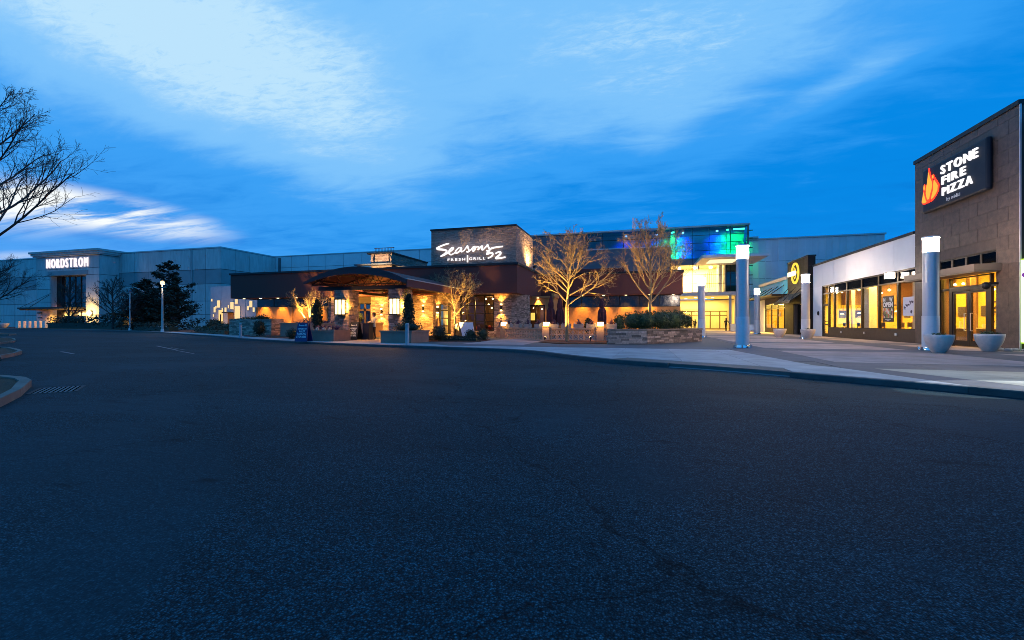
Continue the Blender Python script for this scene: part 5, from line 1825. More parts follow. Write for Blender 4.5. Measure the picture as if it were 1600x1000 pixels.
# big grid window
gw = MB().box(-15.0, -11.9, WY + .1, WY + .2, .62, .72).box(-15.0, -11.9, WY + .1, WY + .2, 3.56, 3.66)
gxs = [-15.0, -14.35, -13.7, -12.8, -11.95]
gzs = [.7, 1.42, 2.1, 2.8, 3.6]
for xq in gxs:
    gw.box(xq - .05, xq + .05, WY + .08, WY + .22, .72, 3.56)
for zq in gzs[1:-1]:
    gw.box(-15.0, -11.9, WY + .09, WY + .21, zq - .04, zq + .04)
gw = gw.build('window', DARKMET, rs)
for k in range(4):
    for j in range(4):
        B(gxs[k] + .05, gxs[k + 1] - .05, WY + .14, WY + .155, gzs[j] + .04, gzs[j + 1] - .04).build('pane', GLASS_C, gw)
MB().box(-15.2, -11.0, WY + 4, WY + 4.1, .1, 3.9).box(-15.3, -15.2, WY + .4, WY + 4, .1, 3.9).box(-11.0, -10.9, WY + 2.4, WY + 4, .1, 3.9).build('dining_room_wall', WOOD, rs)
B(-15.2, -11.0, WY + .4, WY + 4, .08, .12).build('dining_room_floor', WOOD, rs)
pb = MB()
for a, b, z in ((-12.75, WY + 1.0, 2.9), (-12.6, WY + 1.4, 2.62), (-12.3, WY + .8, 3.4), (-14.8, WY + .7, 1.45), (-13.2, WY + 1.6, 3.42)):
    pb.ball((a, b, z), .07, 10, 7)
pb.build('pendant_lamp', BULB_E, rs)
rr = random.Random(4)
for k in range(7):
    c = (-14.6 + .42 * k, WY + 1.2 + rr.uniform(0, .8), .72 + rr.uniform(0, .3))
    MB().ball(c, (.18, .18, .3), 8, 6).build('seated_silhouette', [CHAIRW, M('red_upholstery_%d' % k, (.28, .03, .03), .7), PURPLE][k % 3], rs)
lamp('POINT', (-13.0, WY + 1.8, 2.9), 170, (1, .55, .15), rs, size=.15)
# patio side: tan wall with a glazed door, then the long tan wall of the wing
TANY = 40.0
MB().box(-10.3, -10.15, TANY, TANY + .25, .1, 3.6).box(-8.35, -7.55, TANY, TANY + .25, .1, 3.6).box(-10.15, -8.35, TANY, TANY + .25, 2.95, 3.6).box(-7.8, -7.55, TANY + .25, 45, .1, 4.0).build('tan_wall', TAN, rs)
d = MB().box(-10.15, -10.0, TANY + .05, TANY + .2, .12, 2.95).box(-8.5, -8.35, TANY + .05, TANY + .2, .12, 2.95).box(-9.3, -9.15, TANY + .05, TANY + .2, .12, 2.95).box(-10.0, -8.5, TANY + .05, TANY + .2, 2.8, 2.95).build('door', DARKMET, rs)
for a, b in ((-10.0, -9.3), (-9.15, -8.5)):
    B(a, b, TANY + .1, TANY + .12, .3, 2.8).build('pane', GLASS_C, d)
MB().box(-10.3, -7.9, TANY + 2.4, TANY + 2.5, .1, 3.5).build('dining_room_wall', WOOD, rs)
B(-9.95, -9.55, TANY + 1.0, TANY + 1.04, 1.55, 2.25).build('lit_notice', E('lit_notice_glow', (1, .62, .12), 1.3), rs)
MB().ball((-8.9, TANY + 1.2, 2.6), .06).ball((-9.75, TANY + 1.3, 2.7), .05).ball((-8.55, TANY + 1.2, 1.5), .12).build('pendant_lamp', BULB_E, rs)
lamp('POINT', (-9.1, TANY + 1.5, 2.3), 40, (1, .5, .15), rs, size=.15)
WG = 45.0
B(-7.55, 3.7, WG, WG + .3, .1, 2.86).build('tan_wall', TAN, rs)
for k in range(6):
    a, b = -7.55 + 1.87 * k, -7.55 + 1.87 * (k + 1)
    w = B(a, b, WG + .02, WG + .25, 2.86, 4.0).build('window', DARKMET, rs)
    B(a + .05, b - .05, WG, WG + .018, 2.92, 3.94).build('pane', DARKGLASS, w)
B(3.4, 3.7, WG + .3, 58, .1, 4.0).build('tan_wall', TAN, rs)
# eave downlights
for xq, yq, zq, p in [(-38.0, 35.3, 3.72, 0), (-35.95, 35.3, 3.72, 1), (-33.86, 35.3, 3.72, 1), (-31.7, 35.3, 3.72, 1), (-29.6, 35.3, 3.72, 1), (-5.56, 44.4, 4.0, 1), (-3.44, 44.4, 4.0, 1), (-1.31, 44.4, 4.0, 1), (.9, 44.4, 4.0, 1), (3.0, 44.4, 4.0, 0), (-9.0, 39.85, 3.6, 1)]:
    MB().cyl(xq, yq, zq - .03, zq - .001, .11, 12).build('downlight', DOWN_E, rs)
    if p:
        lamp('SPOT', (xq, yq, zq - .06), 800, AMBER, rs, (xq, yq + .60, 0), 78, .8)
# low lamps along the foot of the tan walls
for xq in (-35.5, -33, -30.8):
    lamp('SPOT', (xq, WY - .5, 1.2), 40, AMBER, rs, (xq, WY, 2.0), 140, .8)
for xq in (-6.6, -4.2, -2.2, -.2, 1.8):
    lamp('SPOT', (xq, WG - .7, .6), 60, AMBER, rs, (xq, WG, 1.6), 140, .8)
# stone sign block on the roof
sv = MB()
SX0, SX1, SY0, SY1_, SZ0, SZ1 = -17.3, -9.72, 34.95, 40.9, 6.21, 9.2
B(SX0, SX1, SY0, SY1_, SZ0 - .02, SZ1).build('sign_block', STONE_BACK, rs)
stone_face(sv, (SX0, SY0), (SX1, SY0), SZ0, SZ1, rng, .055, .15, .42)
stone_face(sv, (SX1, SY0), (SX1, SY1_), SZ0, SZ1, rng, .055, .15, .42)
# stone lantern roof over the entrance
HX0, HX1, HY0, HY1 = -25.3, -23.0, 38.0, 45.4
B(HX0, HX1, HY0, HY1, 6.0, 8.0).build('roof_lantern', STONE_BACK, rs)
for z0, z1 in ((6.15, 6.85), (7.0, 8.0)):
    stone_face(sv, (HX0, HY0), (HX1, HY0), z0, z1, rng, .09, .2, .5)
    stone_face(sv, (HX1, HY0), (HX1, HY1), z0, z1, rng, .07, .2, .5)
sv.build('stone_veneer', STONE_FINE, rs, kind='stuff')
MB().box(SX0 - .06, SX1 + .06, SY0 - .1, SY1_ + .05, SZ1, SZ1 + .14).build('coping', CAPDK, rs)
MB().box(HX0 - .35, HX1 + .1, HY0 - .12, HY1 + .1, 8.0, 8.14).build('coping', CAPDK, rs)
MB().box(HX0 - 1.4, HX1 + .5, HY0 - .75, HY0 - .001, 6.86, 6.99).box(HX1, HX1 + .5, HY0, HY1, 6.86, 6.99).build('ledge', SIDING_DK, rs)
MB().tube([(HX0 + .4, HY0 - .02, 8.0), (HX0 + .55, HY0 - .5, 7.0)], .05, 5).tube([(HX1 - .3, HY0 - .02, 8.0), (HX1 + .1, HY0 - .5, 7.0)], .05, 5).build('strut', CAPDK, rs)
rl = MB()
for k in range(13):
    xq = HX0 + .3 + k * .165
    rl.tube([(xq, HY0 + .3, 8.14), (xq, HY0 + .3, 8.62)], .022, 4)
rl.tube([(HX0 + .2, HY0 + .3, 8.62), (HX0 + 2.4, HY0 + .3, 8.62)], .03, 4)
rl.build('roof_railing', CAPDK, rs)
lamp('SPOT', (HX0 + 1.1, HY0 - 2.6, 6.3), 1000, (1, .66, .32), rs, (HX0 + 1.1, HY0, 7.3), 100)
lamp('SPOT', (HX1 + .6, HY0 + 1.2, 6.3), 160, (1, .66, .32), rs, (HX1, HY0 + 2, 7.0), 140)
MB().box(SX1 + .55, SX1 + .8, 38.6, 38.85, 6.2, 6.35).build('roof_floodlight', DARKMET, rs)
lamp('SPOT', (SX1 + .75, 38.7, 6.42), 1500, (1, .64, .24), rs, (SX1, 38.9, 8.2), 150, .9)
rl = MB()
for k in range(6):
    rl.tube([(-6.8 + k * .55, 50, 6.2), (-6.8 + k * .55 + .1 * (k % 2), 50, 16.9 if k % 2 else 16.6)], .02, 4)
# ---- script sign
sg = thing('restaurant_sign', 'white lit handwritten script sign on the stone roof block', 'sign', (-13.5, SY0 - .1, 7.6))
SC = 7.58 / 1195.0            # zoomed drawing units to metres across the block


def sgn(x, y):
    u = (x - 105) / 1195.0
    top = 9.2
    hgt = 3.0
    ytop = -95 - u * 60
    ybot = 400 - u * 25
    v = (y - ytop) / (ybot - ytop)
    return (SX0 + u * (SX1 - SX0), SY0 - .14, top - v * hgt)


STROKES = [
    [(374, 88), (335, 95), (285, 112), (230, 135), (200, 152), (215, 165), (265, 170), (315, 178), (342, 192), (330, 215), (295, 243), (252, 268)],
    [(252, 268), (300, 255), (345, 228), (395, 200), (428, 172), (440, 150), (415, 150), (385, 180), (372, 215), (385, 238), (410, 246), (440, 232), (478, 205)],
    [(560, 148), (520, 150), (485, 180), (468, 212), (485, 224), (520, 205), (558, 156), (548, 192), (558, 208), (590, 190)],
    [(590, 190), (622, 150), (640, 124), (648, 150), (662, 192), (650, 210), (625, 208)],
    [(662, 206), (700, 170), (722, 142), (745, 140), (748, 168), (728, 198), (712, 190), (724, 160), (752, 146)],
    [(752, 146), (800, 140), (788, 180), (800, 170), (842, 132), (850, 145), (842, 180), (858, 186)],
    [(858, 186), (900, 140), (922, 112), (930, 140), (948, 178), (935, 196), (905, 200)],
    [(1130, 141), (1060, 148), (985, 162), (955, 182), (930, 215), (912, 245), (950, 232), (985, 232), (992, 255), (970, 285), (925, 306)],
    [(1030, 240), (1065, 222), (1095, 222), (1098, 245), (1070, 275), (1032, 308), (1085, 308), (1165, 294)],
]
for st in STROKES:
    pts = [sgn(x, y) for x, y in st]
    # smooth the stroke
    P_ = [Vector(p) for p in pts]
    sm_ = []
    for i_ in range(len(P_) - 1):
        p0, p1, p2, p3 = P_[max(i_ - 1, 0)], P_[i_], P_[i_ + 1], P_[min(i_ + 2, len(P_) - 1)]
        for j_ in range(4):
            t_ = j_ / 4
            sm_.append(0.5 * ((2 * p1) + (p2 - p0) * t_ + (2 * p0 - 5 * p1 + 4 * p2 - p3) * t_ * t_ + (-p0 + 3 * p1 - 3 * p2 + p3) * t_ ** 3))
    sm_.append(P_[-1])
    n = len(sm_)
    big_ = 1.0 if st is STROKES[0] or st[0][0] > 1000 else 0.82
    MB().tube(sm_, [.078 * big_ * (0.72 + .38 * math.sin(math.pi * (k + 1) / (n + 1))) for k in range(n)], 8).build('letter', WHITE_E, sg, True)
p0 = sgn(358, 337)
p1 = sgn(610, 328)
lettering('FRESH', p0, (1, 0, 0.0), p1[0] - p0[0], .20, .05, WHITE_E, sg, bold=.012, gap=.26)
p0 = sgn(664, 327)
p1 = sgn(890, 312)
lettering('GRILL', p0, (1, 0, 0.0), p1[0] - p0[0], .20, .05, WHITE_E, sg, bold=.012, gap=.26)
a, b = sgn(632, 258), sgn(648, 358)
B(a[0], b[0], SY0 - .16, SY0 - .08, b[2], a[2]).build('divider', WHITE_E, sg)
lamp('AREA', (-13.5, SY0 - .5, 7.7), 8, (1, .95, 1), sg, (-13.5, SY0, 7.6), sx=5, sy=1)

# ---- arched entrance awning on stone pillars
AX0, AX1, AY0, AY1 = -21.75, -14.0, 24.9, 34.69


def arch(t):
    return 3.98 + 0.95 * (1 - (2 * t - 1) ** 2)


na = 18
cv = MB()
vs_, fs_ = [], []
for k in range(na + 1):
    t_ = k / na
    xq = AX0 + (AX1 - AX0) * t_
    th = .10 + .30 * (1 - (2 * t_ - 1) ** 2) ** .8 + .12 * t_
    for yq in (AY0, AY1):
        vs_ += [(xq, yq, arch(t_)), (xq, yq, arch(t_) - .05)]
    # front valance
    vs_ += [(xq, AY0 - .05, arch(t_) + .02), (xq, AY0 - .05, arch(t_) - th), (xq, AY0 - .01, arch(t_) + .02), (xq, AY0 - .01, arch(t_) - th)]
for k in range(na):
    a, b = k * 8, (k + 1) * 8
    fs_ += [(a, b, b + 2, a + 2), (a + 1, a + 3, b + 3, b + 1), (a + 4, a + 5, b + 5, b + 4), (a + 6, b + 6, b + 7, a + 7), (a + 4, b + 4, b + 6, a + 6), (a + 5, a + 7, b + 7, b + 5)]
cv.add(vs_, fs_)
cv.build('awning_canopy', BURG_FAB, rs)
# side valance on the right edge
MB().box(AX1 - .03, AX1 + .03, AY0 - .05, AY1, 3.55, 4.02).build('awning_valance', BURG_FAB, rs)
MB().box(AX1 - .05, AX1 + .07, AY0 - .05, AY1, 4.02, 4.08).build('awning_edge_trim', METAL_LT, rs)
tr_ = MB()
for yq in (25.6, 28.5, 31.5, 34.2):
    pts = [(AX0 + (AX1 - AX0) * k / 12, yq, arch(k / 12) - .10) for k in range(13)]
    tr_.tube(pts, .035, 5)
    tr_.tube([(AX0 + .1, yq, 3.86), (AX1 - .1, yq, 3.86)], .035, 5)
    for k in range(1, 12):
        x1 = AX0 + (AX1 - AX0) * k / 12
        x2 = AX0 + (AX1 - AX0) * (k + (.9 if k % 2 else -.9)) / 12
        tr_.tube([(x1, yq, arch(k / 12) - .1), (x2, yq, 3.86)], .022, 4)
for k in (1, 3, 5, 7, 9, 11):
    xq = AX0 + (AX1 - AX0) * k / 12
    tr_.tube([(xq, AY0, arch(k / 12) - .1), (xq, AY1, arch(k / 12) - .1)], .03, 5)
tr_.build('awning_truss', CAPDK, rs)
MB().box(AX0 + .1, AX1 - .1, 26.2, 26.5, 3.55, 3.8).box(AX0 + .1, AX0 + .35, 26.5, AY1, 3.6, 3.8).box(AX1 - .4, AX1 - .15, 26.5, AY1, 3.56, 3.8).build('awning_beam', CAPDK, rs)
for q in (-20, -17.9, -15.8):
    lamp('SPOT', (q, 31.5, 3.5), 90, AMBER, rs, (q, 31.5, 5), 150, .8)
sv = MB()
for px0, px1, ztop in ((-20.15, -19.05, 3.54), (-15.95, -14.85, 3.54)):
    B(px0 + .05, px1 - .05, 26.05, 27.05, .1, ztop).build('stone_pillar', STONE_BACK, rs)
    for a, b in (((px0, 26.0), (px1, 26.0)), ((px1, 26.0), (px1, 27.1)), ((px0, 27.1), (px0, 26.0))):
        stone_face(sv, a, b, .12, ztop, rng, .1, .2, .5, .05)
sv.build('stone_veneer', STONE, rs, kind='stuff')
for k, xq in enumerate((-19.85, -15.68)):
    t = thing('pillar_lantern', ['tall glowing box lantern on the left entrance pillar', 'tall glowing box lantern on the right entrance pillar'][k], 'lamp', (xq + .28, 25.7, 1.85), 'box lanterns on the entrance pillars')
    f = MB().box(xq - .02, xq + .6, 25.55, 25.98, 1.80, 1.87).box(xq - .02, xq + .6, 25.55, 25.98, 2.86, 2.93)
    for a in (xq - .02, xq + .26, xq + .56):
        f.box(a, a + .04, 25.55, 25.59, 1.87, 2.86)
    f.box(xq - .02, xq + .02, 25.93, 25.97, 1.87, 2.86).box(xq + .56, xq + .6, 25.93, 25.97, 1.87, 2.86)
    f.build('frame', DARKMET, t)
    B(xq + .03, xq + .55, 25.60, 25.92, 1.88, 2.85).build('lamp_pane', PILLAR_E, t)
    lamp('POINT', (xq + .85, 25.8, 2.4), 260, WARM, t, size=.1)
    lamp('POINT', (xq + .28, 25.45, 2.4), 60, WARM, t, size=.1)
lamp('SPOT', (-17.6, 31.0, 3.45), 3000, WARM, rs, (-17.6, 33.5, 0), 120, .8, .2)
lamp('SPOT', (-17.4, 27.6, 3.45), 900, WARM, rs, (-17.4, 28.6, 0), 110, .8, .2)
lamp('SPOT', (-21.6, 31.0, 3.45), 2500, WARM, rs, (-22.2, 34.5, 1), 110, .8, .2)
lamp('POINT', (-24.3, 34.0, 3.2), 650, AMBER, rs, size=.2)


def sconce(label, x, y, z, p=260):
    t = thing('wall_sconce', label, 'lamp', (x, y, z), 'up and down wall sconces on the restaurant')
    MB().cyl(x, y - .14, z - .20, z + .20, .085, 12).box(x - .04, x + .04, y - .10, y, z - .08, z + .08).build('housing', DARKMET, t)
    MB().cyl(x, y - .14, z + .205, z + .30, .075, 12).cyl(x, y - .14, z - .30, z - .205, .075, 12).build('lamp_glass', BULB_E, t)
    lamp('SPOT', (x, y - .20, z + .36), p, WARM, t, (x, y - .12, z + 2), 110, .6, .04)
    lamp('SPOT', (x, y - .20, z - .36), p, WARM, t, (x, y - .12, z - 2), 110, .6, .04)
    return t


sconce('wall sconce left of the restaurant entrance doors, nearest the valet stand', -25.6, WY, 2.3)
sconce('wall sconce on the stone pier between the entrance pillars', -22.2, WY - .82, 2.3)
sconce('wall sconce half hidden behind the tall dark cypress', -20.0, WY, 2.5)
sconce('wall sconce on the stone pier right of the tall dark cypress', -18.1, WY - .82, 2.55)
sconce('wall sconce left of the narrow slit window', -17.1, WY, 2.45, 110)
sconce('wall sconce right of the narrow slit window behind the lit tree', -15.5, WY, 2.45, 110)
sconce('wall sconce on the curved stone wall right of the grid window', -11.25, WY + .05, 2.6)

# ================================================================== FRONT TERRACE
# planters by the entrance
def planter(label, x0, x1, y0, y1, z, mat, name='planter', ang=None):
    t = thing(name, label, 'planter', ((x0 + x1) / 2, (y0 + y1) / 2, .12))
    MB().box(x0, x1, y0, y1, .12, z - .10).build('body', mat, t)
    MB().box(x0 - .05, x1 + .05, y0 - .05, y0 + .12, z - .098, z).box(x0 - .05, x1 + .05, y1 - .12, y1 + .05, z - .098, z).box(x0 - .05, x0 + .12, y0 + .12, y1 - .12, z - .098, z).box(x1 - .12, x1 + .05, y0 + .12, y1 - .12, z - .098, z).build('rim', mat, t)
    MB().box(x0 + .12, x1 - .12, y0 + .12, y1 - .12, z - .099, z - .03).build('soil', MULCH, t)
    return t


planter('tan stucco planter with purple plants between the two sandwich boards', -20.6, -18.6, 23.9, 25.6, .82, TAUPE)
planter('tan stucco planter under the right entrance lantern', -14.6, -12.6, 22.9, 25.1, .84, TAUPE)
planter('long taupe stucco planter holding the lit multi stem tree', -29.3, -21.2, 30.8, 33.6, 1.30, TAUPE)
t = thing('stone_planter', 'ledgestone planter box at the left end of the restaurant', 'planter', (-35, 34, .12))
B(-37.35, -32.55, 33.15, 34.6, .12, 1.60).build('core', STONE_BACK, t)
sv = MB()
stone_face(sv, (-37.4, 33.1), (-32.5, 33.1), .12, 1.66, rng, .11, .2, .6)
stone_face(sv, (-32.5, 33.1), (-32.5, 34.6), .12, 1.66, rng, .11, .2, .6)
sv.build('stone_veneer', STONE, t, kind='stuff')
rg = random.Random(31)
mb = MB()
leaves(mb, rg, 1500, lambda: clump(rg, (-35.0, 33.85, 1.62), (2.45, .75, .32), .3), .13)
leaves(mb, rg, 350, lambda: clump(rg, (-34.0, 33.6, 1.8), (.8, .5, .35), .2), .13)
mb.build('plants', LEAF, t)


def shrub(label, c, r, n, size, mat, seed, name='shrub', cat='shrub', group=None, k=.6):
    rg_ = random.Random(seed)
    t = thing(name, label, cat, (c[0], c[1], c[2] - r[2]), group)
    mb_ = MB()
    mb_.ball(c, tuple(q * .72 for q in r), 10, 7)
    leaves(mb_, rg_, n, lambda: clump(rg_, c, r, k), size)
    mb_.build('foliage', mat, t)
    MB().cyl(c[0], c[1], max(.1, c[2] - r[2] - .08), c[2], .04, 6).build('stem', BARK_DK, t)
    return t


shrub('dark rounded shrub beside the pale bollard at the left end', (-31.7, 31.0, .85), (.55, .55, .75), 700, .14, LEAF_CY, 1)
shrub('small cone shrub left of the blue sandwich board', (-24.0, 26.3, .50), (.42, .42, .42), 500, .10, LEAF_CY, 2)
shrub('dark round shrub right of the planter under the lantern', (-12.35, 26.0, .62), (.5, .5, .55), 700, .11, LEAF_CY, 3)
shrub('broad rounded shrub on top of the planter under the right lantern', (-13.4, 24.0, 1.02), (.95, .75, .36), 1200, .09, LEAF_DK, 4)
shrub('small round shrub in front of the white menu board', (-10.95, 28.0, .48), (.42, .42, .42), 600, .10, LEAF_CY, 5)
shrub('small pointed shrub right of the white menu board', (-10.05, 27.9, .52), (.42, .42, .48), 600, .10, LEAF_CY, 6)
shrub('dark round shrub left behind the lit multi stem tree', (-22.9, 32.6, 1.75), (.5, .4, .5), 500, .12, LEAF_CY, 7)
shrub('leafy green climber against the lit tan wall, left of the multi stem tree', (-29.6, 35.2, 1.9), (.6, .35, 1.2), 800, .15, LEAF, 8)


def cypress(label, x, y, z0, z1, r, seed):
    rg_ = random.Random(seed)
    t = thing('cypress', label, 'tree', (x, y, z0), 'columnar cypresses at the entrance')

    def w():
        f = rg_.random() ** .85
        rr_ = r * (1 - (abs(f - .42) / .6) ** 2.2 * .85) * rg_.uniform(.55, 1.05)
        a = rg_.uniform(0, 6.283)
        return (x + rr_ * math.cos(a), y + rr_ * math.sin(a), z0 + .1 + (z1 - z0 - .1) * f)
    mb_ = MB()
    mb_.lathe(x, y, [(r * .55, z0 + .15), (r * .7, z0 + (z1 - z0) * .45), (r * .2, z1 - .15)], 8)
    leaves(mb_, rg_, 1500, w, .13)
    mb_.build('crown', LEAF_CY, t)
    MB().cyl(x, y, z0 - .1, z0 + .3, .05, 6).build('trunk', BARK_DK, t)


cypress('dark columnar cypress left of the left entrance pillar', -20.75, 25.0, .75, 2.85, .34, 41)
cypress('tall dark cypress right of the right entrance pillar', -13.65, 24.5, .82, 3.05, .36, 42)
t = thing('lit_vine', 'brightly lit leafy vine climbing beside the right entrance pillar', 'vine', (-14.7, 26.2, .12))
rg = random.Random(9)
mb = MB()
leaves(mb, rg, 420, lambda: (-14.72 + rg.gauss(0, .13) + .1 * math.sin(rg.uniform(0, 9)), 26.0 + rg.gauss(0, .12), rg.uniform(.9, 3.5)), .12)
mb.build('foliage', IVY, t)
MB().tube([(-14.75, 26.1, .12), (-14.7, 26.05, 1.5), (-14.75, 26.05, 3.3)], .03, 5).build('stem', BARK_DK, t)
lamp('SPOT', (-14.45, 25.6, 1.0), 420, (1, .7, .25), t, (-14.75, 26.05, 3.0), 70, .6, .05)

# purple cabbages and white blooms
t = thing('bedding_plants', 'purple bedding plants with three white blooms in the stucco planter', 'plants', (-19.6, 24.6, .8))
rg = random.Random(12)
mb = MB()
for k in range(7):
    cx_ = -20.3 + k * .25
    leaves(mb, rg, 120, lambda: clump(rg, (cx_, 24.5 + .3 * (k % 2), .98), (.2, .2, .17), .3), .10)
mb.build('purple_foliage', PURPLE, t)
for k, xq in enumerate((-19.95, -19.45, -19.0)):
    mb = MB()
    leaves(mb, rg, 130, lambda: clump(rg, (xq, 24.05, .90), (.14, .14, .12), .4), .07)
    mb.build('white_bloom', WHITEFL, t)
mb = MB()
leaves(mb, rg, 900, lambda: clump(rg, (-25.6, 31.2, 1.36), (3.4, .3, .17), .2), .09)
tag(mb.build('flower_row', PURPLE), 'row of pinkish winter flowers along the top of the long taupe planter', 'flowers')

# sandwich boards
def aboard(label, x, y, mat, ang, w, h, text, txtmat=SIGNTXT, side=None):
    t = thing('sandwich_board', label, 'sign', (x, y, .12))
    ca, sa = math.cos(ang), math.sin(ang)
    lean = .16

    def fp(u, v, d):     # u across, v up the sloping front, d proud
        bx, by = u, -.30 + .28 * v / h
        by -= d
        return (x + bx * ca - by * sa, y + bx * sa + by * ca, .12 + v)
    for nm, sgn_ in (('front_panel', 1), ('rear_panel', -1)):
        mb_ = MB()
        pts_ = []
        for v in (.03, h):
            for u in (-w / 2, w / 2):
                for dd in (0, .04):
                    by = sgn_ * (-.30 + .27 * v / h) - sgn_ * dd
                    k_ = 1.0 - .16 * v / h
                    pts_.append((x + u * k_ * ca - by * sa, y + u * k_ * sa + by * ca, .12 + v))
        mb_.add(pts_, [(0, 2, 3, 1), (4, 5, 7, 6), (0, 1, 5, 4), (2, 6, 7, 3), (1, 3, 7, 5), (0, 4, 6, 2)])
        mb_.build(nm, mat, t)
    upv = Vector(fp(0, 1, 0)) - Vector(fp(0, 0, 0))
    for txt, v, hh, ww in text:
        o_ = fp(-ww / 2, v, .045)
        lettering(txt, o_, (ca, sa, 0), ww, hh, .004, txtmat, t, up=upv, bold=.03, gap=.07, joined=True, name='wording')
    return t


VAL = [('Seasons 52', .97, .10, .52), ('COMPLIMENTARY', .76, .085, .60), ('VALET', .60, .12, .42), ('PARKING', .44, .12, .58), ('STOP HERE', .26, .12, .62)]
s1 = aboard('blue valet parking sandwich board beside the lit multi stem tree', -20.0, 22.9, NAVY, R(8), .82, 1.18, VAL)
s2 = aboard('black valet parking sandwich board in front of the entrance stand', -18.65, 26.2, BLACKB, R(-10), .86, 1.22, VAL)
t = thing('valet_stand', 'narrow black valet stand behind the black sandwich board', 'podium', (-17.85, 26.35, .12))
MB().box(-18.15, -17.65, 26.3, 26.75, .16, 1.24).build('cabinet', BLACKB, t)
MB().box(-18.2, -17.6, 26.25, 26.8, 1.242, 1.29).build('top', CAPDK, t)
MB().box(-18.15, -18.08, 26.3, 26.4, .12, .158).box(-17.72, -17.65, 26.3, 26.4, .12, .158).build('foot', CHROME, t)
t = thing('menu_board', 'leaning white menu board at the foot of the grid window', 'sign', (-12.4, 31.0, .12))
mb = MB()
mb.add([(-12.75, 31.0, .14), (-11.75, 31.0, .14), (-12.15, 31.45, 1.34), (-13.25, 31.45, 1.34), (-12.75, 31.04, .14), (-11.75, 31.04, .14), (-12.15, 31.49, 1.34), (-13.25, 31.49, 1.34)],
       [(0, 1, 2, 3), (4, 7, 6, 5), (0, 4, 5, 1), (1, 5, 6, 2), (2, 6, 7, 3), (3, 7, 4, 0)])
mb.build('sheet', PAPER, t)
mb = MB()
for k in range(9):
    f = .12 + k * .09
    y_, z_ = 31.0 + .45 * f - .006, .14 + 1.2 * f
    xa = -12.75 - .5 * f + .18
    mb.quad((xa, y_, z_), (xa + .62 - .12 * (k % 3), y_, z_), (xa + .62 - .12 * (k % 3) - .012, y_ + .012, z_ + .032), (xa - .012, y_ + .012, z_ + .032))
mb.build('small_print', SIDING, t)
mb = MB()
mb.add([(-13.35, 31.45, 1.3), (-12.9, 31.0, .12), (-13.1, 32.0, .12), (-13.9, 32.0, .12), (-13.6, 31.5, 1.1)], [(0, 1, 2), (0, 2, 3, 4), (0, 4, 3, 1)])
mb.build('easel', BLACKB, t)


def bollard(label, x, y, h=1.15):
    t = thing('bollard', label, 'bollard', (x, y, .0))
    MB().cyl(x, y, 0.10, h - .12, .10, 18).build('post', BOLLARD, t, True)
    MB().cyl(x, y, h - .118, h + .06, .10, 18).build('lamp_band', M('grey_bollard_band', (.30, .32, .33), .35), t, True)
    MB().lathe(x, y, [(.105, h + .061), (.10, h + .10), (.02, h + .12)], 18).build('cap', BOLLARD, t, True)


bollard('pale round bollard at the kerb before the right entrance planter', -11.9, 21.2)
bollard('pale round bollard beside the dark shrub at the left end', -30.4, 27.9)

# low hedge in front of the stone wall
hm = MB()
rg = random.Random(15)
leaves(hm, rg, 2600, lambda: (rg.uniform(-14.0, -9.9), rg.uniform(26.3, 28.6), .14 + .26 * rg.random() ** .6), .10)
hm.box(-13.9, -10.0, 26.5, 28.4, .12, .26)
tag(hm.build('low_hedge', LEAF_DK), 'low clipped ground hedge at the foot of the lit tree by the grid window', 'hedge')


def uplight(label, x, y, tgt, p, color=(1, .60, .11), angle=70, z=.12):
    t = thing('ground_spotlight', label, 'lamp', (x, y, z), 'ground spotlights')
    d_ = (Vector(tgt) - Vector((x, y, z + .18))).normalized()
    c_ = Vector((x, y, z + .18))
    MB().tube([tuple(c_ - d_ * .10), tuple(c_ + d_ * .08)], [.05, .075], 10).tube([(x, y, z), (x, y, z + .16)], .02, 5).build('housing', DARKMET, t)
    MB().tube([tuple(c_ + d_ * .082), tuple(c_ + d_ * .09)], [.07, .05], 10).build('lens', BULB_E, t)
    lamp('SPOT', tuple(c_ + d_ * .12), p, color, t, tgt, angle, .5, .05)


# trees along the front
T_ROUND = dict(fork=1.75, r=.085, rmin=.0058, side=7, lean=.85, L=[0, 2.35, 0, 0, 0], seg=[3, 5, 4, 3, 3], jit=[.1, .10, .13, .16, .2], up=[.1, .09, .05, .04, .03],
               kids=[0, 6, 5, 4, 0], t0=[.3, .22, .2, .2, .2], ang=[35, 38, 42, 45, 45], len=[.7, .52, .55, .6, .6], rk=.62)
bare_tree('lit bare round crowned tree in front of the restaurant stone wall', (-13.9, 32.1, .12), 101, dict(T_ROUND, fork=1.65, leader=2.5, side=13, lean=1.35, L=[0, 3.0, 0, 0, 0]), 'lit bare trees along the restaurant')
T_SPREAD = dict(fork=2.2, r=.105, rmin=.0058, leader=4.0, side=18, lean=1.5, L=[0, 3.5, 0, 0, 0], seg=[3, 6, 4, 3, 3], jit=[.1, .09, .12, .15, .2], up=[.1, .05, .05, .05, .04],
                kids=[0, 7, 5, 5, 0], t0=[.3, .2, .2, .2, .2], ang=[35, 32, 38, 42, 45], len=[.7, .45, .55, .6, .6], rk=.6)
bare_tree('lit spreading bare tree before the low pierced patio wall', (-4.45, 27.95, .12), 102, T_SPREAD, 'lit bare trees along the restaurant')
T_VASE = dict(fork=1.7, r=.095, rmin=.0058, leader=3.9, side=19, lean=1.1, L=[0, 3.3, 0, 0, 0], seg=[3, 6, 4, 3, 3], jit=[.1, .07, .10, .14, .2], up=[.1, .10, .08, .06, .05],
              kids=[0, 6, 5, 5, 0], t0=[.3, .2, .2, .2, .2], ang=[30, 26, 32, 38, 45], len=[.7, .45, .55, .6, .6], rk=.6)
bare_tree('lit upright bare tree rising from the hedge planter', (.55, 27.7, .7), 103, T_VASE, 'lit bare trees along the restaurant')
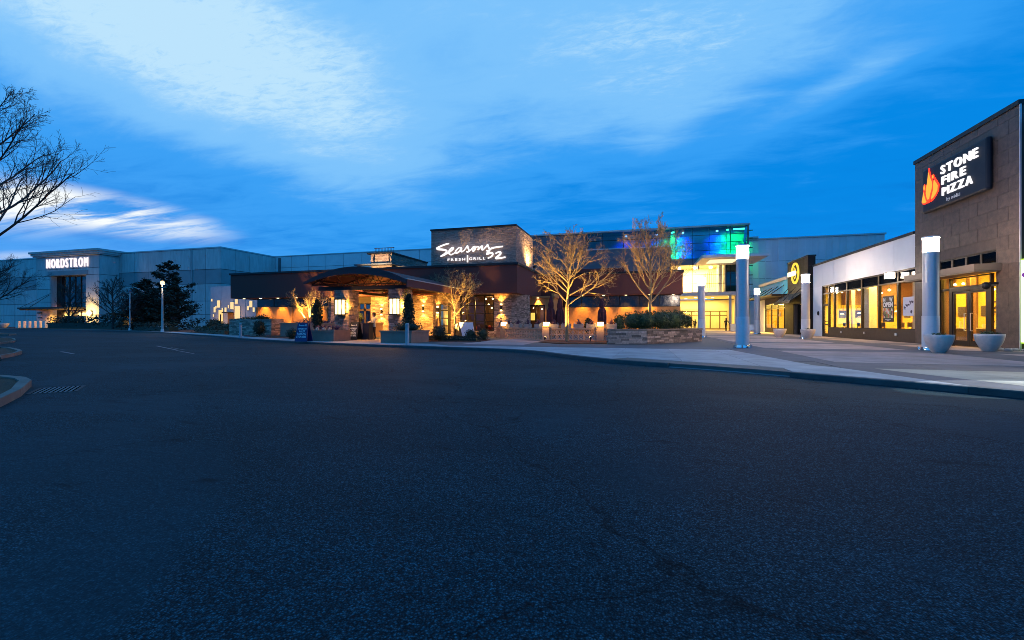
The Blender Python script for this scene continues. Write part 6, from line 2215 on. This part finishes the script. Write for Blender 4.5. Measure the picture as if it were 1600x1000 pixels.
T_MULTI = dict(stems=6, r=.075, rmin=.009, L=[2.3], seg=[5, 5, 4, 3], jit=[.07, .10, .13, .16], up=[.08, .07, .06, .05], kids=[7, 5, 4, 0], t0=[.35, .2, .2, .2],
               ang=[30, 35, 40, 42], len=[.55, .6, .6, .6], rk=.62)
bare_tree('lit multi stem bare tree in the long taupe planter', (-27.0, 31.6, 1.25), 104, T_MULTI, 'lit bare trees along the restaurant')
uplight('ground spotlight at the foot of the round crowned tree', -13.3, 30.9, (-13.9, 32.1, 3.2), 3000, angle=80, z=.13)
uplight('ground spotlight at the foot of the spreading tree', -5.75, 27.5, (-4.45, 27.95, 3.6), 4600, angle=85, z=.15)
uplight('ground spotlight right of the spreading tree trunk', -3.0, 28.3, (-4.3, 27.95, 3.6), 2800, angle=85, z=.15)
uplight('spotlight hidden in the hedge at the upright tree', -.2, 28.6, (.55, 27.7, 3.4), 3000, angle=75, z=1.1)
uplight('spotlight behind the hedge right of the upright tree', 1.5, 28.4, (.5, 27.7, 3.4), 2600, angle=75, z=1.1)
uplight('spotlight at the foot of the multi stem tree', -27.0, 30.95, (-27.0, 31.7, 3.2), 2200, angle=100, z=1.30)
uplight('glaring ground spotlight by the small cone shrub', -22.9, 26.1, (-23.6, 29.8, 1.4), 160, angle=90)

# ---- patio wall of pierced blocks
pw = thing('patio_wall', 'low tan pierced block patio wall with capped posts', 'wall', (-5.5, 30.5, .12))
UN = MB()
bs_ = .34
for a in (-1, 1):
    UN.box(a * .15 - .02, a * .15 + .02, -.06, .06, -.17, .17)
    UN.box(-.13, .13, -.06, .06, a * .15 - .02, a * .15 + .02)
for a in (-1, 1):
    for b in (-1, 1):
        UN.add([(a * .13, -.045, 0), (a * .09, -.045, 0), (0, -.045, b * .09), (0, -.045, b * .13), (a * .13, .045, 0), (a * .09, .045, 0), (0, .045, b * .09), (0, .045, b * .13)],
               [(0, 1, 2, 3), (4, 7, 6, 5), (1, 5, 6, 2), (0, 3, 7, 4)])
blk_me = UN.mesh('pierced_block')
blk_me.materials.append(BLOCK)
W_ = [(-11.45, 35.3), (-10.2, 33.2), (-6.0, 29.15), (-2.45, 29.15), (-1.5, 29.15)]


def wall_run(a, b):
    a, b = Vector((*a, 0)), Vector((*b, 0))
    L = (b - a).length
    t_ = (b - a) / L
    n = max(1, int(round(L / .345)))
    ang = math.atan2(t_.y, t_.x)
    off = OFF[pw.name]
    for k in range(n):
        p = a + t_ * (L * (k + .5) / n)
        for z in (.34, .69):
            o = bpy.data.objects.new('pierced_block', blk_me)
            col.objects.link(o)
            o.parent = pw
            o.location = (p.x - off[0], p.y - off[1], z - off[2])
            o.rotation_euler = (0, 0, ang)
            o.scale = (L / n / .34, 1, 1.02)
    m = a.lerp(b, .5)
    MB().obox((m.x, m.y, .14), (L, .24, .05), ang).build('wall_footing', BLOCK, pw)
    MB().obox((m.x, m.y, .905), (L, .26, .085), ang).build('wall_cap', POSTST, pw)


for k in range(4):
    wall_run(W_[k], W_[k + 1])
for k in (1, 2, 3):
    x, y = W_[k]
    a = R(-44) if k < 3 else 0
    ps = MB().obox((x, y, .56), (.46, .46, .90), a if k == 1 else 0).build('wall_post', POSTST, pw)
    MB().obox((x, y, 1.03), (.5, .5, .06), a if k == 1 else 0).build('post_cap', POSTST, ps)
    t = thing('post_lantern', ['', 'left', 'middle', 'right'][k] + ' glowing lantern of the three on the patio wall posts', 'lamp', (x, y, 1.06), 'lanterns on the patio wall posts')
    MB().obox((x, y, 1.21), (.36, .36, .26), a if k == 1 else 0).build('lamp_glass', POST_E, t)
    MB().obox((x, y, 1.355), (.42, .42, .03), a if k == 1 else 0).obox((x, y, 1.07), (.4, .4, .018), a if k == 1 else 0).build('cap', DARKMET, t)
    lamp('POINT', (x, y - .4, 1.25), 40, WARM, t, size=.1)
# window boxes with purple plants on the wall
rg = random.Random(55)


def wbox(label, p, ang):
    t = thing('window_box', label, 'planter', (p.x, p.y, .95), 'planted boxes on the patio wall')
    MB().obox((p.x, p.y, 1.085), (.62, .26, .25), ang, 0, 1.06).build('box', BOXGREY, t)
    mb_ = MB()
    leaves(mb_, rg, 110, lambda: clump(rg, (p.x, p.y, 1.28), (.24, .12, .13), .2), .09)
    leaves(mb_, rg, 50, lambda: clump(rg, (p.x, p.y, 1.42), (.10, .10, .14), .2), .09)
    mb_.build('plants', PURPLE, t)
    mb_ = MB()
    for sx in (-1, 1):
        c_ = p + Vector((math.cos(ang), math.sin(ang), 0)) * .25 * sx
        leaves(mb_, rg, 24, lambda: clump(rg, (c_.x, c_.y, 1.25), (.06, .06, .06), .3), .05)
    mb_.build('bloom', WHITEFL, t)


ORD = ['leftmost', 'second', 'third', 'fourth']
for (a, b, n, where) in ((W_[1], W_[2], 4, 'between the left and middle patio lanterns'), (W_[2], W_[3], 4, 'between the middle and right patio lanterns')):
    a, b = Vector((*a, 0)), Vector((*b, 0))
    for k in range(n):
        f = (k + .62) / (n + .35)
        wbox(ORD[k] + ' planted grey box ' + where, a.lerp(b, f), math.atan2(b.y - a.y, b.x - a.x))
wbox('planted grey box just right of the right patio lantern', Vector((-1.75, 29.2, 0)), 0)
wbox('planted grey box on the short end wall left of the patio lanterns', Vector((-10.75, 34.1, 0)), R(-60))


def umbrella(label, x, y, z0, z1, seed):
    rg_ = random.Random(seed)
    t = thing('closed_umbrella', label, 'umbrella', (x, y, .12), 'closed maroon patio umbrellas')
    MB().cyl(x, y, .16, z1 + .12, .03, 8).build('pole', DARKMET, t)
    MB().cyl(x, y, .12, .18, .3, 16).build('base', DARKMET, t)
    n, m = 16, 12
    mb_ = MB()
    vs2, fs2 = [], []
    for j in range(m + 1):
        f = j / m
        r = .05 + .30 * (1 - f) ** .7 * (0.75 + .5 * math.sin(min(1, f * 2.2) * math.pi * .5))
        if .52 < f < .60:
            r *= .72
        for i_ in range(n):
            a = 2 * math.pi * i_ / n
            q = r * (1 + .22 * (1 if i_ % 2 else -1) * (1 - f * .6) + rg_.uniform(-.05, .05))
            vs2.append((x + q * math.cos(a), y + q * math.sin(a), z0 + (z1 - z0) * f + rg_.uniform(-.02, .02)))
    for j in range(m):
        for i_ in range(n):
            k_ = (i_ + 1) % n
            fs2.append((j * n + i_, j * n + k_, (j + 1) * n + k_, (j + 1) * n + i_))
    mb_.add(vs2, fs2)
    mb_.build('canopy', UMB, t)


umbrella('closed maroon umbrella nearer the patio door', -7.15, 36.6, 1.15, 3.55, 61)
umbrella('closed maroon umbrella left of the spreading tree trunk', -6.45, 36.9, 1.1, 3.45, 62)
umbrella('closed maroon umbrella above the right patio lantern', -3.0, 37.2, 1.2, 3.45, 63)
for k, (x, y, r_) in enumerate(((-4.9, 43.9, .45), (-1.9, 43.8, .8), (.2, 43.8, .8), (2.2, 43.6, .8))):
    shrub(['small cone shrub against the lit patio wall', 'leafy green shrub left of the right closed umbrella', 'leafy green shrub right of the right closed umbrella', 'leafy green shrub behind the hedge planter'][k],
          (x, y, 1.2 if k else 1.0), (r_ * .75, .5, 1.0 if k else .85), 700, .16, LEAF if k else LEAF_CY, 70 + k)

# ---- stone hedge planter
hp = thing('hedge_planter', 'long angled ledgestone planter with tan cap and big hedge', 'planter', (1, 27, .12))
poly = [(-1.68, 24.9), (.34, 25.4), (3.72, 30.3), (2.9, 31.3), (-1.68, 29.0)]
cenp = (0.9, 27.6)
inn = [(cenp[0] + (x - cenp[0]) * .94, cenp[1] + (y - cenp[1]) * .94) for x, y in poly]
MB().prism(inn, .1, .86).build('core', STONE_BACK, hp)
rg = random.Random(91)
for a, b in ((poly[0], poly[1]), (poly[1], poly[2]), (poly[2], poly[3]), (poly[4], poly[0])):
    A_, B_ = Vector((*a, 0)), Vector((*b, 0))
    L = (B_ - A_).length
    t_ = (B_ - A_) / L
    n_ = Vector((t_.y, -t_.x, 0))
    ang = math.atan2(t_.y, t_.x)
    z = .12
    while z < .83:
        h = min(rg.uniform(.07, .12), .84 - z)
        if .84 - z - h < .04:
            h = .84 - z
        s = 0
        while s < L - .01:
            w = min(rg.uniform(.3, .75), L - s)
            if L - s - w < .15:
                w = L - s
            dp = rg.uniform(.06, .10)
            c = A_ + t_ * (s + w / 2) + n_ * (dp / 2 - .07)
            if 'hs' not in UNIT:
                me = MB().box(-.5, .5, -.5, .5, -.5, .5).mesh('unit_stone')
                me.materials.append(STONE)
                UNIT['hs'] = me
            o = bpy.data.objects.new('stone', UNIT['hs'])
            col.objects.link(o)
            o.parent = hp
            off = OFF[hp.name]
            o.location = (c.x - off[0], c.y - off[1], z + h / 2 - off[2])
            o.scale = (w - .008, dp + .07, h - .008)
            o.rotation_euler = (rg.uniform(-.02, .02), 0, ang)
            s += w
        z += h
    m = A_.lerp(B_, .5) - n_ * .10
    MB().obox((m.x, m.y, .905), (L + (.06 if a != poly[2] else 0), .34, .09), ang).build('planter_cap', STONE_CAP, hp)
B_ = MB().prism(inn, .862, .885).build('soil', MULCH, hp)


def hedge(label, cs, n, size, mat, seed, name='hedge'):
    rg_ = random.Random(seed)
    t = thing(name, label, 'hedge', (cs[0][0][0], cs[0][0][1], cs[0][0][2] - cs[0][1][2]))
    mb_, st = MB(), MB()
    for c, r in cs:
        mb_.ball(c, tuple(q * .7 for q in r), 10, 7)
        leaves(mb_, rg_, int(n * r[0] * r[2]), lambda: clump(rg_, c, r, .62), size)
        st.cyl(c[0], c[1], max(.1, c[2] - r[2] - .05), c[2], .03, 5)
    mb_.build('foliage', mat, t)
    st.build('stem', BARK_DK, t)
    return t


hedge('big rounded evergreen hedge filling the ledgestone planter', [((-.35, 26.8, 1.38), (.75, .8, .62)), ((.35, 26.6, 1.42), (.7, .7, .62)), ((1.1, 27.4, 1.45), (.85, .8, .66)), ((1.9, 28.6, 1.46), (.8, .8, .66)), ((2.4, 29.6, 1.5), (.55, .6, .55)), ((2.9, 30.1, 1.40), (.35, .4, .48))], 3600, .085, LEAF, 92)
# old pruned stems at the right end of the hedge
mb = MB()
for k in range(7):
    mb.tube([(2.5 + .12 * k, 29.6 + .1 * k, .88), (2.5 + .13 * k + rg.uniform(-.1, .1), 29.6 + .1 * k, 1.25)], .018, 4)
tag(mb.build('pruned_stems', BARK), 'thin bare pruned stems at the right end of the hedge planter', 'shrub')
lamp('POINT', (2.6, 30.6, 1.1), 25, WARM, hp, size=.1)

# ================================================================== PEOPLE
def person(label, loc, heading, arms, coat, trousers, coat_low=.80, hgt=1.0, stride=.0, head_turn=0.0):
    V, Eg, Rd = [], [], []

    def v(x, y, z, r, par=None):
        V.append((x * hgt, y * hgt, z * hgt))
        Rd.append(r * hgt)
        if par is not None:
            Eg.append((par, len(V) - 1))
        return len(V) - 1
    pel = v(0, 0, .95, .135)
    sp = v(0, 0, 1.15, .125, pel)
    ch = v(0, .0, 1.34, .145, sp)
    nk = v(0, .01, 1.50, .062, ch)
    hb = v(0, .02, 1.585, .085, nk)
    hm_ = v(0, .02, 1.66, .098, hb)
    v(0, .015, 1.72, .075, hm_)
    v(0, .115, 1.625, .018, hb)                       # nose
    for s in (-1, 1):
        sh = v(s * .185, 0, 1.42, .072, ch)
        (ex, ey, ez), (wx, wy, wz) = arms[0 if s < 0 else 1]
        el = v(ex, ey, ez, .05, sh)
        wr = v(wx, wy, wz, .036, el)
        dx_ = Vector((wx - ex, wy - ey, wz - ez)).normalized()
        pm = v(wx + dx_.x * .07, wy + dx_.y * .07, wz + dx_.z * .07, .036, wr)
        side = dx_.cross(Vector((0, 1, 0.2))).normalized()
        for q in range(4):
            o_ = (q - 1.5) * .02
            ln = (.07, .085, .08, .06)[q]
            v(wx + dx_.x * (.08 + ln) + side.x * o_, wy + dx_.y * (.08 + ln) + side.y * o_ + .015, wz + dx_.z * (.08 + ln) + side.z * o_, .010, pm)
        v(wx + dx_.x * .07 + side.x * .05, wy + dx_.y * .07 + .04, wz + dx_.z * .07 + side.z * .05, .012, wr)
        hp_ = v(s * .095, 0, .90, .095, pel)
        kn = v(s * .105, .03 + s * stride * .5, .50, .066, hp_)
        an = v(s * .105, s * stride - .02, .09, .045, kn)
        v(s * .115, s * stride + .14, .045, .042, an)
    me = bpy.data.meshes.new('person_skeleton')
    me.from_pydata(V, Eg, [])
    o = bpy.data.objects.new('person_skeleton', me)
    col.objects.link(o)
    sk = o.modifiers.new('skin', 'SKIN')
    sk.use_smooth_shade = True
    for k, r in enumerate(Rd):
        o.data.skin_vertices[0].data[k].radius = (r, r * (.78 if k in (0, 1, 2) else 1))
    o.data.skin_vertices[0].data[0].use_root = True
    ss = o.modifiers.new('sub', 'SUBSURF')
    ss.levels = ss.render_levels = 1
    dg = bpy.context.evaluated_depsgraph_get()
    dg.update()
    bm_ = bpy.data.meshes.new_from_object(o.evaluated_get(dg))
    bpy.data.objects.remove(o)
    bm_.name = 'person_body'
    bm_.materials.clear()
    for m in (SKIN, coat, trousers, CAPDK):
        bm_.materials.append(m)
    for p in bm_.polygons:
        c = p.center / hgt
        k = 1
        if c.z > 1.515 and abs(c.x) < .15:
            k = 0
        elif c.z < .10:
            k = 3
        elif c.z < coat_low:
            k = 2
        for a in range(2):
            (wx, wy, wz) = arms[a][1]
            if (Vector((wx, wy, wz)) - c).length < .035 or (Vector((wx, wy, wz)) + (Vector((wx, wy, wz)) - Vector(arms[a][0])).normalized() * .09 - c).length < .085:
                k = 0
        p.material_index = k
        p.use_smooth = True
    t = thing('person', label, 'person', loc)
    t.rotation_euler = (0, 0, heading)
    b = bpy.data.objects.new('body', bm_)
    col.objects.link(b)
    b.parent = t
    hr = MB().ball((0, -.005 * hgt, 1.70 * hgt), (.112 * hgt, .118 * hgt, .10 * hgt), 14, 8).ball((0, -.05 * hgt, 1.64 * hgt), (.10 * hgt, .085 * hgt, .11 * hgt), 12, 8)
    me2 = hr.mesh('hair', smooth=True)
    me2.materials.append(HAIR)
    h = bpy.data.objects.new('hair', me2)
    col.objects.link(h)
    h.parent = t
    fm = MB()
    for s in (-1, 1):
        fm.ball((s * .038 * hgt, .108 * hgt, 1.655 * hgt), .011 * hgt, 6, 4)
    fm.box(-.03 * hgt, .03 * hgt, .098 * hgt, .106 * hgt, 1.578 * hgt, 1.588 * hgt)
    me3 = fm.mesh('face_features')
    me3.materials.append(HAIR)
    f = bpy.data.objects.new('face_features', me3)
    col.objects.link(f)
    f.parent = t
    return t


p1 = person('person in dark coat walking away toward the mall doors', (12.15, 71.4, .12), R(8), [((-.27, -.02, 1.15), (-.26, .06, .92)), ((.33, -.02, 1.18), (.48, .04, .98))], COAT, TROUS, .62, 1.06, .12)
p2 = person('small dark figure half hidden behind the hedge planter end', (8.2, 74.0, .12), R(150), [((-.25, .0, 1.15), (-.2, .12, .95)), ((.25, .0, 1.15), (.2, .12, .95))], COAT, TROUS, .7, .98, .05)
p3 = person('person in a pale jacket bending over the valet stand', (-17.7, 26.95, .12), R(150), [((-.26, .08, 1.18), (-.16, .30, 1.14)), ((.26, .08, 1.18), (.14, .32, 1.16))], SHIRT, TROUS, .86, 1.06, .03)
t = thing('planter_cube', 'white square planter at the foot of the canopy post', 'planter', (13.1, 71.0, .12))
MB().obox((13.1, 71.0, .65), (.95, .95, 1.05), 0, 0, 1.05).build('box', WHITEPAINT, t)
MB().obox((13.1, 71.0, 1.16), (.8, .8, .05)).build('soil', MULCH, t)
t = thing('barrier', 'low orange railed barrier beside the person in dark coat', 'barrier', (12.75, 71.2, .12))
mb = MB()
for k in range(4):
    mb.box(12.42 + k * .05, 12.45 + k * .05, 71.0 + k * .1, 71.04 + k * .1, .12, 1.12)
mb.box(12.4, 12.62, 71.0, 71.06, 1.08, 1.14).box(12.4, 12.62, 71.0, 71.06, .5, .56)
mb.build('rail', M('orange_brown_rail', (.40, .17, .05), .6), t)
t = thing('patio_chair', 'small white chair left of the farthest lantern column', 'chair', (11.1, 51.2, .12))
MB().obox((11.1, 51.2, .55), (.5, .5, .06)).build('seat', WHITEPAINT, t)
MB().obox((11.1, 51.43, .85), (.5, .06, .55), 0, R(-12)).build('backrest', WHITEPAINT, t)
for sx in (-.2, .2):
    for sy in (-.2, .2):
        B(11.1 + sx - .025, 11.1 + sx + .025, 51.2 + sy - .025, 51.2 + sy + .025, .12, .52).build('leg', WHITEPAINT, t)

# ================================================================== LEFT SIDE
def street_lamp(label, x, y, h, lit):
    t = thing('street_lamp', label, 'lamp post', (x, y, .12), 'street lamps on the left')
    MB().cyl(x, y, .12, .5, .2, 12, .17).build('base', SIDING, t)
    MB().cyl(x, y, .5, h, .13, 14, .075).build('pole', METAL_LT, t, True)
    MB().lathe(x, y, [(.06, h), (.20, h + .10), (.23, h + .18)], 16).build('fitter', SIDING, t)
    MB().lathe(x, y, [(.22, h + .185), (.24, h + .38), (.16, h + .52), (.03, h + .56)], 16).build('lamp_head', SODIUM_E if lit else GLASS_SP, t, True)
    if lit:
        lamp('POINT', (x, y, h - .35), 600, (1, .72, .42), t, size=.3)
    return t


street_lamp('slender pale street lamp, the lit one on the left', -60.5, 43.6, 6.3, True)
street_lamp('slender pale street lamp with its head unlit, farther left', -78.6, 51.6, 6.1, False)


def pine(label, x, y, h, r, seed, n=5200):
    rg_ = random.Random(seed)
    t = thing('pine_tree', label, 'tree', (x, y, .12), 'dark evergreens before the department store')
    tr2 = MB().tube([(x, y, .1), (x + .1, y, h * .5), (x, y, h * .97)], [.28, .18, .03], 8)
    mb_ = MB()
    nb = int(46)
    for k in range(nb):
        f = (k + rg_.random()) / nb
        z = h * (.07 + .91 * f)
        ln = r * (1 - f ** 1.25) ** .7 * rg_.uniform(.55, 1.18) + .25
        a = k * 2.399 + rg_.uniform(-.5, .5)
        e = Vector((x + ln * math.cos(a), y + ln * math.sin(a), z + ln * rg_.uniform(.0, .45)))
        b_ = Vector((x, y, z))
        tr2.tube([b_, b_.lerp(e, .6), e], [.07, .05, .015], 4, False)
        m_ = int(n / nb)
        for q in range(m_):
            u = rg_.random() ** .6
            p = b_.lerp(e, .2 + .85 * u)
            sp_ = .22 + .34 * ln / r
            leaves(mb_, rg_, 1, lambda: (p.x + rg_.gauss(0, sp_ * .6), p.y + rg_.gauss(0, sp_ * .6), p.z + rg_.gauss(0, sp_ * .42)), .42)
    tr2.build('trunk', BARK_DK, t)
    mb_.build('crown', LEAF_DK, t)


pine('tallest pine, behind the lit street lamp', -79.0, 58.0, 12.2, 4.3, 201)
pine('broad pine left of the tallest pine', -83.6, 57.4, 9.0, 3.9, 202)
pine('low broad pine right of the tallest pine', -75.3, 56.0, 7.6, 3.6, 203)
pine('small dark pine low between the two bigger pines', -80.2, 54.6, 6.2, 3.2, 204, 3600)

T_FAR = dict(fork=1.6, r=.2, rmin=.022, leader=7.0, side=15, lean=1.0, L=[0, 4.6, 0, 0], seg=[3, 5, 4, 3], jit=[.1, .09, .12, .15], up=[.1, .07, .06, .05],
             kids=[0, 8, 6, 0], t0=[.3, .2, .2, .2], ang=[35, 32, 38, 42], len=[.7, .5, .55, .6], rk=.6)
G_FAR = 'bare trees before the department store'
bare_tree('bare dark tree overlapping the tower edge of the department store', (-118, 65.5, .12), 301, dict(T_FAR, leader=7.6), G_FAR, BARK_DK)
bare_tree('bare dark tree left of the unlit street lamp', (-93.5, 58.5, .12), 302, dict(T_FAR, leader=6.6, lean=1.2), G_FAR, BARK_DK)
bare_tree('bare multi branched tree with orange lit foot behind the unlit lamp', (-80.6, 52.8, .12), 303, dict(T_FAR, fork=1.0, leader=5.0, L=[0, 3.6, 0, 0], rmin=.018, lean=1.3), G_FAR, BARK_DK)
uplight('ground spotlight at the foot of the orange lit tree', -80.0, 51.8, (-80.6, 52.8, 2.2), 260, (1, .45, .12), 60)
uplight('white ground spotlight left of the unlit street lamp', -83.0, 53.2, (-84.5, 54.4, 1.8), 120, (1, .7, .4), 60)


def hedge_row(label, pts, w, h, n, seed, mat=LEAF_DK, size=.3):
    rg_ = random.Random(seed)
    P_ = [Vector((x, y, 0)) for x, y in pts]
    t = thing('hedge', label, 'hedge', (P_[0].x, P_[0].y, .12))
    mb_ = MB()
    for i_ in range(len(P_) - 1):
        a, b = P_[i_], P_[i_ + 1]
        m = a.lerp(b, .5)
        d_ = b - a
        mb_.obox((m.x, m.y, .12 + h * .25), (d_.length, w * .5, h * .5), math.atan2(d_.y, d_.x))
        nn_ = d_.normalized()
        perp = Vector((-nn_.y, nn_.x, 0))
        for q in range(int(1.8 * n * d_.length)):
            p = a + d_ * rg_.random() + perp * rg_.uniform(-.5, .5) * w
            leaves(mb_, rg_, 1, lambda: (p.x, p.y, .12 + h * (rg_.random() ** .45) * (1 + .12 * math.sin(p.x * 1.7))), size)
    mb_.build('foliage', mat, t)
    st = MB()
    for p in P_:
        st.cyl(p.x, p.y, .1, .3, .06, 5)
    st.build('stem', BARK_DK, t)


hedge_row('long dark hedge left of the far store entrance', [(-215, 82), (-185, 76.5), (-156, 71.5)], 2.5, 2.4, 16, 401, size=.45)
hedge_row('dark hedge mass between the store tower and the pines', [(-127, 67.5), (-108, 64.5), (-86, 57.5)], 3.0, 2.5, 22, 402, size=.42)
hedge_row('low dark hedge under the pines right of the lit lamp', [(-78, 52.4), (-70, 49.2), (-62, 46.2)], 2.2, 1.2, 34, 403, size=.26)
hedge_row('low brown clipped hedge nearest the sidewalk left of the restaurant', [(-52.5, 42.2), (-47, 39.2), (-40.5, 35.8)], 1.6, .75, 70, 404, LEAF_RED, .17)
hedge_row('low brown clipped hedge in front of the slotted storefront', [(-62, 52.6), (-54, 47.4), (-47, 43)], 1.6, 1.0, 60, 405, LEAF_RED, .19)
shrub('leafy round bush right of the far store doors', (-130.5, 72.5, 1.5), (2.3, 1.6, 1.5), 1400, .4, LEAF_DK, 406)
shrub('dark round bush before the store corner', (-61.5, 52.0, 1.0), (1.6, 1.0, 1.0), 800, .25, LEAF_CY, 407)

# large bare tree on the near island, only its branches reach into view
T_LEFT = dict(fork=4.1, r=.095, rmin=.0045, leader=5.0, side=14, lean=1.4, L=[0, 4.1, 0, 0, 0], seg=[3, 7, 5, 4, 3], jit=[.1, .07, .10, .13, .17], up=[.1, .06, .055, .05, .04],
              kids=[0, 10, 7, 4, 0], t0=[.3, .25, .2, .2, .2], ang=[35, 28, 34, 40, 45], len=[.7, .48, .55, .6, .6], rk=.6)
bare_tree('large bare tree on the left whose branches reach into the sky', (-24.6, 11.0, .10), 501, T_LEFT, None, BARK_DK)
bare_tree('dark bare tree low at the left edge before the far store', (-46.5, 20.4, .10), 502, dict(T_LEFT, fork=1.3, leader=3.6, L=[0, 3.9, 0, 0, 0], side=14, r=.13), None, BARK_DK)
